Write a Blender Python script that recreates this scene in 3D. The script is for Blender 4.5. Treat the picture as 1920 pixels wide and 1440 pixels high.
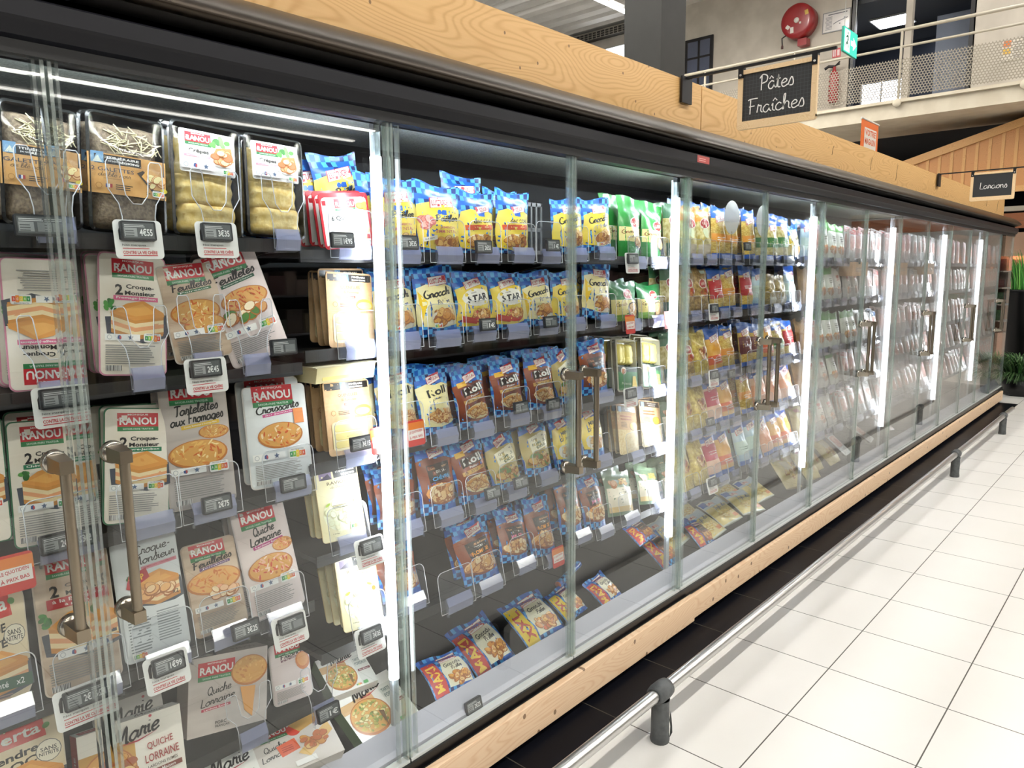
import bpy, bmesh, math, random
from mathutils import Matrix, Vector
from math import sin, cos, pi, radians as R

scene = bpy.context.scene
for o in list(bpy.data.objects):
    bpy.data.objects.remove(o)
COL = scene.collection
rnd = random.Random(7)

# ------------------------------------------------------------------ camera
CAM = (-0.5044, -1.6583, 1.6880)
YAW, PITCH, ROLL, FOC = 0.83309, -0.14714, -0.009934, 1380.9
cam_data = bpy.data.cameras.new('camera')
cam = bpy.data.objects.new('camera', cam_data)
COL.objects.link(cam)
fw = Vector((sin(YAW) * cos(PITCH), cos(YAW) * cos(PITCH), sin(PITCH)))
rt = Vector((cos(YAW), -sin(YAW), 0))
up = rt.cross(fw)
rt2 = rt * cos(ROLL) + up * sin(ROLL)
up2 = -rt * sin(ROLL) + up * cos(ROLL)
cam.matrix_world = Matrix((
    (rt2.x, up2.x, -fw.x, CAM[0]), (rt2.y, up2.y, -fw.y, CAM[1]),
    (rt2.z, up2.z, -fw.z, CAM[2]), (0, 0, 0, 1)))
cam_data.sensor_width = 36.0
cam_data.lens = 36.0 * FOC / 1920.0
cam_data.clip_start = 0.02
cam_data.clip_end = 200
scene.camera = cam

# ------------------------------------------------------------------ world and colour management
world = bpy.data.worlds.new('world')
scene.world = world
world.use_nodes = True
WORLD_STRENGTH = 0.10
world.node_tree.nodes['Background'].inputs[0].default_value = (0.93, 0.96, 1.0, 1)
world.node_tree.nodes['Background'].inputs[1].default_value = WORLD_STRENGTH
scene.view_settings.view_transform = 'Standard'
scene.view_settings.look = 'None'
scene.view_settings.gamma = 1
scene.view_settings.use_curve_mapping = False
scene.view_settings.exposure = 0.45
scene.cycles.transparent_max_bounces = 48
scene.cycles.max_bounces = 8
scene.cycles.glossy_bounces = 4
scene.cycles.diffuse_bounces = 3
scene.cycles.transmission_bounces = 4
scene.cycles.caustics_reflective = False
scene.cycles.caustics_refractive = False
scene.cycles.sample_clamp_indirect = 4.0

# ------------------------------------------------------------------ lamp strengths
CEILING_L = 102.0      # ceiling light lines
LED_L = 34.0          # tubes beside the hinges
STRIP_L = 80.0        # strip under the canopy


WHITE, CREAM, RED, GREEN, DK = '#f1f0ec', '#efe6d2', '#c01f2b', '#1e6b3c', '#1c1a1a'
# ------------------------------------------------------------------ materials
def lin(c):
    if isinstance(c, str):
        c = c.lstrip('#')
        c = tuple(int(c[i:i + 2], 16) / 255 for i in (0, 2, 4))
    return tuple((x / 12.92 if x <= 0.04045 else ((x + 0.055) / 1.055) ** 2.4) for x in c[:3]) + (1.0,)


_M = {}


def new_mat(name):
    m = bpy.data.materials.new(name)
    m.use_nodes = True
    nt = m.node_tree
    b = nt.nodes.get('Principled BSDF')
    return m, nt, b


def mat(col, rough=0.4, metal=0.0, spec=0.5, coat=0.0, name=None):
    k = ('p', col, rough, metal, spec, coat)
    if k in _M:
        return _M[k]
    m, nt, b = new_mat(name or 'paint_' + str(col).strip('#'))
    b.inputs['Base Color'].default_value = lin(col)
    b.inputs['Roughness'].default_value = rough
    b.inputs['Metallic'].default_value = metal
    b.inputs['Specular IOR Level'].default_value = spec
    b.inputs['Coat Weight'].default_value = coat
    b.inputs['Coat Roughness'].default_value = 0.12
    _M[k] = m
    return m


def emit(col, strength, name):
    k = ('e', col, strength)
    if k in _M:
        return _M[k]
    m, nt, b = new_mat(name)
    b.inputs['Base Color'].default_value = lin(col)
    b.inputs['Emission Color'].default_value = lin(col)
    b.inputs['Emission Strength'].default_value = strength
    _M[k] = m
    return m


def nmath(nt, op, a, b=None, c=None):
    n = nt.nodes.new('ShaderNodeMath')
    n.operation = op
    for i, v in enumerate((a, b, c)):
        if v is None:
            continue
        if isinstance(v, (int, float)):
            n.inputs[i].default_value = v
        else:
            nt.links.new(v, n.inputs[i])
    return n.outputs[0]


def nmix(nt, fac, a, b):
    n = nt.nodes.new('ShaderNodeMix')
    n.data_type = 'RGBA'
    ins = [i for i in n.inputs if i.enabled]
    f = n.inputs[0]
    if isinstance(fac, (int, float)):
        f.default_value = fac
    else:
        nt.links.new(fac, f)
    for s, v in ((n.inputs[6], a), (n.inputs[7], b)):
        if isinstance(v, tuple):
            s.default_value = v
        else:
            nt.links.new(v, s)
    return n.outputs[2]


def thin_glass(name, tint=(1, 1, 1), refl=1.0, rough=0.0, haze=0.0, haze_col=(0.8, 0.82, 0.95), most=1.0):
    """a thin clear sheet: light passes straight through, mirror share after Schlick's law on both sides"""
    k = ('g', name)
    if k in _M:
        return _M[k]
    m = bpy.data.materials.new(name)
    m.use_nodes = True
    nt = m.node_tree
    nt.nodes.clear()
    out = nt.nodes.new('ShaderNodeOutputMaterial')
    g = nt.nodes.new('ShaderNodeNewGeometry')
    d = nt.nodes.new('ShaderNodeVectorMath')
    d.operation = 'DOT_PRODUCT'
    nt.links.new(g.outputs['Incoming'], d.inputs[0])
    nt.links.new(g.outputs['Normal'], d.inputs[1])
    c = nmath(nt, 'ABSOLUTE', d.outputs['Value'])
    f = nmath(nt, 'SUBTRACT', 1.0, c)
    f5 = nmath(nt, 'POWER', f, 5.0)
    fr = nmath(nt, 'MULTIPLY_ADD', f5, 0.96, 0.04)
    fr = nmath(nt, 'MULTIPLY', fr, refl)
    fr = nmath(nt, 'MINIMUM', fr, most)
    tr = nt.nodes.new('ShaderNodeBsdfTransparent')
    tr.inputs[0].default_value = (*tint, 1)
    gl = nt.nodes.new('ShaderNodeBsdfGlossy')
    gl.inputs['Roughness'].default_value = rough
    base = tr.outputs[0]
    if haze > 0:
        df = nt.nodes.new('ShaderNodeBsdfDiffuse')
        df.inputs[0].default_value = (*haze_col, 1)
        mh = nt.nodes.new('ShaderNodeMixShader')
        mh.inputs[0].default_value = haze
        nt.links.new(tr.outputs[0], mh.inputs[1])
        nt.links.new(df.outputs[0], mh.inputs[2])
        base = mh.outputs[0]
    mx = nt.nodes.new('ShaderNodeMixShader')
    nt.links.new(fr, mx.inputs[0])
    nt.links.new(base, mx.inputs[1])
    nt.links.new(gl.outputs[0], mx.inputs[2])
    nt.links.new(mx.outputs[0], out.inputs[0])
    _M[k] = m
    return m


def noise_mat(name, c1, c2, scale=40.0, rough=0.5, detail=3.0, c3=None, stretch=(1, 1, 1), coat=0.0, bump=0.0):
    k = ('n', name)
    if k in _M:
        return _M[k]
    m, nt, b = new_mat(name)
    tc = nt.nodes.new('ShaderNodeTexCoord')
    mp = nt.nodes.new('ShaderNodeMapping')
    mp.inputs['Scale'].default_value = stretch
    nt.links.new(tc.outputs['Object'], mp.inputs[0])
    n = nt.nodes.new('ShaderNodeTexNoise')
    n.inputs['Scale'].default_value = scale
    n.inputs['Detail'].default_value = detail
    nt.links.new(mp.outputs[0], n.inputs['Vector'])
    r = nt.nodes.new('ShaderNodeValToRGB')
    r.color_ramp.elements[0].position = 0.38
    r.color_ramp.elements[0].color = lin(c1)
    r.color_ramp.elements[1].position = 0.62
    r.color_ramp.elements[1].color = lin(c2)
    if c3:
        e = r.color_ramp.elements.new(0.8)
        e.color = lin(c3)
    nt.links.new(n.outputs[0], r.inputs[0])
    nt.links.new(r.outputs[0], b.inputs['Base Color'])
    b.inputs['Roughness'].default_value = rough
    b.inputs['Coat Weight'].default_value = coat
    b.inputs['Coat Roughness'].default_value = 0.15
    if bump:
        bp = nt.nodes.new('ShaderNodeBump')
        bp.inputs['Strength'].default_value = bump
        bp.inputs['Distance'].default_value = 0.01
        nt.links.new(n.outputs[0], bp.inputs['Height'])
        nt.links.new(bp.outputs[0], b.inputs['Normal'])
    _M[k] = m
    return m


def check_mat(name, light, mid, dark, cell=0.016):
    """printed blue checks of uneven blues, laid out on the bag's own UV (metres)"""
    k = ('c', name)
    if k in _M:
        return _M[k]
    m, nt, b = new_mat(name)
    uv = nt.nodes.new('ShaderNodeUVMap')
    sp = nt.nodes.new('ShaderNodeSeparateXYZ')
    nt.links.new(uv.outputs[0], sp.inputs[0])
    fu = nmath(nt, 'FLOOR', nmath(nt, 'DIVIDE', sp.outputs[0], cell))
    fv = nmath(nt, 'FLOOR', nmath(nt, 'DIVIDE', sp.outputs[1], cell))
    par = nmath(nt, 'FLOORED_MODULO', nmath(nt, 'ADD', fu, fv), 2.0)
    cb = nt.nodes.new('ShaderNodeCombineXYZ')
    nt.links.new(fu, cb.inputs[0])
    nt.links.new(fv, cb.inputs[1])
    wn = nt.nodes.new('ShaderNodeTexWhiteNoise')
    wn.noise_dimensions = '2D'
    nt.links.new(cb.outputs[0], wn.inputs['Vector'])
    dk = nmix(nt, nmath(nt, 'GREATER_THAN', wn.outputs[0], 0.55), lin(mid), lin(dark))
    lt = nmix(nt, nmath(nt, 'GREATER_THAN', wn.outputs[0], 0.7), lin(light), lin(mid))
    col = nmix(nt, par, lt, dk)
    nt.links.new(col, b.inputs['Base Color'])
    b.inputs['Roughness'].default_value = 0.32
    b.inputs['Coat Weight'].default_value = 0.3
    b.inputs['Coat Roughness'].default_value = 0.2
    _M[k] = m
    return m


def wood_mat(name, base, dark, scale=1.0, knots=True, rough=0.45, rings=230.0, line=0.3, flat=1.0, knot=0.045):
    k = ('w', name)
    if k in _M:
        return _M[k]
    m, nt, b = new_mat(name)
    tc = nt.nodes.new('ShaderNodeTexCoord')
    mp = nt.nodes.new('ShaderNodeMapping')
    mp.inputs['Scale'].default_value = (0.9 * scale, 3.0 * scale, 3.4 * scale * flat)
    nt.links.new(tc.outputs['Object'], mp.inputs[0])
    n = nt.nodes.new('ShaderNodeTexNoise')
    n.inputs['Scale'].default_value = 1.3
    n.inputs['Detail'].default_value = 1.5
    n.inputs['Roughness'].default_value = 0.4
    nt.links.new(mp.outputs[0], n.inputs['Vector'])
    s = nmath(nt, 'SINE', nmath(nt, 'MULTIPLY', n.outputs[0], rings))
    s = nmath(nt, 'MULTIPLY_ADD', s, 0.5, 0.5)
    s = nmath(nt, 'POWER', s, 3.0)
    mp2 = nt.nodes.new('ShaderNodeMapping')
    mp2.inputs['Scale'].default_value = (3, 60, 60)
    nt.links.new(tc.outputs['Object'], mp2.inputs[0])
    n2 = nt.nodes.new('ShaderNodeTexNoise')
    n2.inputs['Scale'].default_value = 1.5
    n2.inputs['Detail'].default_value = 4
    nt.links.new(mp2.outputs[0], n2.inputs['Vector'])
    f = nmath(nt, 'MULTIPLY', s, line)
    f = nmath(nt, 'MULTIPLY_ADD', n2.outputs[0], 0.36, f)
    col = nmix(nt, f, lin(base), lin(dark))
    if knots:
        v = nt.nodes.new('ShaderNodeTexVoronoi')
        v.voronoi_dimensions = '2D'
        v.inputs['Scale'].default_value = 4.2
        sx = nt.nodes.new('ShaderNodeSeparateXYZ')
        nt.links.new(tc.outputs['Object'], sx.inputs[0])
        cx = nt.nodes.new('ShaderNodeCombineXYZ')
        nt.links.new(nmath(nt, 'MULTIPLY', sx.outputs[0], 1.25), cx.inputs[0])
        nt.links.new(nmath(nt, 'MULTIPLY', sx.outputs[2], 1.0), cx.inputs[1])
        nt.links.new(cx.outputs[0], v.inputs['Vector'])
        kd = nmath(nt, 'LESS_THAN', v.outputs['Distance'], knot)
        col = nmix(nt, nmath(nt, 'MULTIPLY', kd, 0.75), col, lin('#5a3516'))
    nt.links.new(col, b.inputs['Base Color'])
    b.inputs['Roughness'].default_value = rough
    _M[k] = m
    return m


# ------------------------------------------------------------------ mesh helpers
class MB:
    """collects faces; build() links them as one mesh object"""

    def __init__(self):
        self.v, self.f, self.mi, self.mats, self.uv, self.smooth = [], [], [], [], None, []

    def m(self, material):
        if material not in self.mats:
            self.mats.append(material)
        return self.mats.index(material)

    def add(self, verts, faces, material, smooth=False):
        o = len(self.v)
        i = self.m(material)
        self.v.extend(tuple(p) for p in verts)
        for f in faces:
            self.f.append(tuple(a + o for a in f))
            self.mi.append(i)
            self.smooth.append(smooth)

    def box(self, x0, x1, y0, y1, z0, z1, material):
        self.add([(x0, y0, z0), (x1, y0, z0), (x1, y1, z0), (x0, y1, z0), (x0, y0, z1), (x1, y0, z1), (x1, y1, z1), (x0, y1, z1)],
                 [(0, 3, 2, 1), (4, 5, 6, 7), (0, 1, 5, 4), (1, 2, 6, 5), (2, 3, 7, 6), (3, 0, 4, 7)], material)

    def prism_x(self, prof, x0, x1, material, smooth=False):
        """profile [(y,z)] (closed) pushed along X"""
        n = len(prof)
        vs = [(x0, y, z) for y, z in prof] + [(x1, y, z) for y, z in prof]
        fs = [(i, (i + 1) % n, n + (i + 1) % n, n + i) for i in range(n)]
        self.add(vs, fs, material, smooth)
        self.add([(x0, y, z) for y, z in prof], [tuple(range(n))[::-1]], material)
        self.add([(x1, y, z) for y, z in prof], [tuple(range(n))], material)

    def plate(self, pts, y0, y1, material):
        """outline [(x,z)] given thickness along Y"""
        n = len(pts)
        vs = [(x, y0, z) for x, z in pts] + [(x, y1, z) for x, z in pts]
        fs = [tuple(range(n)), tuple(range(n, 2 * n))[::-1]] + [(i, i + n, (i + 1) % n + n, (i + 1) % n) for i in range(n)]
        self.add(vs, fs, material)

    def tube(self, pts, r, material, n=8, closed=False, caps=True):
        pts = [Vector(p) for p in pts]
        rr = r if isinstance(r, (list, tuple)) else [r] * len(pts)
        vs, fs = [], []
        L = len(pts)
        prev = None
        for i, p in enumerate(pts):
            a = pts[(i - 1) % L] if (closed or i > 0) else p
            b = pts[(i + 1) % L] if (closed or i < L - 1) else p
            t = (b - a).normalized()
            ref = Vector((0, 0, 1)) if abs(t.z) < 0.9 else Vector((0, 1, 0))
            if prev is None:
                u = t.cross(ref).normalized()
            else:
                u = (prev - t * prev.dot(t))
                u = u.normalized() if u.length > 1e-6 else t.cross(ref).normalized()
            prev = u
            w = t.cross(u)
            for k in range(n):
                an = 2 * pi * k / n
                vs.append(p + u * (rr[i] * cos(an)) + w * (rr[i] * sin(an)))
        for i in range(L if closed else L - 1):
            j = (i + 1) % L
            for k in range(n):
                k2 = (k + 1) % n
                fs.append((i * n + k, i * n + k2, j * n + k2, j * n + k))
        self.add(vs, fs, material, True)
        if caps and not closed:
            self.add(vs[:n], [tuple(range(n))[::-1]], material)
            self.add(vs[-n:], [tuple(range(n))], material)

    def lathe(self, prof, centre, material, n=24, axis='z'):
        vs, fs = [], []
        for r, h in prof:
            for k in range(n):
                a = 2 * pi * k / n
                if axis == 'z':
                    vs.append((centre[0] + r * cos(a), centre[1] + r * sin(a), centre[2] + h))
                elif axis == 'y':
                    vs.append((centre[0] + r * cos(a), centre[1] + h, centre[2] + r * sin(a)))
                else:
                    vs.append((centre[0] + h, centre[1] + r * cos(a), centre[2] + r * sin(a)))
        for i in range(len(prof) - 1):
            for k in range(n):
                k2 = (k + 1) % n
                fs.append((i * n + k, i * n + k2, (i + 1) * n + k2, (i + 1) * n + k))
        self.add(vs, fs, material, True)

    def grid(self, f, nu, nv, material, flip=False, smooth=True, uvf=None):
        o = len(self.v)
        vs = [f(i / nu, j / nv) for j in range(nv + 1) for i in range(nu + 1)]
        fs = []
        for j in range(nv):
            for i in range(nu):
                q = (j * (nu + 1) + i, j * (nu + 1) + i + 1, (j + 1) * (nu + 1) + i + 1, (j + 1) * (nu + 1) + i)
                fs.append(q[::-1] if flip else q)
        self.add(vs, fs, material, smooth)
        if uvf:
            if self.uv is None:
                self.uv = {}
            for j in range(nv + 1):
                for i in range(nu + 1):
                    self.uv[o + j * (nu + 1) + i] = uvf(i / nu, j / nv)

    def mesh(self, name):
        me = bpy.data.meshes.new(name)
        me.from_pydata(self.v, [], self.f)
        for m_ in self.mats:
            me.materials.append(m_)
        me.polygons.foreach_set('material_index', self.mi)
        me.polygons.foreach_set('use_smooth', self.smooth)
        if self.uv is not None:
            ul = me.uv_layers.new(name='UVMap')
            for lp in me.loops:
                ul.data[lp.index].uv = self.uv.get(lp.vertex_index, (0, 0))
        me.update()
        return me

    def build(self, name, parent=None, loc=None):
        return link(name, self.mesh(name), parent, loc)


def link(name, me, parent=None, loc=None):
    o = bpy.data.objects.new(name, me)
    COL.objects.link(o)
    if parent is not None:
        o.parent = parent
    if loc is not None:
        o.location = loc
    return o


def tag(o, label, cat, group=None):
    o['label'] = label
    o['category'] = cat
    if group:
        o['group'] = group
    return o


def thing(name, label, cat, loc=(0, 0, 0), group=None):
    o = bpy.data.objects.new(name, None)
    COL.objects.link(o)
    o.location = loc
    o.empty_display_size = 0.05
    return tag(o, label, cat, group)


def struct(name, mb, parent=None):
    o = mb.build(name, parent)
    if parent is None:
        o['kind'] = 'structure'
    return o


def copy_thing(o, label=None):
    """copy of a thing with its parts and sub-parts"""
    c = o.copy()
    COL.objects.link(c)
    for ch in o.children:
        d = ch.copy()
        COL.objects.link(d)
        d.parent = c
        for g in ch.children:
            e = g.copy()
            COL.objects.link(e)
            e.parent = d
    if label:
        c['label'] = label
    return c


ORD = ['first', 'second', 'third', 'fourth', 'fifth', 'sixth', 'seventh', 'eighth', 'ninth', 'tenth', 'eleventh',
       'twelfth', 'thirteenth', 'fourteenth', 'fifteenth', 'sixteenth', 'seventeenth', 'eighteenth', 'nineteenth', 'twentieth']


# ------------------------------------------------------------------ lettering
_T = {}


def text_mesh(s, bold=0.0):
    """flat letters of Blender's own font: (verts, faces) scaled to a 1 x 1 box"""
    k = (s, bold)
    if k in _T:
        return _T[k]
    cu = bpy.data.curves.new('t', 'FONT')
    cu.body = s
    cu.resolution_u = 2
    cu.offset = bold
    ob = bpy.data.objects.new('t', cu)
    me = bpy.data.meshes.new_from_object(ob)
    vs = [(v.co.x, v.co.y) for v in me.vertices]
    fs = [tuple(p.vertices) for p in me.polygons]
    bpy.data.objects.remove(ob)
    bpy.data.curves.remove(cu)
    bpy.data.meshes.remove(me)
    if vs:
        x0, x1 = min(v[0] for v in vs), max(v[0] for v in vs)
        y0, y1 = min(v[1] for v in vs), max(v[1] for v in vs)
        vs = [((x - x0) / max(x1 - x0, 1e-6), (y - y0) / max(y1 - y0, 1e-6)) for x, y in vs]
    _T[k] = (vs, fs)
    return _T[k]


BOWL = [(.9, .8), (.5, 1), (.1, .6), (.15, .15), (.5, 0), (.85, .45)]
GL = {
    'a': (1.15, [BOWL + [(.92, .95), (.9, .3), (1.15, 0.05)]]),
    'b': (1.0, [[(0, 0), (.35, 1.4), (.3, 2), (.1, 1.8), (.1, .2), (.4, 0), (.8, .3), (.75, .9), (.4, 1), (.15, .7)]]),
    'c': (.95, [[(.8, .8), (.5, 1), (.1, .6), (.15, .15), (.5, 0), (.95, .25)]]),
    'd': (1.15, [BOWL + [(.98, 2), (.9, .3), (1.15, .05)]]),
    'e': (.95, [[(.1, .45), (.6, .55), (.8, .8), (.5, 1), (.12, .6), (.2, .1), (.5, 0), (.95, .25)]]),
    'f': (.7, [[(0, .2), (.4, 1.2), (.6, 1.9), (.4, 2), (.25, 1.2), (.2, -.8)], [(0, .85), (.65, .95)]]),
    'g': (1.05, [BOWL + [(.92, .95), (.85, -.6), (.4, -1), (.1, -.7), (1.0, .1)]]),
    'h': (1.05, [[(0, 0), (.3, 1.3), (.35, 2), (.15, 1.7), (.15, 0)], [(.15, .5), (.5, 1), (.8, .8), (.8, .2), (1.05, .05)]]),
    'i': (.5, [[(.05, .7), (.2, 1), (.2, .2), (.5, .05)], [(.2, 1.4), (.24, 1.5)]]),
    '1': (.5, [[(.05, .7), (.2, 1), (.2, .2), (.5, .05)]]),
    'j': (.5, [[(.2, 1), (.2, -.7), (-.1, -1)], [(.2, 1.4), (.24, 1.5)]]),
    'k': (1.0, [[(.1, 0), (.15, 2)], [(.8, 1), (.2, .5), (.8, .05), (1, .1)]]),
    'l': (.5, [[(0, .1), (.35, 1.3), (.35, 2), (.15, 1.7), (.15, .2), (.5, .05)]]),
    'm': (1.25, [[(.1, 1), (.1, 0)], [(.1, .6), (.35, 1), (.55, .8), (.55, 0)], [(.55, .6), (.8, 1), (1, .8), (1, .2), (1.25, .05)]]),
    'n': (.95, [[(.1, 1), (.1, 0)], [(.1, .6), (.45, 1), (.7, .8), (.7, .2), (.95, .05)]]),
    'o': (1.0, [[(.5, 1), (.1, .6), (.15, .15), (.5, 0), (.85, .4), (.75, .9), (.5, 1), (.7, .85), (1.05, .95)]]),
    'p': (.95, [[(.1, 1), (.1, -1)], [(.1, .6), (.5, 1), (.85, .6), (.7, .1), (.4, 0), (.12, .2)]]),
    'q': (1.1, [BOWL + [(.92, .95), (.9, -1), (1.1, -.6)]]),
    'r': (.8, [[(.05, .1), (.2, 1.1), (.35, .95), (.6, .95), (.55, .3), (.8, .05)]]),
    's': (.8, [[(0, .1), (.45, 1.1), (.7, .5), (.6, .05), (.2, .05)]]),
    't': (.6, [[(.05, .1), (.3, 1.7), (.2, .2), (.55, .05)], [(0, 1.1), (.55, 1.18)]]),
    'u': (1.05, [[(.1, 1), (.1, .3), (.35, 0), (.75, .5), (.8, 1), (.8, .2), (1.05, .05)]]),
    'v': (.85, [[(.05, 1), (.4, 0), (.8, 1)]]),
    'x': (.85, [[(.05, 1), (.8, 0)], [(.8, 1), (.05, 0)]]),
    'y': (.95, [[(.1, 1), (.15, .4), (.45, .2), (.8, .6), (.85, 1), (.8, -.5), (.4, -1), (.1, -.6)]]),
    'z': (.85, [[(.1, 1), (.8, 1), (.1, 0), (.85, 0)]]),
    'A': (1.3, [[(0, 0), (.6, 2), (1.1, 0)], [(.25, .7), (1, .7)]]),
    'B': (1.2, [[(.3, 0), (.35, 2), (1, 1.7), (.4, 1.05), (1.1, .5), (.2, 0)]]),
    'C': (1.2, [[(1.1, 1.7), (.7, 2), (.15, 1.3), (.2, .4), (.7, 0), (1.2, .3)]]),
    'D': (1.3, [[(.3, 0), (.35, 2), (1.1, 1.5), (1.1, .5), (.3, 0)]]),
    'F': (1.2, [[(.3, 0), (.35, 1.9)], [(0, 1.85), (.35, 2), (1.3, 2)], [(.15, 1), (.9, 1.05)]]),
    'G': (1.3, [[(1.1, 1.7), (.7, 2), (.15, 1.3), (.2, .4), (.7, 0), (1.15, .3), (1.1, .9), (.7, .9)]]),
    'L': (1.15, [[(.42, 2), (.36, 1.0), (.3, .08), (.33, .03), (.7, 0), (1.15, 0)]]),
    'M': (1.7, [[(.1, 0), (.35, 2), (.75, .3), (1.25, 2), (1.4, .1), (1.65, .1)]]),
    'P': (1.2, [[(.3, 0), (.35, 2)], [(.05, 1.6), (.5, 2.05), (1.1, 1.75), (1, 1.1), (.4, .9)]]),
    'Q': (1.4, [[(.9, 1.95), (.4, 1.9), (.1, 1), (.4, .1), (.9, .1), (1.2, 1), (.9, 1.95)], [(.6, .4), (1.35, -.2)]]),
    'R': (1.2, [[(.3, 0), (.35, 2)], [(.05, 1.6), (.5, 2.05), (1.05, 1.7), (.4, 1), (1.15, 0)]]),
    'T': (1.1, [[(0, 1.85), (.4, 2), (1.3, 1.95)], [(.65, 1.95), (.55, .2), (.3, 0)]]),
    '-': (.8, [[(.15, .6), (.65, .6)]]),
    ' ': (.6, []),
}
ACC = {'â': ('a', '^'), 'î': ('1', '^'), 'ê': ('e', '^'), 'é': ('e', "'"), 'è': ('e', '`')}
ACCS = {'^': [(.2, 1.3), (.45, 1.65), (.75, 1.3)], "'": [(.35, 1.3), (.7, 1.65)], '`': [(.25, 1.65), (.6, 1.3)]}


def smooth_line(p, n=4):
    if len(p) < 3:
        return p
    out = []
    for i in range(len(p) - 1):
        a, b, c, d = p[max(i - 1, 0)], p[i], p[i + 1], p[min(i + 2, len(p) - 1)]
        for k in range(n):
            t = k / n
            out.append(tuple(0.5 * (2 * b[j] + (c[j] - a[j]) * t + (2 * a[j] - 5 * b[j] + 4 * c[j] - d[j]) * t * t
                                    + (3 * b[j] - a[j] - 3 * c[j] + d[j]) * t ** 3) for j in (0, 1)))
    out.append(p[-1])
    return out


def script_strokes(s):
    x, out = 0.0, []
    for ch in s:
        acc = None
        if ch in ACC:
            ch, acc = ACC[ch]
        adv, st = GL.get(ch, GL[' '])
        for q in st:
            out.append([(a + x, b) for a, b in smooth_line(q)])
        if acc:
            out.append([(a + x, b) for a, b in ACCS[acc]])
        x += adv
    return out, x


def ribbon(p, t):
    """polygon strip of width t along a polyline"""
    vs, fs = [], []
    n = len(p)
    for i in range(n):
        a, b = p[max(i - 1, 0)], p[min(i + 1, n - 1)]
        dx, dy = b[0] - a[0], b[1] - a[1]
        l = math.hypot(dx, dy) or 1
        nx, ny = -dy / l * t / 2, dx / l * t / 2
        vs += [(p[i][0] + nx, p[i][1] + ny), (p[i][0] - nx, p[i][1] - ny)]
    for i in range(n - 1):
        fs.append((2 * i, 2 * i + 1, 2 * i + 3, 2 * i + 2))
    return vs, fs


class Art:
    """printed face of a pack: layers of flat shapes in (u,v) metres, laid on a surface by surf(u,v,lift)"""
    STEP = 0.00007

    def __init__(self, step=None):
        self.items, self.n, self.step = [], 0, step

    def _put(self, vs, fs, m_, split=True, layer=None):
        if layer is None:
            self.n += 1
            layer = self.n
        self.items.append((vs, fs, m_ if not isinstance(m_, str) else mat(m_, 0.38, 0, 0.5, 0.25), layer, split))

    def poly(self, pts, col, layer=None):
        self._put(list(pts), [tuple(range(len(pts)))], col, True, layer)

    def rect(self, x0, y0, x1, y1, col, rot=0):
        pts = [(x0, y0), (x1, y0), (x1, y1), (x0, y1)]
        if rot:
            cx, cy, c, s = (x0 + x1) / 2, (y0 + y1) / 2, cos(R(rot)), sin(R(rot))
            pts = [(cx + (x - cx) * c - (y - cy) * s, cy + (x - cx) * s + (y - cy) * c) for x, y in pts]
        self.poly(pts, col)

    def ell(self, cx, cy, rx, ry, col, rot=0, n=14, layer=None):
        c, s = cos(R(rot)), sin(R(rot))
        self.poly([(cx + rx * cos(2 * pi * k / n) * c - ry * sin(2 * pi * k / n) * s,
                    cy + rx * cos(2 * pi * k / n) * s + ry * sin(2 * pi * k / n) * c) for k in range(n)], col, layer)

    def text(self, s, cx, cy, w, h, col, rot=0, shear=0.0, bold=0.01):
        vs, fs = text_mesh(s, bold)
        c, sn = cos(R(rot)), sin(R(rot))
        out = []
        for x, y in vs:
            a, b = (x - .5) * w + shear * (y - .5) * h, (y - .5) * h
            out.append((cx + a * c - b * sn, cy + a * sn + b * c))
        self._put(out, fs, col, False)

    def script(self, s, cx, cy, w, xh, col, rot=0, shear=0.2, t=0.22):
        st, wd = script_strokes(s)
        c, sn = cos(R(rot)), sin(R(rot))
        k = w / max(wd, .1)
        for q in st:
            vs, fs = ribbon(q, t)
            out = []
            for x, y in vs:
                b = (y - .7) * xh
                a = (x - wd / 2) * k + shear * b
                out.append((cx + a * c - b * sn, cy + a * sn + b * c))
            self._put(out, fs, col, False, self.n + 1)
        self.n += 1

    def lines(self, x0, y0, x1, y1, n, col, seed=1, fill=0.9):
        r = random.Random(seed)
        h = (y1 - y0) / n
        self.n += 1
        for i in range(n):
            e = x0 + (x1 - x0) * (fill - r.random() * 0.15)
            self.poly([(x0, y0 + h * i), (e, y0 + h * i), (e, y0 + h * (i + .45)), (x0, y0 + h * (i + .45))], col, self.n)

    def pile(self, cx, cy, rx, ry, n, sz, cols, seed=1, asp=0.65, shade='#a8642a'):
        """heap of rounded food pieces"""
        r = random.Random(seed)
        base = self.n
        for i in range(n):
            a, d = r.random() * 2 * pi, math.sqrt(r.random())
            x, y = cx + rx * d * cos(a), cy + ry * d * sin(a) * (1 - .2 * (i / n))
            s, rot = sz * r.uniform(.75, 1.2), r.uniform(-50, 50)
            ly = base + 1 + (i * 2) % 24
            self.ell(x, y, s, s * asp, shade, rot, 10, ly)
            self.ell(x, y + s * .08, s * .86, s * asp * .82, r.choice(cols), rot, 10, ly + 1)
        self.n = base + 27

    def mesh(self, name, surf):
        mb = MB()
        for vs, fs, m_, layer, split in self.items:
            lift = layer * self.STEP
            if self.step:
                vs, fs = cut_grid(vs, fs, self.step * (1 if split else .55))
            mb.add([surf(u, v, lift) for u, v in vs], fs, m_, split and bool(self.step))
        return mb.mesh(name)


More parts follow.
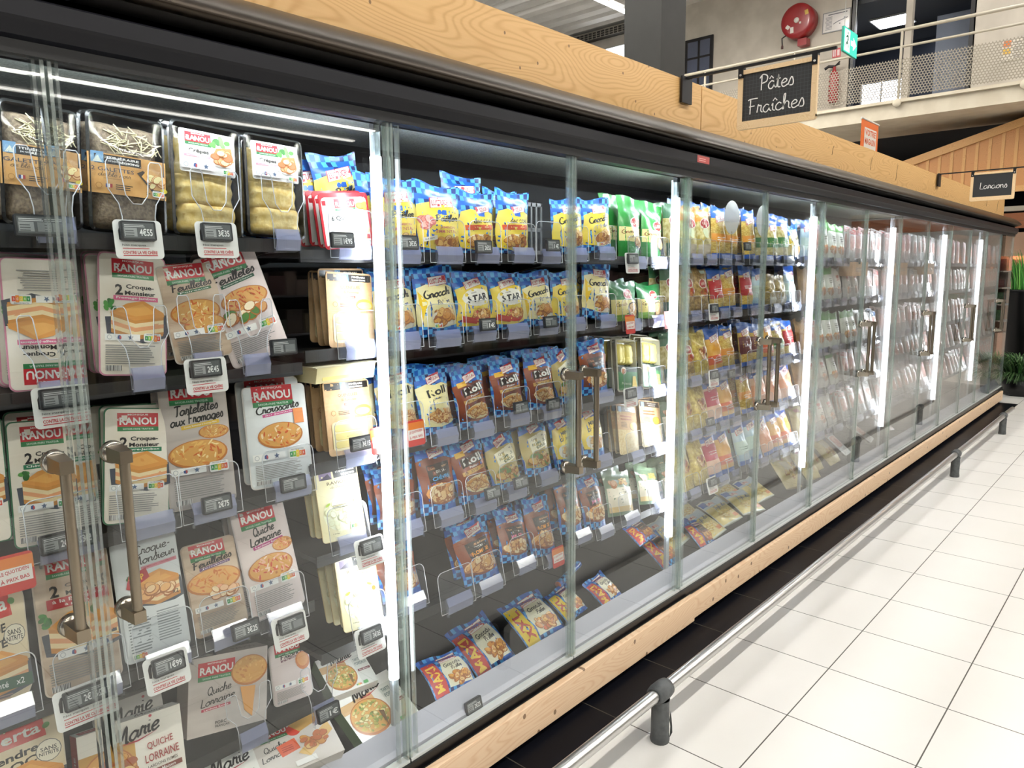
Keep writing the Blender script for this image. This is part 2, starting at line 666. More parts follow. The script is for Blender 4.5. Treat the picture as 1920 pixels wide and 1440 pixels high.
def cut_grid(vs, fs, step):
    if max(v[0] for v in vs) - min(v[0] for v in vs) < step and max(v[1] for v in vs) - min(v[1] for v in vs) < step:
        return vs, fs
    bm = bmesh.new()
    bv = [bm.verts.new((x, y, 0)) for x, y in vs]
    for f in fs:
        try:
            bm.faces.new([bv[i] for i in f])
        except ValueError:
            pass
    for ax in (0, 1):
        lo, hi = min(v[ax] for v in vs), max(v[ax] for v in vs)
        k = math.ceil(lo / step + 1e-6)
        while k * step < hi - 1e-6:
            co = Vector((0, 0, 0))
            co[ax] = k * step
            no = Vector((0, 0, 0))
            no[ax] = 1
            bmesh.ops.bisect_plane(bm, geom=bm.verts[:] + bm.edges[:] + bm.faces[:], dist=1e-7, plane_co=co, plane_no=no)
            k += 1
    bm.verts.index_update()
    v2 = [(v.co.x, v.co.y) for v in bm.verts]
    f2 = [tuple(v.index for v in f.verts) for f in bm.faces]
    bm.free()
    return v2, f2


def rrect(x0, y0, x1, y1, r, n=5):
    out = []
    for cx, cy, a0 in ((x1 - r, y1 - r, 0), (x0 + r, y1 - r, 90), (x0 + r, y0 + r, 180), (x1 - r, y0 + r, 270)):
        for k in range(n + 1):
            a = R(a0 + 90 * k / n)
            out.append((cx + r * cos(a), cy + r * sin(a)))
    return out


CHECK = check_mat('blue_checks', '#4fa9ea', '#1d62c4', '#142f74')
CHECK_S = check_mat('small_blue_checks', '#4fa9ea', '#1d62c4', '#142f74', 0.013)


# ================================================================== THE PLACE
W = 0.83333
XE = 13 * W            # far end of the cabinet
XN = -2 * W            # near end (outside the frame)
GZ0, GZ1 = 0.184, 2.112

# ---- floor: pale 45 cm tiles, a row of black ones under the cabinet front
m, nt, b = new_mat('floor_tiles')
tc = nt.nodes.new('ShaderNodeTexCoord')
sp = nt.nodes.new('ShaderNodeSeparateXYZ')
nt.links.new(tc.outputs['Object'], sp.inputs[0])


def joint(sock, off):
    f = nmath(nt, 'FRACT', nmath(nt, 'DIVIDE', nmath(nt, 'ADD', sock, off), 0.45))
    d = nmath(nt, 'MINIMUM', f, nmath(nt, 'SUBTRACT', 1.0, f))
    return nmath(nt, 'LESS_THAN', d, 0.0052)


jx = joint(sp.outputs[0], 45 - 2.138)
jy = joint(sp.outputs[1], 45 + 0.672)
j = nmath(nt, 'MAXIMUM', jx, jy)
nz = nt.nodes.new('ShaderNodeTexNoise')
nz.inputs['Scale'].default_value = 1.2
nz.inputs['Detail'].default_value = 4
nt.links.new(tc.outputs['Object'], nz.inputs['Vector'])
tile = nmix(nt, nz.outputs[0], lin('#dcdad4'), lin('#ebe9e5'))
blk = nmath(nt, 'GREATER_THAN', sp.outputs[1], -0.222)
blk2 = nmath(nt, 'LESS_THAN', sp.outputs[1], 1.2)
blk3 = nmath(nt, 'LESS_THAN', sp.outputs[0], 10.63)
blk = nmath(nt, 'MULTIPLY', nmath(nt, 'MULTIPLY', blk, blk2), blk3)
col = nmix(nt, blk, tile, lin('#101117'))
col = nmix(nt, j, col, lin('#4c4942'))
nt.links.new(col, b.inputs['Base Color'])
b.inputs['Roughness'].default_value = 0.34
nt.links.new(nmath(nt, 'MULTIPLY_ADD', blk, -.29, .35), b.inputs['Specular IOR Level'])
FLOOR = m
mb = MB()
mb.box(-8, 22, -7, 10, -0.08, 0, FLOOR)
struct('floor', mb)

# ---- shell of the hall
wallm = noise_mat('painted_wall', '#b9b2a6', '#c6bfb3', 3, .8, 2)
ceilm = noise_mat('ceiling_deck_paint', '#dcd9d3', '#e4e1db', 3, .8, 2)
darkm = mat('#24242a', .7)
XW = 13.4
XM_ = 12.0
mb = MB()
mb = MB()
n = 46
prof = []
for i in range(n):
    x = -4 + i * .42
    prof += [(x, 6.95), (x + .22, 6.95), (x + .27, 7.06), (x + .37, 7.06)]
x_end = prof[-1][0]
pts = prof + [(x_end, 7.2), (-4, 7.2)]
vs = [(x, 1.0, z) for x, z in pts] + [(x, 10, z) for x, z in pts]
k = len(pts)
mb.add(vs, [(i, (i + 1) % k, k + (i + 1) % k, k + i) for i in range(k)] + [tuple(range(k)), tuple(range(k, 2 * k))[::-1]], ceilm)
struct('ceiling', mb)
mb = MB()
mb.box(-8, 22, -7.2, -7, 0, 6, darkm)
struct('wall_aisle', mb)
mb = MB()
mb.box(-8, 22, -7, -3.4, 5.4, 5.5, mat('#34343a', .8))
struct('ceiling_aisle', mb)
mb = MB()
mb.box(18.4, 18.6, -7, 10, 0, 4.6, mat('#07070a', .9))
mb.box(XM_ + 1.6, 18.5, -7, 10, 4.0, 4.1, mat('#07070a', .9))
struct('wall_back', mb)
mb = MB()
mb.box(16.2, 16.4, -7, -1.0, 0, 3.95, mat('#d6d4d0', .6))
struct('wall_end', mb)

# ---- ceiling light lines, with unseen ones added to fill the back hall and packs
for i, (y, z, x0, x1) in enumerate(((.763, 6.7, 5.0, 13.2), (.763, 6.7, -4.0, 4.6), (-2.9, 6.5, -4.0, 4.0), (-2.9, 6.5, 4.4, 14.0), (4.0, 6.75, -2.0, 10.8), (5.68, 6.0, 7.0, 10.9), (-4.45, 3.11, -4.0, 4.25), (-4.45, 2.985, -4.0, 4.0), (-5.9, 4.3, -5.0, 4.6), (-5.9, 4.3, 5.0, 14.5))):
    t = thing('linear_lamp', ['white ceiling light line over the wooden fascia, farther length', 'white ceiling light line over the wooden fascia, nearer length',
                              'white ceiling light line over the aisle, nearer length', 'white ceiling light line over the aisle, farther length',
                              'added unseen fill light line high over the cabinet back', 'white ceiling light line showing beside the grey column', 'white light line over the opposite chiller, upper one', 'white light line over the opposite chiller, lower one', 'added unseen fill light line on the opposite side, nearer length', 'added unseen fill light line on the opposite side, farther length'][i], 'ceiling light', ((x0 + x1) / 2, y, z), 'ceiling light lines')
    h = MB()
    hw_ = .06 if i not in (6, 7) else .02
    h.box(-(x1 - x0) / 2, (x1 - x0) / 2, -hw_, hw_, .012, .07 if i not in (6, 7) else .03, mat('#dcdcda', .4))
    h.build('housing', t)
    d = MB()
    d.box(-(x1 - x0) / 2 + .02, (x1 - x0) / 2 - .02, -hw_ * .75, hw_ * .75, 0, .012, emit('#fffaf2', CEILING_L * (.34, .34, .92, .92, 1.75, .8, .15, .06, .8, .8)[i], 'lamp_line'))
    d.build('diffuser', t)
    for xx in (-(x1 - x0) / 2 + .4, (x1 - x0) / 2 - .4):
        s = MB()
        s.tube([(xx, 0, .07), (xx, 0, max(6.95 - z, .12))], .004, mat('#9a9a98', .4), 5)
        s.build('hanger', t)

# ---- opposite side of the aisle (seen mirrored in the doors)
opp = thing('open_wall_chiller', 'dark wall chiller on the opposite side of the aisle', 'chiller', (4, -5.2, 0))
bodym = mat('#1b1b20', .5)
mb = MB()
mb.box(-9, 12, -.6, -.5, 0, 2.6, bodym)
mb.box(-9, 12, -.5, .8, 0, .35, mat('#3a3a40', .5))
mb.box(-9, 12, -.5, .7, 2.25, 2.6, bodym)
mb.build('chiller_body', opp)
r = random.Random(3)
for lv in range(5):
    mb = MB()
    z = .35 + lv * .38
    mb.box(-9, 12, -.5, .45 - .03 * lv, z, z + .02, mat('#4a4a50', .5))
    mb.build('shelf', opp)
    mb = MB()
    x = -8.9
    while x < 11.8:
        w_ = r.uniform(.1, .2)
        mb.box(x, x + w_ * .92, .0, .4 - .03 * lv, z + .02, z + r.uniform(.16, .26), mat(r.choice(['#5a3f3a', '#4a2f2c', '#6a5c54', '#3a302a', '#6f665e', '#3a4234', '#4f4c48', '#5f5540']), .5))
        x += w_
    o = mb.build('stocked_goods', opp)
    o['kind'] = 'stuff'

# ---- refrigerated cabinet
blackm = mat('#0b0b0d', .55)
anth = mat('#2a2a2f', .2, .0, .9, .6)
cab = thing('refrigerated_cabinet', 'long black glazed refrigerated cabinet with overhanging canopy', 'cabinet', (0, 0, 0))
mb = MB()
mb.box(XN, XE, .84, .9, .05, 2.3, blackm)
mb.build('back_panel', cab)
mb = MB()
mb.box(XN, XE, .05, .84, .13, .17, mat('#1a1a1d', .5))
mb.prism_x([(.06, .17), (.84, .17), (.84, .21), (.3, .18)], XN, XE, mat('#232327', .45))
mb.build('deck', cab)
mb = MB()
mb.prism_x([(.036, .16), (.06, .16), (.066, .2), (.085, .268), (.08, .275), (.048, .215), (.036, .2)], XN, XE, mat('#c2c3cf', .35))
mb.build('deck_front_rail', cab)
mb = MB()
honey = noise_mat('honeycomb_outlet', '#8a918b', '#a9b0aa', 220, .6, 2)
mb.box(XN, XE, .06, .5, 2.13, 2.16, honey)
mb.box(XN, XE, .5, .84, 2.18, 2.2, mat('#3a3d3a', .6))
mb.build('air_outlet', cab)
mb = MB()
mb.box(XN, XE, .035, .055, 2.106, 2.13, mat('#2a2a2e', .4))
mb.build('strip_holder', cab)
mb = MB()
mb.box(XN, XE, .056, .064, 2.116, 2.124, emit('#eef6ff', STRIP_L, 'canopy_strip'))
mb.build('light_strip', cab)
# canopy profile, from the foot of the timber round the nose to the door header
mb = MB()
prof = [(.16, 2.352), (-.03, 2.238), (.012, 2.226), (.012, 2.205), (.16, 2.205)]
mb.prism_x(prof, XN, XE + .015, mat('#2c2a29', .5, 0, .4))
mb.build('canopy', cab)
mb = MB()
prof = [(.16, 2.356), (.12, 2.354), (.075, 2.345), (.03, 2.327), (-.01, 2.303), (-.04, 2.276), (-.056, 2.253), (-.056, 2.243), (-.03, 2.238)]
mb.prism_x(prof, XN, XE + .02, mat('#30281f', .34, .7, .5), True)  # brown tint stands in for the timber's reflection on the nose
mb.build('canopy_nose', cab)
mb = MB()
mb.prism_x([(.012, 2.226), (.012, 2.204), (-.03, 2.202), (-.034, 2.198), (-.034, 2.166), (-.03, 2.160), (-.018, 2.136), (.0, 2.13), (.05, 2.13), (.16, 2.21)], XN, XE, mat('#121319', .4, 0, .25))
mb.build('header_rail', cab)
mb = MB()
mb.box(XN, XE, -.004, .05, 2.106, 2.131, mat('#08080a', .5))
mb.build('door_header', cab)
mb = MB()
mb.box(XN, XE, .16, .9, 2.2, 2.356, mat('#1a1a1e', .6))
mb.build('cabinet_top', cab)
mb = MB()
mb.prism_x([(-.012, .15), (.05, .15), (.05, .178), (.03, .184), (-.008, .184)], XN, XE - .01, mat('#0d0d0f', .3))
mb.box(XN, XE - .03, -.022, .05, .118, .15, mat('#08080a', .35))
mb.build('bottom_rail', cab)
mb = MB()
mb.box(XN, XE - .35, .0, .84, 0.0, .13, mat('#060607', .7))
mb.build('plinth', cab)
mb = MB()
mb.box(XE - .012, XE, .03, .84, .2, 2.1, thin_glass('end_glass', (.93, .96, .95), 1.5))
mb.build('end_glass', cab)

# ---- glass doors
GLASS = thin_glass('door_glass', (.97, .985, .975), 1.75, most=.5)
EDGE = thin_glass('door_edge_profile', (.84, .90, .87), 3.5, .05, .24, (.78, .88, .83))
EDGE2 = thin_glass('door_edge_clear', (.90, .94, .93), 3.0, .03, .14, (.82, .88, .86))
NICKEL = mat('#8f8473', .3, .9)
NICKEL2 = mat('#b5aea2', .22, .9)


def door(i, label):
    x0, x1 = i * W + .003, (i + 1) * W - .003
    t = thing('glass_door', label, 'glass door', ((x0 + x1) / 2, 0, GZ0), 'glass doors of the cabinet')
    hw, H = (x1 - x0) / 2, GZ1 - GZ0
    mb = MB()
    mb.add([(-hw, .006, .004), (hw, .006, .004), (hw, .006, H), (-hw, .006, H)], [(0, 1, 2, 3)], GLASS)
    mb.add([(-hw, .024, .004), (hw, .024, .004), (hw, .024, H), (-hw, .024, H)], [(0, 1, 2, 3)], GLASS)
    mb.build('pane', t)
    hinge_right = (i % 2 == 0)
    for s in (-1, 1):
        wide = .020 if (s > 0) != hinge_right else .034
        mb = MB()
        xa = s * hw
        xb = s * (hw - .007)
        mb.box(min(xa, xb), max(xa, xb), .004, .026, .0, H, EDGE)
        mb.box(min(s * (hw - wide), s * (hw - wide + .006)), max(s * (hw - wide), s * (hw - wide + .006)), .008, .024, .006, H - .004, EDGE2)
        mb.build('edge_profile', t)
    mb = MB()
    mb.box(-hw, hw, .0, .03, -.001, .009, mat('#d2d5d2', .4))
    mb.build('bottom_seal', t)
    # handle: round rosettes, wedge arms and an upright bar near the opening edge
    hx = -hw + .052 if hinge_right else hw - .052
    mb = MB()
    mb.tube([(hx, -.062, .80), (hx, -.062, 1.13)], .0105, NICKEL, 14)
    hd = mb.build('handle', t)
    for z in (.79, 1.14):
        mb = MB()
        mb.lathe([(0, -.012), (.021, -.012), (.024, -.008), (.025, .004), (0, .004)], (hx, 0, z), NICKEL2, 24, 'y')
        n0 = len(mb.v)
        mb.add([(hx - .017, -.010, z - .016), (hx + .017, -.010, z - .016), (hx + .017, -.010, z + .016), (hx - .017, -.010, z + .016),
                (hx - .0125, -.075, z - .013), (hx + .0125, -.075, z - .013), (hx + .0125, -.075, z + .013), (hx - .0125, -.075, z + .013)],
               [(3, 2, 1, 0), (4, 5, 6, 7), (0, 1, 5, 4), (1, 2, 6, 5), (2, 3, 7, 6), (3, 0, 4, 7)], NICKEL)
        mb.build('handle_bracket', hd)
    return t


for i in range(-1, 13):
    nmd = 'glass door cut off by the near edge of the frame' if i == -1 else 'glass door of the black cabinet, %s full one from the near end' % ORD[i]
    if i == 0:
        nmd = 'nearest full glass door, pancakes and sandwich packs behind it'
    if i == 12:
        nmd = 'last glass door, at the planter end of the cabinet'
    door(i, nmd)

# ---- LED posts beside the hinges
TUBE = emit('#f4f8ff', LED_L, 'led_tube')
LENS = emit('#f4f8ff', 4.5, 'led_front_lens')
CLEARP = thin_glass('clear_housing', (.9, .94, .95), 2.0, .08, .12, (.85, .9, .92))
for q, i in enumerate(range(-1, 13, 2)):
    x = i * W - .006
    t = thing('led_post', 'vertical white light tube behind the glass, %s from the near end' % ORD[q] if i > 0 else 'vertical white light tube outside the near edge', 'light tube', (x, .062, .4), 'light tubes beside the door hinges')
    for nm_, a0, mt_ in (('tube', 0, TUBE), ('tube_lens', 180, LENS)):
        mb = MB()
        arc = [(.016 * cos(R(a0 + 20 * k_)), .016 * sin(R(a0 + 20 * k_))) for k_ in range(10)]
        mb.add([(x_, y_, z_) for z_ in (.045, 1.62) for x_, y_ in arc], [(k_, k_ + 1, k_ + 11, k_ + 10) for k_ in range(9)], mt_, True)
        mb.build(nm_, t)
    mb = MB()
    mb.box(.004, .03, .016, .03, -.2, 1.7, mat('#b9bfc4', .35))
    mb.build('housing', t)
    mb = MB()
    mb.box(-.006, .012, -.004, .012, 1.62, 1.69, CLEARP)
    mb.box(-.008, .016, -.006, .014, 1.69, 1.71, mat('#151517', .4))
    mb.build('end_cap', t)

# ---- timber fascia and kick boards
FASC = wood_mat('fascia_timber', '#e8bf82', '#bd8743', .9, True, .45, 300.0, .36, 1.0, .024)
KICK = wood_mat('kick_timber', '#f6dab8', '#e0b488', .8, True, .45, 240.0, .42, 2.0, .042)
for i, (x0, x1, y, lab) in enumerate(((XN, 2.826, .133, 'long pale timber fascia board above the nearest doors'),
                                      (2.838, 6.869, .135, 'middle pale timber fascia board with split knots'),
                                      (6.879, 10.80, .138, 'end timber fascia board beside the lardons chalkboard'))):
    mb = MB()
    cx = (x0 + x1) / 2
    mb.box(-(x1 - x0) / 2, (x1 - x0) / 2, 0, .032, -.1045, .1045, FASC)
    o = mb.build('timber_fascia', None, (cx, y, 2.4645))
    tag(o, lab, 'timber board', 'timber fascia boards')
    if i < 2:
        mb = MB()
        xe = (x1 - x0) / 2
        mb.box(xe - .03, xe + .04, .033, .04, -.1, .1, mat('#120d08', .8))  # dark strip added behind the board gap as its painted shade
        mb.build('joint_shade_strip', o)
    for k_ in range(3 if i else 0):
        mb = MB()
        xx = [-.55, .25, .9][k_] + (.3 * i)
        mb.tube([(xx, -.001, -.02 - .02 * k_), (xx + .012, -.001, .02), (xx + .03, -.001, .04 + .01 * k_)], .0016, mat('#3a2412', .8), 5)
        mb.build('split', o)
for i, (x0, x1, y, lab) in enumerate(((XN, 2.555, -.052, 'nearer timber kick board below the glass doors'), (2.56, 10.67, -.044, 'longer timber kick board running to the far end'))):
    mb = MB()
    cx = (x0 + x1) / 2
    mb.box(-(x1 - x0) / 2, (x1 - x0) / 2, 0, .028, -.058 - (.006 if i == 0 else 0), .058 + (.008 if i == 0 else 0), KICK)
    r = random.Random(8 + i)
    o = mb.build('timber_kick_board', None, (cx, y, .092))
    tag(o, lab, 'timber board', 'timber kick boards')
    bv = o.modifiers.new('soft_edges', 'BEVEL')
    bv.width = .003
    bv.segments = 2

# ---- bumper rail
steel = mat('#d6d5d2', .3, .9)
rub = noise_mat('grey_rubber', '#474a4b', '#585b5c', 30, .55, 2)
br = thing('bumper_rail', 'round steel trolley bumper rail on grey feet along the floor', 'bumper rail', (4, -.385, 0))
mb = MB()
mb.tube([(-7, 0, .192), (5.0, 0, .192)], .0225, steel, 20)
mb.build('rail', br)
for x in (-.75, 1.68, 4.0, 6.33, 8.47):
    mb = MB()
    mb.lathe([(.034, 0), (.036, .01), (.033, .03), (.032, .15), (.034, .165)], (x - 4, 0, 0), rub, 20)
    for s in (-.019, .0, .019):
        pass
    mb.lathe([(.024, -.045), (.033, -.042), (.036, -.02), (.036, .02), (.033, .042), (.024, .045)], (x - 4, 0, .192), rub, 20, 'x')
    if abs(x - 4.0) > .1:
        f = mb.build('foot', br)
        if x == 1.68:
            mk = MB()
            mk.plate([(x - 4 + .012, .02), (x - 4 + .03, .03), (x - 4 + .028, .055), (x - 4 + .022, .09), (x - 4 + .014, .12), (x - 4 + .008, .09), (x - 4 + .016, .06)], -.0345, -.033, mat('#2c2e2e', .8))
            mk.build('torn_rubber', f)
mb = MB()
mb.lathe([(0.0, 0), (.0225, 0), (.0225, -.012)], (5.002, 0, .192), mat('#3a3a3a', .4), 20, 'x')
mb.build('end_cap', br)

# ---- chalkboards on iron arms
iron = mat('#141416', .45, .3)
slate = None
sm, snt, sb = new_mat('chalkboard_slate')
stc = snt.nodes.new('ShaderNodeTexCoord')
ssp = snt.nodes.new('ShaderNodeSeparateXYZ')
snt.links.new(stc.outputs['Object'], ssp.inputs[0])


def sline(sock):
    f = nmath(snt, 'FRACT', nmath(snt, 'MULTIPLY', sock, 68.0))
    return nmath(snt, 'LESS_THAN', f, .1)


g_ = nmath(snt, 'MAXIMUM', sline(ssp.outputs[1]), sline(ssp.outputs[2]))
snt.links.new(nmix(snt, g_, lin('#26282a'), lin('#3c4043')), sb.inputs['Base Color'])
sb.inputs['Roughness'].default_value = .6
frm = wood_mat('frame_timber', '#ecd3aa', '#d0a670', 3.0, False)


def chalkboard(X, label, words, plain=False):
    t = thing('chalkboard_sign', label, 'sign', (X, -.305, 2.43), 'hanging chalkboard signs')
    hw, hh = .17, .125
    mb = MB()
    mb.box(-.004, .004, -hw + .02, hw - .02, -hh + .02, hh - .02, sm if not plain else mat('#23272a', .6))
    mb.build('slate', t)
    mb = MB()
    b_ = .022
    mb.box(-.009, .009, -hw, -hw + b_, -hh + .012, hh, frm)
    mb.box(-.009, .009, hw - b_, hw, -hh + .012, hh, frm)
    mb.box(-.009, .009, -hw + b_, hw - b_, hh - .02, hh - .002, frm)
    # lower bar with rounded corners
    o = rrect(-hw, -hh, hw, -hh + b_ + .012, .012)
    vs = [(-.0092, a, c) for a, c in o] + [(.0092, a, c) for a, c in o]
    n_ = len(o)
    mb.add(vs, [tuple(range(n_)), tuple(range(n_, 2 * n_))[::-1]] + [(i, n_ + i, n_ + (i + 1) % n_, (i + 1) % n_) for i in range(n_)], frm)
    mb.build('wooden_frame', t)
    chalk = mat('#e9e9e6', .8)
    mb = MB()
    for s, cy, cz, w_, xh, th in words:
        st, wd = script_strokes(s)
        kx = w_ / wd
        for q in st:
            vs, fs = ribbon(q, th)
            mb.add([(-.0052, cy - (x - wd / 2) * kx - .0 * y, cz + (y - .8) * xh) for x, y in vs], fs, chalk)
    mb.build('chalk_writing', t)
    mb = MB()
    mb.box(-.006, .006, -.24, .445, .135, .145, iron)
    mb.box(-.045, .045, .421, .431, .03, .145, iron)
    mb.build('iron_arm', t)
    for y in (-hw + .012, hw - .012):
        mb = MB()
        mb.box(-.013, .013, y - .011, y + .011, hh - .035, .137, iron)
        hg = mb.build('hanger', t)
        mb = MB()
        mb.lathe([(0, -.0165), (.004, -.0165), (.005, -.013)], (0, y, hh - .022), mat('#c9c9c6', .3, .8), 10, 'x')
        mb.build('screw', hg)
    return t


chalkboard(2.663, 'large chalkboard sign for fresh pasta hanging over the aisle', [('Pâtes', .0, .052, .15, .031, .15), ('Fraîches', .0, -.04, .245, .031, .14)])
chalkboard(7.367, 'smaller-looking chalkboard sign reading Lardons near the far end', [('Lardons', -.005, .0, .215, .028, .16)], True)

# ---- small red sticker under the canopy
A = Art()
A.rect(-.055, 0, .055, .03, '#b5443f')
A.lines(-.04, .008, .04, .024, 2, '#e3a09a', 2)
o = link('red_sticker', A.mesh('red_sticker', lambda u, v, l=0: (u, -.0005 - l, v)), None, (2.62, -.0305, 2.165))
o.location = (2.55, -.0345, 2.166)
tag(o, 'small red coded sticker on the dark canopy rail', 'sticker')

# ---- grey steel column
mb = MB()
mb.box(5.538, 5.965, 2.0, 2.39, 0, 7.0, noise_mat('column_paint', '#272724', '#2b2b28', 5, .6, 2))
o = mb.build('steel_column')
o['kind'] = 'structure'

# ---- walkway (mezzanine)
beige = noise_mat('beam_paint', '#c5bba6', '#cfc6b2', 4, .6, 2)
XM = 12.0
mb = MB()
mb.box(XM, XM + 1.68, -3, 9.9, 3.972, 4.2, beige)
struct('floor_walkway', mb)
mb = MB()
mb.box(XM - .06, XM + .02, -3, 9.9, 4.19, 4.235, beige)
struct('trim_1', mb)
rail = thing('walkway_railing', 'beige walkway railing with perforated metal panels', 'railing', (XM, 3, 4.2))
railm = mat('#b5ad9c', .4)
mb = MB()
mb.tube([(0, -6, 1.025), (0, 6.8, 1.025)], .024, railm, 10)
mb.build('handrail', rail)
mb = MB()
mb.tube([(0, -6, .79), (0, 6.8, .79)], .018, railm, 10)
mb.build('mid_rail', rail)
# perforated sheet: holes cut by a procedural pattern of clear spots
pm = bpy.data.materials.new('perforated_sheet')
pm.use_nodes = True
pnt = pm.node_tree
pb = pnt.nodes['Principled BSDF']
pb.inputs['Base Color'].default_value = lin('#8d8576')
pb.inputs['Roughness'].default_value = .5
ptc = pnt.nodes.new('ShaderNodeTexCoord')
psp = pnt.nodes.new('ShaderNodeSeparateXYZ')
pnt.links.new(ptc.outputs['Object'], psp.inputs[0])


def pfr(sock, s, off):
    f = nmath(pnt, 'FRACT', nmath(pnt, 'MULTIPLY_ADD', sock, s, off))
    return nmath(pnt, 'POWER', nmath(pnt, 'SUBTRACT', f, .5), 2.0)


SC = 24.0
d1 = nmath(pnt, 'ADD', pfr(psp.outputs[1], SC, 100.0), nmath(pnt, 'MULTIPLY', pfr(psp.outputs[2], SC / 1.732, 100.0), 3.0))
d2 = nmath(pnt, 'ADD', pfr(psp.outputs[1], SC, 100.5), nmath(pnt, 'MULTIPLY', pfr(psp.outputs[2], SC / 1.732, 100.5), 3.0))
hole = nmath(pnt, 'LESS_THAN', nmath(pnt, 'MINIMUM', d1, d2), .135)
ptr = pnt.nodes.new('ShaderNodeBsdfTransparent')
pmx = pnt.nodes.new('ShaderNodeMixShader')
pnt.links.new(hole, pmx.inputs[0])
pnt.links.new(pb.outputs[0], pmx.inputs[1])
pnt.links.new(ptr.outputs[0], pmx.inputs[2])
pnt.links.new(pmx.outputs[0], pnt.nodes['Material Output'].inputs[0])
for k_ in range(8):
    y0 = -6 + k_ * 1.6
    mb = MB()
    mb.add([(-.03, y0 + .01, .07), (-.03, y0 + 1.59, .07), (-.03, y0 + 1.59, .62), (-.03, y0 + .01, .62)], [(0, 1, 2, 3)], pm)
    pn = mb.build('perforated_panel', rail)
    pn.rotation_euler = (0, 0, 0)
    mb = MB()
    mb.tube([(0, y0, -.02), (0, y0, 1.02)], .02, railm, 8)
    mb.build('post', rail)
    mb = MB()
    mb.lathe([(0, -.025), (.05, -.025), (.06, -.012), (.06, .0)], (-.06, y0, -.02), beige, 16, 'x')
    mb.build('base_cover', rail)

# ---- wall dressing above the walkway
trimb = mat('#17171a', .4)
glassd = mat('#1f232b', .08, 0, .8)
mb = MB()
mb.box(XW - .04, XW, 5.58, 6.18, 5.2, 6.27, trimb)
w1 = struct('window_1', mb)
mb = MB()
for a, c in ((5.64, 5.85), (5.9, 6.12)):
    for z0, z1 in ((5.26, 5.56), (5.6, 5.88), (5.92, 6.21)):
        mb.box(XW - .045, XW - .038, a, c, z0, z1, mat('#4a5164', .15, 0, .8))
mb.build('window_pane', w1)
# fire hose reel
hose = thing('fire_hose_reel', 'round red fire hose reel on the upper wall', 'fire hose', (XW, 3.86, 6.09))
redm = mat('#8d1219', .35, 0, .5, .3)
mb = MB()
mb.lathe([(0, -.26), (.2, -.26), (.27, -.25), (.29, -.235), (.29, -.02), (.27, -.005), (0, 0)], (-.0, 0, 0), redm, 40, 'x')
mb.build('drum', hose)
mb = MB()
mb.lathe([(0, -.285), (.03, -.285), (.045, -.275), (.045, -.26)], (0, 0, 0), mat('#d8d4cc', .4), 20, 'x')
mb.build('hub', hose)
for q_, (rc, colr, rot_) in enumerate((((.05, -.2, .11, -.1), '#d5cfc8', -4), ((.12, -.12, .19, -.06), '#d5cfc8', 40), ((-.2, .06, -.14, .14), '#c9a53a', -12), ((-.08, -.07, -.045, -.035), '#d8d4cc', 0))):
    A = Art()
    A.rect(*rc, colr, rot_)
    link('sticker', A.mesh('sticker', lambda u, v, l=0: (-.2615 - l, u, v)), hose)
mb = MB()
mb.tube([(-.2, .2, -.2), (-.24, .26, -.25), (-.24, .25, -.36)], .012, mat('#1f1a1a', .5), 8)
mb.lathe([(.012, 0), (.02, -.03), (.02, -.07), (0, -.07)], (-.24, .25, -.36), mat('#4a2a2a', .5), 10)
mb.build('nozzle', hose)
mb = MB()
mb.box(-.18, -.02, -.16, -.0, -.42, -.3, redm)
mb.build('valve_box', hose)
# escape plan
plan = thing('framed_escape_plan', 'framed escape plan on the upper wall beside the hose', 'poster', (XW, 3.26, 6.0))
mb = MB()
mb.box(-.015, 0, -.235, .235, -.17, .17, mat('#77787a', .4))
mb.build('frame', plan)
A = Art()
A.rect(-.22, -.155, .22, .155, '#cfcbc8')
A.rect(-.18, .115, .14, .13, '#3a3a44')
A.lines(.07, -.12, .2, .1, 10, '#6a6a70', 3)
A.poly([(-.19, .02), (-.02, -.02), (.05, -.05), (.05, -.035), (-.02, -.005), (-.19, .035)], '#3a3a44')
A.ell(-.06, -.05, .012, .012, '#2a2a2a')
A.ell(-.14, .03, .018, .018, '#3a3a44')
link('plan_sheet', A.mesh('plan_sheet', lambda u, v, l=0: (-.0155 - l, u, v)), plan)
# extinguisher and its sign
ext = thing('fire_extinguisher', 'red fire extinguisher hanging on the upper wall', 'fire extinguisher', (XW, 3.22, 4.62))
mb = MB()
mb.lathe([(0, 0), (.07, .0), (.08, .03), (.08, .42), (.06, .5), (.025, .54), (.025, .6)], (-.1, 0, 0), mat('#9a1c22', .35, 0, .5, .3), 20)
mb.build('cylinder', ext)
mb = MB()
mb.tube([(-.1, .0, .6), (-.14, -.1, .66)], .012, DK and mat('#1a1a1a', .5), 6)
mb.tube([(-.1, 0, .61), (-.14, -.1, .62)], .01, mat('#1a1a1a', .5), 6)
mb.build('lever', ext)
mb = MB()
mb.tube([(-.1, .0, .6), (-.1, .1, .62), (-.12, .16, .58)], .025, mat('#15151a', .5), 8)
mb.build('hose', ext)
sg = MB()
sg.box(-.008, 0, -.07, .07, -.075, .075, mat('#b5222c', .4))
A = Art()
A.rect(-.05, -.05, -.01, .05, '#e8c9c9')
A.rect(.015, -.055, .03, .055, '#e8dada')
A.rect(.04, -.055, .055, .055, '#e8dada')
o = sg.build('extinguisher_sign', None, (XW, 3.23, 5.47))
tag(o, 'small red extinguisher sign above the fire extinguisher', 'sign')
link('printed_symbols', A.mesh('printed_symbols', lambda u, v, l=0: (-.0085 - l, u, v)), o)
mb = MB()
mb.box(-.04, 0, -.06, .06, -.07, .07, mat('#a8242c', .4))
o = mb.build('alarm_call_point', None, (XW, 4.95, 5.32))
tag(o, 'little red alarm box behind the large chalkboard', 'alarm box')
mb = MB()
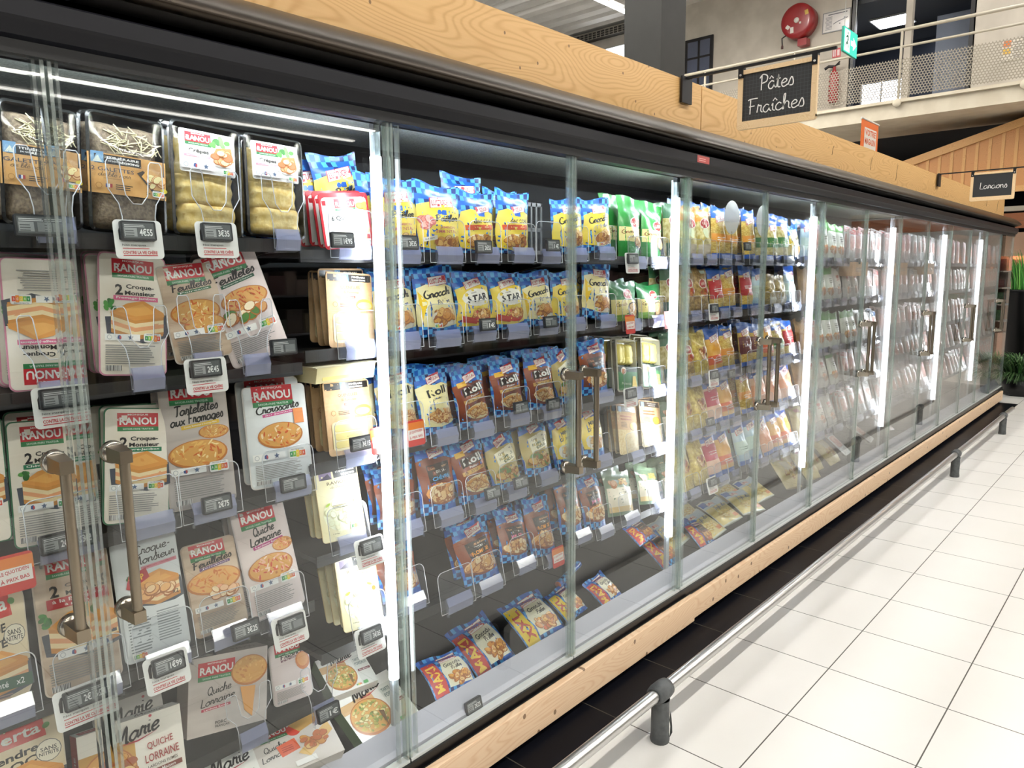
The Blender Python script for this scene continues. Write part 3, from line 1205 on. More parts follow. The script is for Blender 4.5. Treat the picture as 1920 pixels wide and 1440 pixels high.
mb.box(-.045, -.04, -.035, .035, -.03, .03, mat('#e9dcd8', .4))
mb.build('glass_plate', o)
# openings to the offices
room = mat('#1c1f26', .7)
mb = MB()
mb.box(XW, XW + .12, 2.95, 3.02, 4.15, 7.0, trimb)
mb.box(XW, XW + .12, 2.05, 2.15, 4.15, 7.0, wallm)
mb.box(XW, XW + .12, 1.14, 1.22, 4.15, 7.0, trimb)
struct('door_1', mb)
mb = MB()
mb.box(XW, XW + .15, 3.0, 10, 4.15, 7.4, wallm)
mb.box(XW, XW + .15, -2.5, 1.16, 4.15, 7.4, wallm)
struct('wall_upper', mb)
mb = MB()
mb.box(XW + 3.0, XW + 3.1, -1, 5.5, 4.15, 7.4, mat('#2a2f3a', .8))
mb.box(XW + .15, XW + 3, -1, 5.5, 4.1, 4.17, mat('#2e323a', .12, 0, .6))
mb.box(XW + .15, XW + 3, -1, 5.5, 6.232, 6.3, mat('#4a4c50', .8))
struct('wall_office', mb)
for k_, (x, y, z, lab) in enumerate(((14.8, 2.75, 6.2, 'square light panel in the upper office ceiling'), (16.0, 1.9, 6.2, 'second light panel deeper in the upper office'))):
    t = thing('light_panel', lab, 'ceiling light', (x, y, z))
    mb = MB()
    mb.box(-.32, .32, -.32, .32, 0, .03, mat('#cfcfcf', .4))
    mb.build('frame', t)
    mb = MB()
    mb.box(-.29, .29, -.29, .29, -.006, 0, emit('#f4f8ff', 9.0, 'office_panel'))
    mb.build('diffuser', t)
mb = MB()
mb.box(0, .03, -.35, .35, 0, 1.9, mat('#8a94a8', .5))
o = mb.build('office_cupboard', None, (XW + 1.2, 1.62, 4.171))
tag(o, 'grey-blue office screen seen through the upper opening', 'screen')
mb = MB()
mb.box(-.05, 0, -.16, .05, -.06, .9, mat('#8a90a0', .5))
mb.build('side_panel', o)
mb = MB()
mb.box(-.012, 0, -.13, .13, -.15, .15, mat('#d8d2c6', .5))
o = mb.build('wall_notice', None, (XW, .62, 5.0))
tag(o, 'notice sheet with orange band on the upper wall', 'notice')
A = Art()
A.rect(.02, .05, .12, .14, '#e0772a')
A.rect(.02, -.06, .12, .03, '#e3b53a')
A.lines(-.12, -.12, .0, .12, 8, '#8a8580', 4)
link('printed_sheet', A.mesh('printed_sheet', lambda u, v, l=0: (-.0125 - l, u, v)), o)

t = thing('office_window', 'bright white lit office window low behind the perforated railing', 'window', (15.4, 3.05, 5.08))
mb = MB()
for y0, y1 in ((-.38, -.35), (-.015, .015), (.35, .38)):
    mb.box(-.02, .02, y0, y1, -.24, .24, mat('#cfcfcf', .4))
mb.build('frame', t)
mb = MB()
mb.box(-.01, .01, -.36, .36, -.22, .22, emit('#eef5ff', 4.0, 'lit_window'))
mb.build('pane', t)

# ---- exit sign on wires
ex = thing('exit_sign', 'green running man exit sign hanging on wires', 'exit sign', (7.12, .9, 3.83))
mb = MB()
mb.box(-.19, .19, 0, .02, -.11, .11, mat('#12a08a', .4))
mb.build('panel', ex)
gsign = emit('#1fb89a', .9, 'exit_green')
wsign = emit('#e9fff4', 1.6, 'exit_white')
A = Art()
A._put([(-.188, -.108), (.188, -.108), (.188, .108), (-.188, .108)], [(0, 1, 2, 3)], gsign)
A._put([(-.16, -.095), (-.02, -.095), (-.02, .095), (-.16, .095)], [(0, 1, 2, 3)], wsign)
A.ell(-.075, .068, .014, .016, '#0f6a58')
A.poly([(-.1, .05), (-.06, .05), (-.05, .01), (-.075, -.005), (-.055, -.03), (-.04, -.07), (-.052, -.075), (-.075, -.035), (-.1, -.03), (-.12, -.06), (-.135, -.055), (-.115, -.015), (-.09, .0), (-.085, .03), (-.12, .02), (-.125, .03)], '#0f6a58')
A._put([(.01, -.022), (.075, -.022), (.075, -.06), (.165, 0), (.075, .06), (.075, .022), (.01, .022)], [tuple(range(7))], wsign)
link('pictogram', A.mesh('pictogram', lambda u, v, l=0: (u, -.0005 - l, v)), ex)
mb = MB()
for s in (-.15, .15):
    mb.tube([(s, .01, .11), (s, .01, 3.1)], .003, mat('#a5a5a2', .4), 5)
mb.build('wire', ex)

# ---- orange shop banner rising behind the fascia
bn = thing('shop_banner', 'orange shop banner rising behind the timber fascia', 'banner', (6.87, .6, 2.75))
mb = MB()
mb.box(-.235, .235, 0, .006, 0, .28, mat('#e8722e', .5))
mb.build('cloth', bn)
mb = MB()
mb.tube([(-.25, .003, .285), (.25, .003, .285)], .009, mat('#d9d6d0', .4), 8)
mb.build('top_bar', bn)
mb = MB()
mb.tube([(0, .01, -.4), (0, .01, .285)], .008, mat('#8a8a88', .4), 8)
mb.build('pole', bn)
A = Art()
A.rect(-.16, -.02, .18, .22, '#f0ebe2')
for k_, s in enumerate(('VOTRE', 'MAGASIN')):
    A.text(s, .01, .18 - .075 * k_, .3, .055, '#e0622a', 0, 0, .03)
link('printed_words', A.mesh('printed_words', lambda u, v, l=0: (u, -.001 - l, v)), bn)

# ---- boarded gable stall at the far end
GB = wood_mat('gable_boards', '#c58f5a', '#9a6434', 1.4)
GT = wood_mat('gable_trim', '#d3a56c', '#a8743c', 1.4, False)
XG = 12.75
gable = thing('timber_gable', 'boarded timber gable of the stall under the walkway', 'gable', (XG, 0, 0))
mb = MB()
slope = (3.79 - 3.37) / (.3 - 1.76)
zt = lambda y: 3.365 + (y - 1.76) * slope
y = -2.6
k_ = 0
while y < 1.9:
    y1 = y + .165
    zz0 = 2.9
    za, zb = max(zt(y), zz0), max(zt(y1), zz0)
    mb.add([(0, y + .004, zz0), (0, y1 - .004, zz0), (0, y1 - .004, zb), (0, y + .004, za), (.03, y + .004, zz0), (.03, y1 - .004, zz0), (.03, y1 - .004, zb), (.03, y + .004, za)],
           [(0, 3, 2, 1), (4, 5, 6, 7), (0, 1, 5, 4), (1, 2, 6, 5), (2, 3, 7, 6), (3, 0, 4, 7)], GB)
    if zb > zz0 + .01:
        mb.add([(-.012, y1 - .03, zz0), (-.012, y1 + .012, zz0), (-.012, y1 + .012, zb), (-.012, y1 - .03, zb + .01), (0, y1 - .03, zz0), (0, y1 + .012, zz0), (0, y1 + .012, zb), (0, y1 - .03, zb + .01)],
               [(0, 3, 2, 1), (0, 1, 5, 4), (1, 2, 6, 5), (2, 3, 7, 6), (3, 0, 4, 7)], GT)
    y = y1
mb.build('boarding', gable)
mb = MB()
ya, yb = 2.6, -2.6
mb.add([(-.04, ya, zt(ya) - .03), (-.04, yb, zt(yb) - .03), (-.04, yb, zt(yb) + .09), (-.04, ya, zt(ya) + .09), (.9, ya, zt(ya) - .03), (.9, yb, zt(yb) - .03), (.9, yb, zt(yb) + .09), (.9, ya, zt(ya) + .09)],
       [(0, 3, 2, 1), (4, 5, 6, 7), (0, 1, 5, 4), (1, 2, 6, 5), (2, 3, 7, 6), (3, 0, 4, 7)], GT)
mb.build('verge_board', gable)
mb = MB()
mb.box(-.05, .06, -2.6, 2.6, 2.83, 2.91, GT)
mb.build('tie_beam', gable)
mb = MB()
mb.box(-.02, .08, -2.6, 2.6, 2.55, 2.62, mat('#8a8274', .5))
mb.build('lower_beam', gable)
mb = MB()
mb.box(.0, .06, -2.6, 2.6, 2.3, 2.52, wood_mat('dark_stall_boards', '#7a4522', '#57300f', 1.2))
mb.build('valance', gable)

# ---- lit meat shelves beyond the end of the cabinet
mg = thing('meat_shelving', 'warm-lit shelving of red packs beyond the cabinet end', 'shelving', (15.5, .9, 0))
peach = mat('#e3b394', .6)
mb = MB()
mb.box(.5, .56, -1.7, 2.6, 0, 2.35, peach)
mb.box(-.05, .5, -1.7, 2.6, 2.0, 2.35, mat('#efc9ae', .5))
mb.box(-.05, -.02, -1.7, 2.6, 1.93, 2.0, mat('#efc9ae', .5))
mb.box(-.05, .5, -1.7, 2.6, 0, .55, mat('#d9b09a', .5))
mb.build('shelf_body', mg)
r = random.Random(12)
for lv in range(4):
    z = .75 + lv * .3
    mb = MB()
    mb.box(.0, .5, -1.7, 2.6, z, z + .022, mat('#d9c9bc', .4))
    mb.build('shelf', mg)
    for cidx in range(17):
        y0 = -1.6 + cidx * .245
        hh = r.uniform(.14, .22)
        mb = MB()
        mb.box(-.0, .12, -.1, .1, 0, hh, mat(r.choice(['#a5524a', '#c98a7a', '#8a3a34', '#d9b09a', '#4f7a4a', '#b56a5a', '#3a3a3a']), .4))
        o = mb.build('meat_pack', None, (15.55, .9 + y0 + .12, z + .0225))
        tag(o, 'small red meat pack on the warm-lit shelving', 'meat pack', 'packs on the warm-lit shelving')
mb = MB()
mb.box(.1, .16, -1.65, 2.55, 1.985, 1.998, emit('#ffd2b0', 24.0, 'warm_strip'))
mb.build('light_strip', mg)

# ---- planters with grasses at the far end
def grass(mb, n_, base, spread, height, droop, mats, seed, wid=.008):
    r = random.Random(seed)
    for _ in range(n_):
        a = r.uniform(0, 2 * pi)
        d0 = math.sqrt(r.random())
        px, py = base[0] + d0 * spread[0] * cos(a), base[1] + d0 * spread[1] * sin(a)
        hh = height * r.uniform(.6, 1.05)
        out = droop * r.uniform(.4, 1.2)
        a2 = a + r.uniform(-.5, .5)
        m_ = r.choice(mats)
        vs = []
        for k in range(7):
            t = k / 6
            rad = out * t ** 1.7
            z = base[2] + hh * (t - (droop / max(height, .01)) * .9 * t ** 3)
            x_, y_ = px + rad * cos(a2), py + rad * sin(a2)
            w_ = wid * (1 - t ** 2) + .0008
            nx, ny = -sin(a2) * w_, cos(a2) * w_
            vs += [(x_ + nx, y_ + ny, z), (x_ - nx, y_ - ny, z)]
        mb.add(vs, [(2 * k, 2 * k + 1, 2 * k + 3, 2 * k + 2) for k in range(6)], m_, True)


gm = [mat('#2f7a2a', .5), mat('#4a9a3a', .5), mat('#256324', .5), mat('#6aa84a', .5)]
pl = thing('tall_planter', 'tall glossy black planter of upright green grass', 'planter', (12.35, .04, 0))
mb = MB()
mb.lathe([(0, .0), (.17, 0), (.2, .02), (.24, 1.36), (.25, 1.4), (.235, 1.41), (.22, 1.38), (0, 1.38)], (0, 0, 0), mat('#050506', .35, 0, .2, 0), 40)
mb.build('pot', pl)
mb = MB()
grass(mb, 150, (0, 0, 1.38), (.17, .17, 0), .72, .16, gm, 4, .009)
mb.build('grass_blades', pl)
pl = thing('low_planter', 'low black planter with drooping dark grass on the floor', 'planter', (11.5, -.12, 0))
mb = MB()
mb.lathe([(0, .0), (.2, 0), (.22, .02), (.23, .2), (.21, .22), (0, .2)], (0, 0, 0), mat('#0c0c0d', .3), 32)
mb.build('pot', pl)
mb = MB()
gm2 = [mat('#2a4a24', .5), mat('#3a6a30', .5), mat('#1c3519', .5), mat('#5a7a4a', .5)]
grass(mb, 520, (0, 0, .2), (.18, .18, 0), .62, .34, gm2, 5, .007)
grass(mb, 260, (0, 0, .22), (.2, .2, 0), .3, .36, gm2, 6, .007)
mb.build('grass_blades', pl)

# ---- roof services left of the column
mb = MB()
mb.tube([(9.6, 1.0, 6.35), (9.6, 9.8, 6.35)], .05, mat('#eceae5', .5), 12)
o = mb.build('roof_pipe')
tag(o, 'pale pipe running under the roof deck', 'pipe', 'pipes under the roof deck')
mb = MB()
mb.tube([(10.0, 1.0, 6.3), (10.0, 9.8, 6.3)], .035, mat('#e8e5df', .5), 12)
o = mb.build('roof_pipe')
tag(o, 'thinner pale pipe beside the first one under the roof', 'pipe', 'pipes under the roof deck')
mb = MB()
mb.tube([(8.2, 1.0, 6.6), (8.2, 9.8, 6.6)], .2, mat('#efede9', .5), 20)
o = mb.build('air_duct')
tag(o, 'thick white air duct under the roof deck', 'duct')
mb = MB()
mb.box(0, .16, -1.2, 1.0, 0, .14, mat('#2a2824', .6))
for k_ in range(20):
    mb.box(-.012, 0, -1.18 + k_ * .11, -1.16 + k_ * .11, 0, .14, mat('#8a857a', .5))
for z in (0, .045, .09, .135):
    mb.box(-.014, -.002, -1.2, 1.0, z, z + .008, mat('#8a857a', .5))
o = mb.build('cable_tray', None, (XW - .18, 8.1, 6.72))
tag(o, 'dark wire cable tray high on the wall beside the column', 'cable tray')
t = thing('light_panel', 'white light panel low beside the grey column', 'ceiling light', (XW - .06, 7.83, 6.36))
mb = MB()
mb.box(-.02, .05, -.26, .26, -.13, .13, mat('#cfcfcf', .4))
mb.build('frame', t)
mb = MB()
mb.box(-.03, -.02, -.24, .24, -.11, .11, emit('#f4f8ff', 9.0, 'office_panel'))
mb.build('diffuser', t)


# ================================================================== PACKS
FILM = thin_glass('clear_film', (0.97, 0.97, 0.97), 1.3, 0.06)
POUCH = thin_glass('pouch_film', (0.9, 0.93, 0.9), 2.2, 0.12)
GREENFILM = thin_glass('green_film', (0.35, 0.62, 0.35), 2.0, 0.15, 0.45, (0.08, 0.42, 0.12))


def flat_surf(w, h, b=0.004, waves=0.0, seed=0):
    ph = random.Random(seed).uniform(0, 6)

    def f(u, v, lift=0.0):
        a, c = max(-1, min(1, 2 * u / w)), max(-1, min(1, 2 * v / h - 1))
        y = -b * (1 - a * a) * (1 - c * c)
        y -= waves * (sin(38 * v + 12 * u + ph) * .5 + .5) * (1 - a ** 4) * (1 - c ** 4)
        return (u, y - lift, v)
    return f


def tray_mesh(w, h, d, r, flange_mat, tub_mat, name='tray', front=True, lip=0.0):
    """sealed tray: rounded flange, tapering tub behind it"""
    mb = MB()
    o0 = rrect(-w / 2, 0, w / 2, h, r)
    o1 = rrect(-w / 2 + .006, .006, w / 2 - .006, h - .006, r - .004)
    o2 = rrect(-w / 2 + .013, .013, w / 2 - .013, h - .013, r - .006)
    n = len(o0)
    rings = [(o0, .0012), (o0, .0030)] + [(o1, .004), (o2, d)]
    vs = [(x, y, z) for ring, y in rings for x, z in ring]
    fs = []
    for k in range(len(rings) - 1):
        for i in range(n):
            j = (i + 1) % n
            fs.append((k * n + i, (k + 1) * n + i, (k + 1) * n + j, k * n + j))
    mb.add(vs, fs, tub_mat, False)
    mb.add([(x, d, z) for x, z in o2], [tuple(range(n))], tub_mat)
    if front:
        mb.add([(x, .0012, z) for x, z in o0], [tuple(range(n))[::-1]], flange_mat)
    else:
        # open tub: rim and inner walls
        a = [(x, .0012, z) for x, z in o0] + [(x, -lip, z) for x, z in o1]
        mb.add(a, [(i, (i + 1) % n, n + (i + 1) % n, n + i) for i in range(n)], flange_mat)
        b_ = [(x, -lip, z) for x, z in o1] + [(x * .97, d - .002, z) for x, z in o2]
        mb.add(b_, [(i, (i + 1) % n, n + (i + 1) % n, n + i) for i in range(n)], flange_mat)
        mb.add([(x * .97, d - .002, z) for x, z in o2], [tuple(range(n))[::-1]], flange_mat)
    return mb.mesh(name)


def ranou_logo(A, cx, cy, w):
    h = w * .36
    A.rect(cx - w / 2, cy - h * .3, cx + w / 2, cy + h * .7, RED)
    A.rect(cx - w / 2, cy - h * .62, cx + w / 2, cy - h * .3, '#2c7a46')
    A.text('RANOU', cx, cy + h * .1, w * .9, h * .55, WHITE, 0, 0, .03)
    A.text('MONIQUE', cx, cy + h * .56, w * .5, h * .14, WHITE)
    A.text('SAVOIR-FAIRE TRAITEUR', cx, cy - h * .46, w * .75, h * .13, '#cfe3d3')


def nutri(A, cx, cy, w, pick=3):
    h = w * .5
    A.poly(rrect(cx - w / 2, cy - h / 2, cx + w / 2, cy + h / 2, h * .2, 3), WHITE)
    cs = ['#1e8f4e', '#7fbf3f', '#f5cd2f', '#e8852a', '#d9431f']
    for i, c in enumerate(cs):
        x = cx - w * .43 + i * w * .172
        A.rect(x, cy - h * (.42 if i == pick else .32), x + w * .165, cy + h * (.3 if i == pick else .2), c)
        A.text('ABCDE'[i], x + w * .08, cy - h * .05, w * .07, h * .26, WHITE)
    A.text('NUTRI-SCORE', cx, cy + h * .38, w * .7, h * .12, '#555555')


def croque_food(A, cx, cy, w):
    h = w * .55
    A.poly([(cx - w * .58, cy - h * .1), (cx + w * .55, cy + h * .05), (cx + w * .58, cy - h * .75), (cx + w * .1, cy - h * .98), (cx - w * .55, cy - h * .7)], '#4a4f5a')
    for i, c in enumerate(['#c98a45', '#f0d9a8', '#e3a173', '#f2dcae', '#cf8f48']):
        y = cy - h * .75 + i * h * .14
        A.poly([(cx - w * .48, y + h * .12), (cx - w * .05, y - h * .12), (cx + w * .5, y + h * .06), (cx + w * .5, y + h * .24), (cx - w * .05, y + h * .08), (cx - w * .48, y + h * .3)], c)
    A.poly([(cx - w * .5, cy + h * .05), (cx - w * .06, cy - h * .2), (cx + w * .52, cy - h * .02), (cx + w * .5, cy + h * .12), (cx + w * .1, cy + h * .5), (cx - w * .2, cy + h * .38)], '#dd9a4e')
    A.poly([(cx - w * .36, cy + h * .1), (cx - w * .04, cy - h * .06), (cx + w * .34, cy + h * .08), (cx + w * .08, cy + h * .4)], '#e6ab5e')
    for k in range(7):
        A.ell(cx - w * .5 + rnd.uniform(-.08, .12) * w, cy + h * rnd.uniform(.1, .45), w * .06, w * .04, rnd.choice(['#2f6b2f', '#3f8a3a', '#5aa04a']), rnd.uniform(0, 180), 8)


def tart_food(A, cx, cy, rx, ry, seed=1, cols=('#e9b96a', '#f3dba0', '#d98a45', '#c8642f')):
    A.ell(cx, cy, rx, ry, '#b8743a', 0, 26)
    A.ell(cx, cy + ry * .05, rx * .93, ry * .9, '#d9a35a', 0, 26)
    r = random.Random(seed)
    base = A.n
    for i in range(46):
        a, d = r.random() * 2 * pi, math.sqrt(r.random()) * .86
        A.ell(cx + rx * d * cos(a), cy + ry * .05 + ry * d * sin(a) * .95, rx * r.uniform(.05, .14), ry * r.uniform(.04, .09), r.choice(cols), r.uniform(0, 180), 7, base + 1 + i % 12)
    A.n = base + 14


def badges(A, x, y, w):
    A.rect(x, y, x + w, y + w * .2, WHITE)
    A.ell(x + w * .12, y + w * .1, w * .07, w * .07, '#9aa3a8')
    A.ell(x + w * .12, y + w * .1, w * .055, w * .055, WHITE)
    A.poly([(x + w * .34, y + w * .06), (x + w * .42, y + w * .03), (x + w * .46, y + w * .09), (x + w * .42, y + w * .17), (x + w * .35, y + w * .15)], '#33518c')
    A.rect(x + w * .40, y + w * .05, x + w * .45, y + w * .14, '#c04a4a')
    A.poly([(x + w * (.72 + .09 * cos(pi / 2 + k * pi / 5) * (1 if k % 2 == 0 else .45)), y + w * (.1 + .09 * sin(pi / 2 + k * pi / 5) * (1 if k % 2 == 0 else .45))) for k in range(10)], '#5a6a86')


def small_print(A, x0, y0, x1, y1, bar=True, seed=3):
    A.lines(x0, y0 + (y1 - y0) * .25, x1, y1, 9, '#8d8a86', seed)
    if bar:
        A.rect(x0, y0, x0 + (x1 - x0) * .28, y0 + (y1 - y0) * .2, WHITE)
        for i in range(12):
            x = x0 + (x1 - x0) * .28 * (i + .2) / 12
            A.rect(x, y0, x + (x1 - x0) * .28 / 12 * rnd.uniform(.2, .7), y0 + (y1 - y0) * .2, '#2b2b2b')


PACK_FILM = noise_mat('pack_print_cream', '#e9dfcf', '#f3ede2', 7, 0.3, 2, coat=.4)
PACK_WOODY = noise_mat('pack_print_woody', '#b79d86', '#d9c5ae', 9, 0.3, 2, stretch=(.4, 1, 3), coat=.4)
PACK_GREY = noise_mat('pack_print_greige', '#b7aca6', '#cfc5be', 6, 0.3, 2, stretch=(.4, 1, 3), coat=.4)
PACK_PALE = noise_mat('pack_print_pale', '#d9dedf', '#eceff0', 6, 0.3, 2, coat=.4)
PACK_ROSE = noise_mat('pack_print_rose', '#d8c8c4', '#ecdfdc', 6, 0.3, 2, coat=.4)

K = {}


def kind(name):
    def deco(fn):
        K[name] = fn
        return fn
    return deco


def film_pack(w, h, border, bg, art, objname='pack', d=.03, r=.014, waves=.003, seed=0):
    """tray with printed film: (body, film) meshes"""
    body = tray_mesh(w, h, d, r, mat(border, .3, 0, .5, .3), noise_mat('tray_film_grey', '#c9c6c4', '#dedcda', 20, .25, 2, coat=.5))
    A = Art(.02)
    A.poly(rrect(-w / 2 + .003, .003, w / 2 - .003, h - .003, r - .002), bg)
    art(A, w, h)
    return [('tray', body, None), ('printed_film', A.mesh('printed_film', flat_surf(w, h, .005, waves, seed)), None)]


def croque(border, stripe_col, stripe, big=('Croque-', 'Monsieur'), food=True, two=True, bg=PACK_FILM, seed=0):
    w, h = .148, .275

    def art(A, w, h):
        ranou_logo(A, .0, h * .87, w * .62)
        if two:
            A.text('2', -w * .22, h * .70, w * .11, h * .088, DK, 0, 0, .03)
        A.text(big[0], w * .09, h * .725, w * .42, h * .047, DK, 0, 0, .03)
        A.text(big[1], w * .09, h * .677, w * .46, h * .036, DK, 0, 0, .03)
        A.rect(-w * .3, h * .615, w * .36, h * .652, stripe_col, 0)
        A.text(stripe, 0.03 * w, h * .634, w * .58, h * .024, WHITE, 0, 0, .02)
        croque_food(A, w * .05, h * .5, w * .8)
        badges(A, -w * .42, h * .285, w * .5)
        nutri(A, w * .27, h * .315, w * .27)
        small_print(A, -w * .42, h * .04, w * .4, h * .26, True, seed)
    return film_pack(w, h, border, bg, art, seed=seed)


@kind('croque_pink')
def _(): return ('toasted_sandwich_pack', 'sandwich pack', 'pink-edged toasted ham sandwich pack', .148, .275, .032, croque('#e59ab4', '#d9668f', 'Fromage-Jambon', seed=1))


@kind('croque_green')
def _(): return ('toasted_sandwich_pack', 'sandwich pack', 'green-edged toasted goat cheese sandwich pack', .148, .275, .032, croque('#3f7a58', '#2c7a56', 'Chèvre-Jambon', seed=2))


@kind('croque_green_edge')
def _(): return ('toasted_sandwich_pack', 'sandwich pack', 'half-hidden green-edged sandwich pack', .148, .275, .032, croque('#3f7a58', '#2c7a56', 'Chèvre-Jambon', seed=2))


@kind('croque_bechamel')
def _():
    w, h = .158, .305

    def art(A, w, h):
        ranou_logo(A, -w * .02, h * .9, w * .6)
        A.text('2', -w * .25, h * .735, w * .11, h * .085, DK, 0, 0, .03)
        A.text('Croque-', w * .1, h * .76, w * .42, h * .036, DK, 0, 0, .02)
        A.text('Monsieur', w * .12, h * .71, w * .46, h * .032, DK, 0, 0, .02)
        A.rect(-w * .36, h * .61, w * .44, h * .685, '#b5333b')
        A.text('à la Béchamel', w * .04, h * .663, w * .66, h * .026, WHITE)
        A.text('à gratiner', w * .06, h * .628, w * .4, h * .022, WHITE)
        croque_food(A, w * .06, h * .47, w * .9)
        badges(A, -w * .3, h * .25, w * .5)
        small_print(A, -w * .42, h * .03, w * .4, h * .24, True, 5)
    return ('toasted_sandwich_pack', 'sandwich pack', 'bechamel sandwich pack with red stripe', w, h, .032, film_pack(w, h, '#d9c9b8', PACK_WOODY, art, seed=3))


def handwritten(w, h, border, bg, words, stripe_col, stripe, food, logo=True, seed=0, tilt=0, print_col=DK):
    def art(A, w, h):
        if logo:
            ranou_logo(A, -w * .04, h * .89, w * .64)
        y = h * .77
        for s, k in words:
            A.script(s, w * .02, y, w * k, h * .037, print_col, 6, .2, .3)
            y -= h * .075
        A.rect(-w * .24, y + h * .01, w * .34, y + h * .04, stripe_col, 5)
        A.text(stripe, w * .05, y + h * .025, w * .5, h * .017, WHITE, 5)
        food(A, w, h)
        badges(A, -w * .44, h * .27, w * .5)
        nutri(A, w * .26, h * .3, w * .3, 2)
        small_print(A, -w * .42, h * .04, w * .4, h * .24, True, seed)
    return film_pack(w, h, border, bg, art, seed=seed)


@kind('feuil_poireaux')
def _(): return ('puff_pastry_pack', 'pastry pack', 'leek puff pastry pack leaning over', .151, .24, .03, handwritten(.151, .24, '#cfc4b8', PACK_WOODY, [('Feuilletés', .7)], '#2c6b46', 'Poireaux', lambda A, w, h: (tart_food(A, 0, h * .5, w * .42, h * .13, 4), tart_food(A, w * .1, h * .36, w * .36, h * .1, 5)), seed=4))


@kind('feuil_epinards')
def _(): return ('puff_pastry_pack', 'pastry pack', 'spinach puff pastry pack tipped sideways', .172, .29, .03, handwritten(.172, .29, '#dccfc8', PACK_ROSE, [('Feuilletés', .72)], '#2b5a44', 'Épinards-Chèvre', lambda A, w, h: (tart_food(A, w * .06, h * .56, w * .4, h * .1, 6, ('#c8572a', '#d97a3a', '#e0954c', '#b5441f')), A.pile(0, h * .44, w * .34, h * .05, 16, .02, ['#e8a860', '#d8803c', '#f2e2c0', '#4f7a3a'], 3)), seed=5))


@kind('feuil_brown')
def _(): return ('puff_pastry_pack', 'pastry pack', 'brown puff pastry pack beside the quiche', .146, .25, .03, handwritten(.146, .25, '#b9a593', PACK_WOODY, [('Feuilletés', .74)], '#6a4a7a', 'Jambon', lambda A, w, h: (tart_food(A, 0, h * .56, w * .5, h * .14, 7, ('#d58b3e', '#e2a55a', '#c8702c')), A.pile(w * .06, h * .42, w * .3, h * .06, 14, .016, ['#e6b98f', '#e8a27c', '#f0d9b0'], 4)), seed=6))


@kind('tartelettes')
def _(): return ('tartlet_pack', 'tart pack', 'two-cheese tartlets pack with wood print', .172, .315, .03, handwritten(.172, .315, '#c9bcae', PACK_GREY, [('Tartelettes', .66), ('aux Fromages', .8)], '#e0b93a', 'Comté, Emmental & Fromage blanc', lambda A, w, h: (tart_food(A, w * .24, h * .58, w * .24, h * .055, 8), tart_food(A, -w * .02, h * .42, w * .44, h * .11, 9)), seed=7))


@kind('croissants')
def _(): return ('croissant_pack', 'pastry pack', 'white ham croissants pack shining with glare', .185, .275, .03, handwritten(.185, .275, '#e8e3de', PACK_PALE, [('Croissants', .7)], '#c8528a', 'au Jambon', lambda A, w, h: (tart_food(A, w * .02, h * .5, w * .36, h * .13, 10, ('#d9823a', '#e6a05a', '#f3d9b0', '#c75a2a')), A.rect(w * .25, h * .6, w * .42, h * .75, '#e08a4a')), seed=8))


@kind('quiche_pack')
def _(): return ('quiche_pack', 'quiche pack', 'rosy quiche pack, label tilted', .163, .3, .03, handwritten(.163, .3, '#dcd2d2', PACK_ROSE, [('Quiche', .4), ('Lorraine', .62)], '#b0337a', 'Lardons fumés', lambda A, w, h: (tart_food(A, w * .3, h * .6, w * .2, h * .06, 11, ('#d96a4a', '#e8a080', '#f0c0a0')), tart_food(A, 0, h * .43, w * .42, h * .12, 12, ('#d9644a', '#eab59a', '#f3d6c0', '#c94f3a'))), seed=9))


@kind('croque_top')
def _():
    w, h = .158, .29

    def art(A, w, h):
        A.script('Croque-', w * .12, h * .89, w * .56, h * .036, DK, 6, .2)
        A.script('Monsieur', w * .12, h * .81, w * .66, h * .034, DK, 6, .2)
        A.rect(-w * .1, h * .735, w * .46, h * .765, '#d98a9a', 5)
        A.text('JAMBON - FROMAGE', w * .18, h * .75, w * .5, h * .014, '#b02a4a', 5)
        croque_food(A, w * .1, h * .6, w * .7)
        A.pile(w * .06, h * .53, w * .28, h * .04, 14, .018, ['#e8b070', '#f0d0a0', '#d9825a'], 5)
        A.poly([(-w * .36, h * .6), (-w * .3, h * .7), (-w * .04, h * .74), (0, h * .66), (-w * .16, h * .62), (-w * .18, h * .56)], '#b3202c')
        A.text('TOP', -w * .19, h * .665, w * .22, h * .05, '#f2c23a', 14, 0, .03)
        A.text('x2', w * .36, h * .49, w * .1, h * .035, DK)
        A.rect(-w * .46, h * .06, w * .46, h * .42, '#dfe3e4')
        A.lines(-w * .4, h * .08, -w * .02, h * .36, 12, '#7f8588', 6)
        A.lines(w * .02, h * .12, w * .42, h * .38, 12, '#8a9093', 7)
        nutri(A, -w * .28, h * .05, w * .22, 3)
    return ('toasted_sandwich_pack', 'sandwich pack', 'grey and white value sandwich pack', w, h, .035, film_pack(w, h, '#dfe3e3', PACK_PALE, art, seed=10))


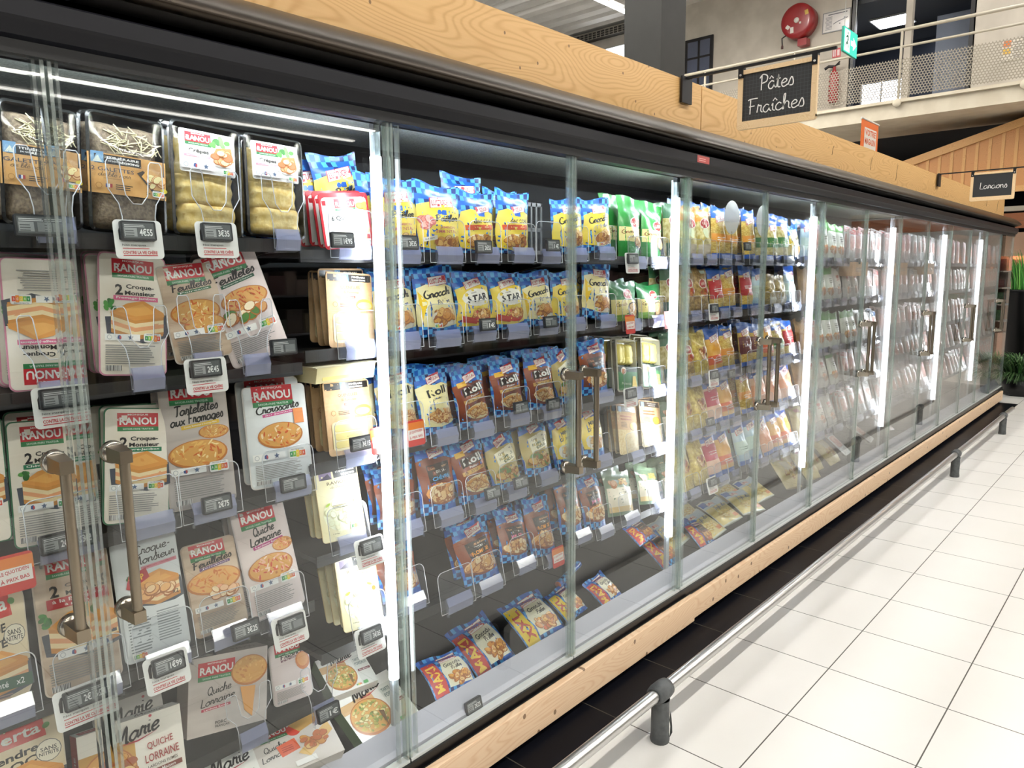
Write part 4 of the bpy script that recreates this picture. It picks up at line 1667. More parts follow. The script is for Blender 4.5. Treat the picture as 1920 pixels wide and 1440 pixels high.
def herta(w, h, words, seed):
    def art(A, w, h):
        A.rect(-w * .5, h * .7, w * .28, h * .92, '#cf2f2c', 6)
        A.text('Herta', -w * .1, h * .81, w * .66, h * .12, WHITE, 8, .1, .02)
        A.ell(w * .3, h * .84, w * .05, h * .03, '#4f8a3a', 40)
        for i, s in enumerate(words):
            A.text(s, -w * .12, h * (.6 - .11 * i), w * .62, h * .085, DK, 10, .15, .03)
        A.ell(w * .3, h * .56, w * .16, w * .16, '#5a5a5a')
        A.ell(w * .3, h * .56, w * .15, w * .15, CREAM)
        A.text('SANS', w * .3, h * .58, w * .2, h * .045, DK)
        A.text('NITRITE', w * .3, h * .53, w * .24, h * .04, DK)
        croque_food(A, 0, h * .32, w * .9)
        A.rect(-w * .5, h * .12, w * .5, h * .22, '#2f5a40')
        A.text('au Comté', -w * .1, h * .17, w * .5, h * .05, WHITE)
        A.text('x2', w * .32, h * .17, w * .12, h * .05, WHITE)
        A.lines(-w * .3, h * .02, w * .3, h * .1, 4, '#b08a7a', seed)
    return film_pack(w, h, '#e2d5c0', noise_mat('pack_print_sand', '#dcc9a6', '#ecdcbc', 5, .35, 2, coat=.3), art, r=.04, seed=seed)


@kind('herta_comte')
def _(): return ('toasted_sandwich_pack', 'sandwich pack', 'round-topped comte sandwich pack cut by the frame', .14, .26, .035, herta(.14, .26, ['CROQUE', 'COMTÉ'], 11))


@kind('herta_croc')
def _(): return ('toasted_sandwich_pack', 'sandwich pack', 'round-topped tender sandwich pack, bottom corner', .165, .215, .035, herta(.165, .215, ['Tendre', "CROC'"], 12))


# ---- pancake trays with a sleeve
def black_tray(w, h, content, art_fn, d=.034):
    blk = mat('#101010', .25, 0, .6, .4)
    body = tray_mesh(w, h, d, .016, blk, blk, front=False, lip=.002)
    parts = [('tray', body, None)]
    parts += content(w, h)
    A = Art(.02)
    art_fn(A, w, h)
    parts.append(('printed_sleeve', A.mesh('printed_sleeve', flat_surf(w, h, .008, .0, 0)), None))
    mb = MB()
    sf = flat_surf(w, h, .006, .002, 4)
    mb.grid(lambda a, b: sf((a - .5) * (w - .01), .005 + b * (h - .01), .0005), 10, 14, FILM)
    parts.append(('lidding_film', mb.mesh('lidding_film'), None))
    return parts


def blob(mb, cx, cz, rx, rz, ty, material, seed=0, y0=.024):
    r = random.Random(seed)
    ph = [r.uniform(0, 6) for _ in range(4)]

    def f(a, b):
        u, v = 2 * a - 1, 2 * b - 1
        e = max(0, 1 - u ** 6) ** .5 * max(0, 1 - v ** 6) ** .5
        k = 1 + .06 * sin(5 * u + ph[0]) + .05 * sin(6 * v + ph[1]) + .03 * sin(11 * u + 9 * v + ph[2])
        return (cx + rx * u * (1 + .03 * sin(7 * v + ph[3])), y0 - ty * e * k, cz + rz * v * (1 + .03 * sin(6 * u + ph[1])))
    mb.grid(f, 14, 14, material)


GAL = noise_mat('buckwheat_pancake', '#6e5f4e', '#94836c', 130, .7, 4, c3='#5a4a3a', bump=.3)
CRE = noise_mat('wheat_pancake', '#d9b968', '#ecd592', 60, .6, 4, c3='#c49a4a', bump=.3)
CHEESE = mat('#f0e6bd', .5)


def gal_content(w, h):
    mb = MB()
    blob(mb, 0, h * .72, w * .42, h * .2, .022, GAL, 1)
    blob(mb, 0, h * .26, w * .42, h * .22, .024, GAL, 2)
    out = [('folded_pancakes', mb.mesh('folded_pancakes'), None)]
    mc = MB()
    r = random.Random(5)
    for i in range(46):
        x, z = r.gauss(.0, w * .17), h * .76 + r.gauss(0, h * .045)
        a = r.uniform(0, pi)
        l = r.uniform(.012, .026)
        y = .001 + r.uniform(-.003, .003)
        mc.tube([(x - l * cos(a), y, z - l * sin(a) * .6), (x, y - .003, z + r.uniform(-.004, .004)), (x + l * cos(a), y, z + l * sin(a) * .6)], .0013, CHEESE, 4)
    out.append(('grated_cheese', mc.mesh('grated_cheese'), None))
    return out


def gal_art(A, w, h, label):
    kr = noise_mat('kraft_sleeve', '#c08d4e', '#cf9f60', 30, .6, 2)
    A.poly([(-w / 2, h * .32), (w / 2, h * .32), (w / 2, h * .65), (-w / 2, h * .65)], kr)
    A.rect(-w * .42, h * .565, w * .16, h * .64, '#191613')
    A.rect(-w * .46, h * .57, -w * .31, h * .66, '#6f9bbd')
    A.poly([(-w * .44, h * .575), (-w * .33, h * .575), (-w * .38, h * .63)], '#cfd6c8')
    A.text('ITINÉRAIRE', -w * .07, h * .62, w * .4, h * .024, WHITE, 0, 0, .02)
    A.text('DE NOS', -w * .2, h * .59, w * .12, h * .012, WHITE)
    A.text('RÉGIONS', -w * .0, h * .59, w * .26, h * .022, WHITE, 0, 0, .02)
    A.text(label, -w * .2, h * .52, w * .52, h * .032, '#4a4a52', 0, 0, .01)
    A.script('de blé noir', -w * .18, h * .475, w * .4, h * .018, '#5a4a3a', 0, .25, .16)
    A.text('Jambon emmental', -w * .2, h * .445, w * .24, h * .012, '#7a5a3a')
    A.poly([(w * .1, h * .52), (w * .18, h * .55), (w * .5, h * .4), (w * .5, h * .36), (w * .3, h * .38)], '#3a322c')
    A.poly([(w * .16, h * .5), (w * .26, h * .58), (w * .48, h * .5), (w * .48, h * .4), (w * .32, h * .4)], '#d9a45a')
    A.pile(w * .34, h * .47, w * .12, h * .05, 10, .012, ['#f0d8b8', '#e8b87a', '#f2e0a0'], 9)
    A.ell(w * .46, h * .4, w * .05, h * .02, '#e9d24a')
    A.ell(-w * .38, h * .38, w * .04, w * .04, '#a5763a')
    A.ell(-w * .38, h * .38, w * .032, w * .032, '#c9995a')
    A.rect(-w * .3, h * .37, -w * .27, h * .4, '#3a4f8a')
    A.rect(-w * .27, h * .37, -w * .25, h * .4, WHITE)
    A.rect(-w * .25, h * .37, -w * .22, h * .4, '#b03a3a')
    A.lines(-w * .18, h * .36, w * .06, h * .41, 3, '#4a3a2a', 2)
    A.text('2+', w * .24, h * .36, w * .06, h * .02, DK)
    nutri(A, w * .38, h * .365, w * .17, 3)


@kind('galettes_a')
def _(): return ('buckwheat_pancake_pack', 'pancake pack', 'buckwheat pancakes in black tray, first along top shelf', .152, .255, .036, black_tray(.152, .255, gal_content, lambda A, w, h: gal_art(A, w, h, 'GALETTES')))


@kind('galettes_b')
def _(): return ('buckwheat_pancake_pack', 'pancake pack', 'two buckwheat pancakes in black tray with kraft sleeve', .166, .265, .036, black_tray(.166, .265, gal_content, lambda A, w, h: gal_art(A, w, h, '2 GALETTES')))


def cre_content(w, h):
    mb = MB()
    blob(mb, 0, h * .66, w * .4, h * .22, .02, CRE, 3)
    blob(mb, 0, h * .42, w * .41, h * .14, .023, CRE, 4)
    blob(mb, .004, h * .17, w * .42, h * .14, .026, CRE, 5)
    return [('rolled_pancakes', mb.mesh('rolled_pancakes'), None)]


def cre_art(A, w, h):
    A.poly(rrect(-w * .39, h * .56, w * .4, h * .93, .006), '#f0ece8')
    ranou_logo(A, -w * .13, h * .85, w * .36)
    A.text('Crêpes', -w * .13, h * .745, w * .28, h * .045, DK, 0, 0, .02)
    A.rect(-w * .33, h * .695, w * .08, h * .715, '#e3a3b3')
    A.text('Jambon Emmental', -w * .12, h * .705, w * .36, h * .012, WHITE)
    for k in range(8):
        A.ell(w * .1 + rnd.uniform(-.05, .2) * w, h * .85 + rnd.uniform(-.03, .04) * h, w * .05, w * .035, rnd.choice(['#3f7a3a', '#5d9a4c', '#7fb46a']), rnd.uniform(0, 180), 8)
    A.ell(w * .2, h * .69, w * .18, h * .055, '#e8e2da')
    A.poly([(w * .05, h * .72), (w * .12, h * .8), (w * .34, h * .82), (w * .38, h * .7), (w * .25, h * .66)], '#d98a52')
    A.pile(w * .2, h * .72, w * .12, h * .05, 12, .012, ['#e9a878', '#d9794c', '#f2cda0'], 13)
    badges(A, -w * .37, h * .59, w * .45)
    nutri(A, w * .28, h * .6, w * .17, 2)


@kind('crepes')
def _(): return ('wheat_pancake_pack', 'pancake pack', 'rolled pancakes in black tray with white label', .174, .27, .036, black_tray(.174, .27, cre_content, cre_art))


# ---- carton boxes
def carton(w, h, d, side, art_fn, top_fn=None, side_fn=None):
    mb = MB()
    sm = side if not isinstance(side, str) else mat(side, .45)
    mb.box(-w / 2, w / 2, 0, d, 0, h, sm)
    A = Art()
    art_fn(A, w, h)
    parts = [('carton', mb.mesh('carton'), None), ('front_panel', A.mesh('front_panel', lambda u, v, l=0: (u, -.0004 - l, v)), None)]
    if top_fn:
        B = Art()
        top_fn(B, w, d)
        parts.append(('top_panel', B.mesh('top_panel', lambda u, v, l=0: (u, v, h + .0004 + l)), None))
    if side_fn:
        S = Art()
        side_fn(S, d, h)
        parts.append(('side_panel', S.mesh('side_panel', lambda u, v, l=0: (-w / 2 - .0004 - l, d / 2 - u, v)), None))
    return parts


def marie_logo(A, cx, cy, w):
    A.script('Marie', cx, cy, w, w * .17, '#1f1c1c', 8, .35, .26)
    A.poly([(cx - w * .45, cy - w * .18), (cx, cy - w * .2), (cx + w * .45, cy - w * .08), (cx, cy - w * .165)], '#b5213f')
    A.ell(cx + w * .3, cy + w * .26, w * .035, w * .03, '#c23a4a')


@kind('marie_quiche')
def _():
    w, h = .232, .19

    def art(A, w, h):
        A.rect(-w / 2, 0, w / 2, h, '#efe9df')
        A.rect(-w / 2, 0, w * .02, h * .74, '#c99a4a')
        tart_food(A, -w * .24, h * .38, w * .27, h * .36, 21, ('#d9a35a', '#e8c078', '#c98a45', '#b5653a', '#7a4a2a'))
        A.pile(w * -.2, h * .4, w * .2, h * .25, 24, .016, ['#d8a05a', '#e9c585', '#c07a45', '#a85a3a'], 22)
        marie_logo(A, w * .05, h * .83, w * .46)
        A.text('QUICHE', w * .26, h * .62, w * .26, h * .1, '#a0342f', 3, 0, .01)
        A.text('LORRAINE', w * .27, h * .48, w * .34, h * .1, '#a0342f', 3, 0, .01)
        A.text('LARDONS FUMÉS', w * .27, h * .38, w * .3, h * .045, '#5a4a3a', 3)
        A.rect(w * .08, h * .27, w * .46, h * .33, '#7a3a2f', 3)
        A.text('Pâte Maison', w * .27, h * .3, w * .24, h * .04, WHITE, 3)
        A.ell(w * .26, h * .15, w * .12, h * .05, '#e8d9b8')

    def top(A, w, d):
        A.rect(-w / 2, 0, w / 2, d, '#f2f0ec')
        A.script('Marie', w * .22, d * .45, w * .3, d * .22, DK, 0, .3)
        A.rect(-w * .46, d * .2, -w * .28, d * .8, '#c02a35')
        A.text('AU RAYON FRAIS', -w * .37, d * .5, w * .14, d * .2, WHITE)

    def side(A, d, h):
        A.rect(-d / 2, 0, d / 2, h, '#b93a36')
        A.text('QUICHE', 0, h * .5, h * .5, d * .3, WHITE, 90)
    return ('quiche_box', 'quiche box', 'quiche box with white flap lid', w, h, .05, carton(w, h, .05, '#efe9df', art, top, side))


@kind('marie_quiche_back')
def _():
    w, h = .154, .155

    def art(A, w, h):
        A.rect(-w / 2, 0, w / 2, h, '#d9d4cf')
        marie_logo(A, 0, h * .75, w * .7)
        tart_food(A, -w * .1, h * .3, w * .3, h * .25, 23)
    return ('quiche_box', 'quiche box', 'quiche box standing behind the white-flap one', w, h, .05, carton(w, h, .05, '#cfcac4', art))


@kind('ranou_quiche_box')
def _():
    w, h = .218, .2

    def art(A, w, h):
        A.rect(-w / 2, 0, w / 2, h, PACK_GREY)
        ranou_logo(A, -w * .16, h * .8, w * .46)
        A.script('Quiche', -w * .12, h * .55, w * .3, h * .05, DK, 8, .25)
        A.script('Lorraine', -w * .14, h * .42, w * .44, h * .05, DK, 8, .25)
        A.rect(-w * .34, h * .31, w * .02, h * .345, '#b3314a', 4)
        A.text('Lardons fumés', -w * .16, h * .328, w * .3, h * .022, WHITE, 4)
        tart_food(A, w * .26, h * .72, w * .24, h * .2, 24, ('#d9a35a', '#e3b56c', '#c98845'))
        A.poly([(w * .14, h * .52), (w * .34, h * .5), (w * .3, h * .1), (w * .2, h * .2)], '#d79c55')
        A.text('PORC', w * -.1, h * .13, w * .14, h * .04, DK)
        A.text('FRANÇAIS', w * -.08, h * .08, w * .18, h * .035, DK)

    def top(A, w, d):
        A.rect(-w / 2, 0, w / 2, d, '#a5988f')
        A.rect(-w * .48, d * .1, -w * .2, d * .5, WHITE)
        A.text('RANOU', w * .25, d * .5, w * .3, d * .3, '#4a3a34')
    return ('quiche_box', 'quiche box', 'greige quiche box with printed slice on the front', w, h, .07, carton(w, h, .07, '#a5988f', art, top))


@kind('ranou_quiche_flat')
def _():
    w, h = .24, .16

    def art(A, w, h):
        A.rect(-w / 2, 0, w / 2, h, '#d9d2cb')
        ranou_logo(A, -w * .2, h * .85, w * .36)
        A.script('Quiche', -w * .24, h * .58, w * .28, h * .055, DK, 6, .25)
        A.script('Lorraine', -w * .26, h * .42, w * .38, h * .055, DK, 6, .25)
        A.rect(-w * .22, h * .36, w * .02, h * .6, '#e8643a', 8)
        A.lines(-w * .18, h * .42, -w * .02, h * .54, 3, '#b33a1c', 4)
        A.ell(w * .04, h * .78, w * .09, h * .12, '#e8452f')
        A.poly([(w * .0, h * .9), (w * .4, h * 1.0), (w * .44, h * .84), (w * .1, h * .7)], '#dcae62')
        A.poly([(-w * .02, h * .3), (w * .46, h * .72), (w * .48, h * .5), (w * .1, h * .16)], '#e2bb72')
        A.pile(w * .24, h * .44, w * .18, h * .16, 24, .012, ['#e6c27a', '#d89a4c', '#c9703a'], 25)
        A.rect(-w * .1, h * .05, w * .16, h * .16, WHITE)
        A.rect(-w * .48, h * .02, -w * .3, h * .08, RED)
    return ('quiche_box', 'quiche box', 'flat-lying quiche box with orange discount stickers', w, h, .05, carton(w, h, .05, '#cfc8c0', art))


@kind('marie_poireaux')
def _():
    w, h = .222, .19

    def art(A, w, h):
        A.rect(-w / 2, 0, w / 2, h, '#efeee8')
        A.rect(w * .18, 0, w / 2, h * .8, '#dfe0d8')
        A.rect(-w / 2, h * .6, w * .05, h * .78, '#d9b483')
        tart_food(A, -w * .16, h * .38, w * .32, h * .34, 26, ('#c9b85a', '#dccf80', '#8f9a4a', '#e6dba0', '#7a8a45'))
        A.pile(-w * .16, h * .42, w * .27, h * .24, 46, .008, ['#d8cf86', '#b5b05a', '#8f9f4f', '#e9e0a8'], 27, .6, '#9a8a45')
        A.poly([(-w * .02, h * .4), (w * .05, h * .36), (-w * .02, h * .08)], '#7a5a34')
        marie_logo(A, w * .0, h * .84, w * .5)
        A.text('TARTE AUX', w * .33, h * .68, w * .26, h * .07, '#4a6a6a', 0)
        A.text('POIREAUX', w * .33, h * .57, w * .26, h * .08, '#4a6a6a', 0)
        A.rect(w * .2, h * .36, w * .47, h * .42, '#7a2f3a')
        A.text('Pâte Maison', w * .33, h * .39, w * .2, h * .03, WHITE)
        nutri(A, w * .08, h * .06, w * .13, 2)
        A.poly(rrect(w * .18, h * .02, w * .28, h * .1, .004), '#57a05f')

    def side(A, d, h):
        A.rect(-d / 2, 0, d / 2, h, '#7a9a6a')
    return ('leek_tart_box', 'tart box', 'leek tart box lying face up', w, h, .05, carton(w, h, .05, '#e9e6de', art, None, side))


@kind('marie_poireaux_flat')
def _():
    w, h = .15, .15

    def art(A, w, h):
        A.rect(-w / 2, 0, w / 2, h, '#efeee8')
        marie_logo(A, 0, h * .7, w * .8)
        A.text('TARTE AUX', w * .2, h * .4, w * .4, h * .08, '#4a6a6a')
        A.text('POIREAUX', w * .2, h * .28, w * .4, h * .08, '#4a6a6a')
    return ('leek_tart_box', 'tart box', 'white leek tart box cut by the frame bottom', w, h, .05, carton(w, h, .05, '#e9e6de', art))


@kind('friand')
def _(): return ('meat_pastry_pack', 'pastry pack', 'meat pastry pack behind the greige quiche box', .13, .176, .03, handwritten(.13, .176, '#d5ccc6', PACK_ROSE, [('Friand', .55)], '#7a4a5a', 'à la viande', lambda A, w, h: (A.ell(w * .3, h * .62, w * .18, h * .16, '#c9783a', 30), A.ell(w * .3, h * .64, w * .14, h * .12, '#dc9a55', 30)), seed=14))


# ---- kraft cards
KRAFT = noise_mat('kraft_card', '#cba374', '#dcb88c', 26, .6, 3)


def sleeve_pack(w, h, bg, art, d=.03):
    mb = MB()
    o = rrect(-w / 2, 0, w / 2, h, .012)
    mb.plate(o, 0, .002, bg)
    i_ = rrect(-w / 2 + .01, .01, w / 2 - .01, h - .03, .012)
    n = len(i_)
    vs = [(x, .002, z) for x, z in i_] + [(x * .9, d, z * .92 + h * .03) for x, z in i_]
    mb.add(vs, [(k, (k + 1) % n, n + (k + 1) % n, n + k) for k in range(n)], mat('#cfc6ae', .25, 0, .5, .4))
    mb.add(vs[n:], [tuple(range(n))], mat('#cfc6ae', .25, 0, .5, .4))
    A = Art(.02)
    art(A, w, h)
    return [('card_sleeve', mb.mesh('card_sleeve'), None), ('printed_front', A.mesh('printed_front', flat_surf(w, h, .004, .0)), None)]


def region_band(A, w, h, y0, y1, blue='#5f8fb5'):
    A.rect(-w * .47, y0, w * .47, y1, '#1a1816')
    A.rect(-w * .14, y0 - h * .01, -w * .02, y1 + h * .005, blue)
    A.poly([(-w * .13, y0), (-w * .03, y0), (-w * .08, y1 - h * .01)], '#d9e0dc')
    A.text('ITINÉRAIRE', w * .2, (y0 * .3 + y1 * .7), w * .3, (y1 - y0) * .34, WHITE, 0, 0, .02)
    A.text('DE NOS RÉGIONS', w * .2, (y0 * .72 + y1 * .28), w * .3, (y1 - y0) * .3, WHITE, 0, 0, .02)


@kind('quenelles')
def _():
    w, h = .16, .218

    def art(A, w, h):
        A.poly(rrect(-w / 2 + .002, .002, w / 2 - .002, h - .002, .01), KRAFT)
        region_band(A, w, h, h * .88, h * .975)
        A.text('QUENELLES', 0, h * .8, w * .42, h * .045, '#5a3a2a', 0, 0, .01)
        A.script('à la lyonnaise', 0, h * .735, w * .36, h * .016, '#5a3a2a', 0, .25, .16)
        A.rect(-w * .1, h * .66, w * .1, h * .69, '#a8322a')
        A.text('Nature', 0, h * .675, w * .14, h * .016, WHITE)
        A.ell(-w * .34, h * .57, w * .05, w * .05, '#a87c4a')
        A.ell(-w * .34, h * .57, w * .04, w * .04, '#d9b486')
        A.lines(-w * .24, h * .54, w * .04, h * .6, 3, '#5a3a2a', 3)
        A.ell(w * .3, h * .57, w * .2, h * .08, '#e5c14a')
        A.ell(w * .3, h * .56, w * .17, h * .05, '#f0dc8a')
        A.rect(w * .1, h * .46, w * .48, h * .51, '#b98a58')
        A.poly(rrect(-w * .4, h * .06, w * .36, h * .45, .012), '#efe2b0')
        for i, y in enumerate((.36, .25, .14)):
            A.poly(rrect(-w * .36, h * (y - .045), w * (.3 - .02 * i), h * (y + .045), .0095), '#c9a94a')
            A.poly(rrect(-w * .355, h * (y - .04), w * (.295 - .02 * i), h * (y + .043), .009), '#f2dd8c')
        A.text('20.07 .. 5', 0, h * .24, w * .24, h * .014, '#6a5a3a')
        A.rect(w * .12, h * .05, w * .36, h * .1, WHITE)
    return ('quenelle_pack', 'dumpling pack', 'kraft quenelle pack', w, h, .034, sleeve_pack(w, h, KRAFT, art))


@kind('quenelle_tub')
def _():
    w, h = .2, .05
    mb = MB()
    mb.prism_x([(0, 0), (.11, 0), (.125, .045), (-.012, .045)], -w / 2, w / 2, mat('#e6d9a5', .3, 0, .5, .3))
    md = MB()
    md.box(-w / 2 - .01, w / 2 + .01, -.02, .135, .046, .049, mat('#d9cfae', .35))
    mq = MB()
    mq.prism_x([(-.004, .008), (.0, .008), (.0, .038), (-.006, .038)], -w * .4, w * .4, mat('#f0df8c', .4))
    return ('quenelle_pack', 'dumpling pack', 'quenelle tub lying flat above the kraft packs', w, h, .12, [('tub', mb.mesh('tub'), None), ('lid', md.mesh('lid'), None), ('window', mq.mesh('window'), None)])


@kind('quenelles_red')
def _():
    w, h = .168, .158

    def art(A, w, h):
        A.poly(rrect(-w / 2, 0, w / 2, h, .012), '#c8202c')
        A.poly(rrect(-w * .46, h * .02, w * .46, h * .92, .012), '#f2efe9')
        ranou_logo(A, -.0, h * .78, w * .42)
        A.text('6 Quenelles', -w * .02, h * .55, w * .58, h * .1, DK, 3, 0, .02)
        A.rect(-w * .16, h * .42, w * .18, h * .48, '#d9a0b0', 3)
        A.pile(0, h * .27, w * .34, h * .08, 8, .028, ['#f0e6c0', '#f5eed2'], 31, .4, '#cfc090')
        A.pile(w * .36, h * .76, w * .06, h * .06, 5, .014, ['#e8a050'], 32)
        A.lines(w * .2, h * .3, w * .42, h * .46, 6, '#9a9a9a', 5)
    parts = sleeve_pack(w, h, mat('#c8202c', .35), art)
    return ('quenelle_pack', 'dumpling pack', 'red-bordered white quenelle pack', w, h, .034, parts)


def ravioles(w, h, big):
    bg = noise_mat('ravioli_print', '#e6dcae', '#efe8c4', 8, .35, 2, coat=.3)

    def art(A, w, h):
        A.poly(rrect(-w / 2 + .002, .002, w / 2 - .002, h - .002, .006), bg)
        A.rect(-w * .08, h * .86, w * .48, h * .985, '#1a1816', 3)
        A.rect(-w * .4, h * .84, -w * .12, h * .95, '#8a7a9a')
        A.poly([(-w * .4, h * .84), (-w * .12, h * .84), (-w * .2, h * .92)], '#3a3048')
        A.text('ITINÉRAIRE', w * .2, h * .945, w * .44, h * .036, WHITE, 3, 0, .02)
        A.text('RÉGIONS', w * .26, h * .895, w * .32, h * .036, WHITE, 3, 0, .02)
        A.text('RAVIOLES', w * .04, h * .79, w * .58, h * .045, '#5a4a2a', 2, 0, .01)
        A.script('du Dauphiné', w * .04, h * .73, w * .46, h * .018, '#6a5a3a', 2, .25, .16)
        A.ell(0, h * .36, w * .42, h * .24, '#eff0cf')
        A.pile(w * .0, h * .34, w * .38, h * .2, 40, .011, ['#f2f0d8', '#ece6bd', '#e6e8c2'], 33, .8, '#d8d2a2')
        A.ell(-w * .3, h * .5, w * .06, h * .016, '#a6c23a', 30)
        A.ell(w * .24, h * .57, w * .07, h * .018, '#8fb53a', -20)
        A.ell(w * .34, h * .5, w * .05, w * .05, '#7a6a2a')
        A.lines(-w * .2, h * .44, w * .2, h * .49, 3, '#7a6f4a', 3)
        nutri(A, w * .26, h * .16, w * .22, 2)
        A.text('160g', -w * .2, h * .1, w * .14, h * .02, DK)
    return sleeve_pack(w, h, mat('#d9c48f', .4), art)


@kind('ravioles')
def _(): return ('ravioli_pack', 'ravioli pack', 'cream ravioli pack with black band', .151, .216, .03, ravioles(.151, .216, 1))


@kind('ravioles_b')
def _(): return ('ravioli_pack', 'ravioli pack', 'cream ravioli pack on the lowest stop', .147, .222, .03, ravioles(.147, .222, 1))


@kind('kraft_pasta')
def _():
    w, h = .16, .222

    def art(A, w, h):
        A.poly(rrect(-w / 2, 0, w / 2, h, .008), noise_mat('pasta_pearls', '#d9bd82', '#efdfb4', 95, .4, 3, c3='#c49f5c', coat=.4))
        A.rect(-w * .5, h * .5, w * .5, h, KRAFT)
        A.rect(-w * .46, h * .87, w * .46, h * .98, '#4a3626')
        A.rect(-w * .4, h * .86, -w * .26, h * .97, '#9ab5cf')
        A.text('ITINÉRAIRE', w * .1, h * .945, w * .42, h * .03, WHITE)
        A.text('RÉGIONS', w * .1, h * .905, w * .34, h * .03, WHITE)
        A.lines(-w * .34, h * .7, w * .34, h * .82, 2, '#a3562a', 5)
        A.ell(w * .26, h * .58, w * .2, h * .09, '#8a6a2a')
        A.ell(w * .26, h * .585, w * .17, h * .075, '#e9b53a')
        A.lines(-w * .34, h * .55, w * .0, h * .66, 4, '#7a5a3a', 3)
    return ('kraft_pasta_pack', 'pasta pack', 'kraft-topped small pasta pack', w, h, .034, sleeve_pack(w, h, KRAFT, art))


# ---- pillow bags
def bag_surf(w, h, t, seed=0, seal=.12):
    r = random.Random(seed)
    ph = [r.uniform(0, 6) for _ in range(6)]
    lean = r.uniform(-.25, .45)

    def f(u, v, lift=0.0, side=-1):
        a, b = max(-1, min(1, 2 * u / w)), max(0, min(1, v / h))
        bb = min(b / (1 - seal), 1.0)
        g = max(0.0, sin(pi * (0.06 + .94 * bb) ** .8)) ** .6 if bb < 1 else 0.0
        e = max(0.0, 1 - abs(a) ** 3.2)
        y = side * (t / 2 * g * e + .0008)
        y += side * e * g * (.0025 * sin(70 * v + 40 * u + ph[0]) + .002 * sin(55 * u - 60 * v + ph[1]) + .0015 * sin(130 * u + 30 * v + ph[2]))
        x = u * (1.03 - .04 * g + .03 * (b > .9)) + .003 * sin(24 * v + ph[3]) * abs(a)
        z = v
        if b > 1 - seal:
            k = (b - 1 + seal) / seal
            y += lean * k * seal * h * .5 + .003 * sin(90 * u + ph[4]) * k
            z += k * (.006 * sin(34 * u + ph[5]) + .0035 * abs(a) ** 2)
        return (x, y + side * lift, z)
    return f


def bag(w, h, t, body_mat, art_fn, seed=0, seal=.12, seal_mat=None, zig=True):
    sf = bag_surf(w, h, t, seed, seal)
    mb = MB()
    nu, nv = 12, 18
    uvf = lambda a, b: ((a - .5) * w + 1, b * h + 1)
    mb.grid(lambda a, b: sf((a - .5) * w, b * h, 0, -1), nu, nv, body_mat, False, True, uvf)
    mb.grid(lambda a, b: sf((a - .5) * w, b * h, 0, 1), nu, nv, body_mat, True, True, uvf)
    A = Art(.016)
    art_fn(A, w, h)
    parts = [('bag_body', mb.mesh('bag_body'), None), ('printed_front', A.mesh('printed_front', lambda u, v, l=0: sf(u, v, l + .0006, -1)), None)]
    return parts


def lu_logo(A, cx, cy, w, rot=8):
    h = w * .36
    c, s = cos(R(rot)), sin(R(rot))
    for k, col in ((1.0, '#c83a44'), (.93, '#f6f3ee')):
        A.poly([(cx + x * c - y * s, cy + x * s + y * c) for x, y in ((-w * .5 * k - h * .1, -h * .5 * k), (w * .5 * k - h * .1, -h * .5 * k), (w * .5 * k + h * .1, h * .5 * k), (-w * .5 * k + h * .1, h * .5 * k))], col)
    A.text('LUSTUCRU', cx, cy, w * .84, h * .56, '#c02a38', rot, .15, .02)


def panel_pts(w, h, y0, y1, seed=0, k=.49):
    """wavy pointed printed panel"""
    pts = []
    n = 9
    for i in range(n + 1):
        t = i / n
        pts.append((w * (k - .035 * sin(pi * t * 1.6 + seed)), h * (y0 + (y1 - y0) * t) + 0.0))
    pts.append((w * .22, h * (y1 + .045)))
    pts.append((w * .0, h * (y1 + .02)))
    pts.append((-w * .24, h * (y1 + .05)))
    for i in range(n, -1, -1):
        t = i / n
        pts.append((-w * (k - .035 * sin(pi * t * 1.3 + 1 + seed)), h * (y0 + (y1 - y0) * t)))
    pts.append((0, h * (y0 - .05)))
    return pts


GN = ['#e3a548', '#eebb66', '#d8913a', '#f0c98a']


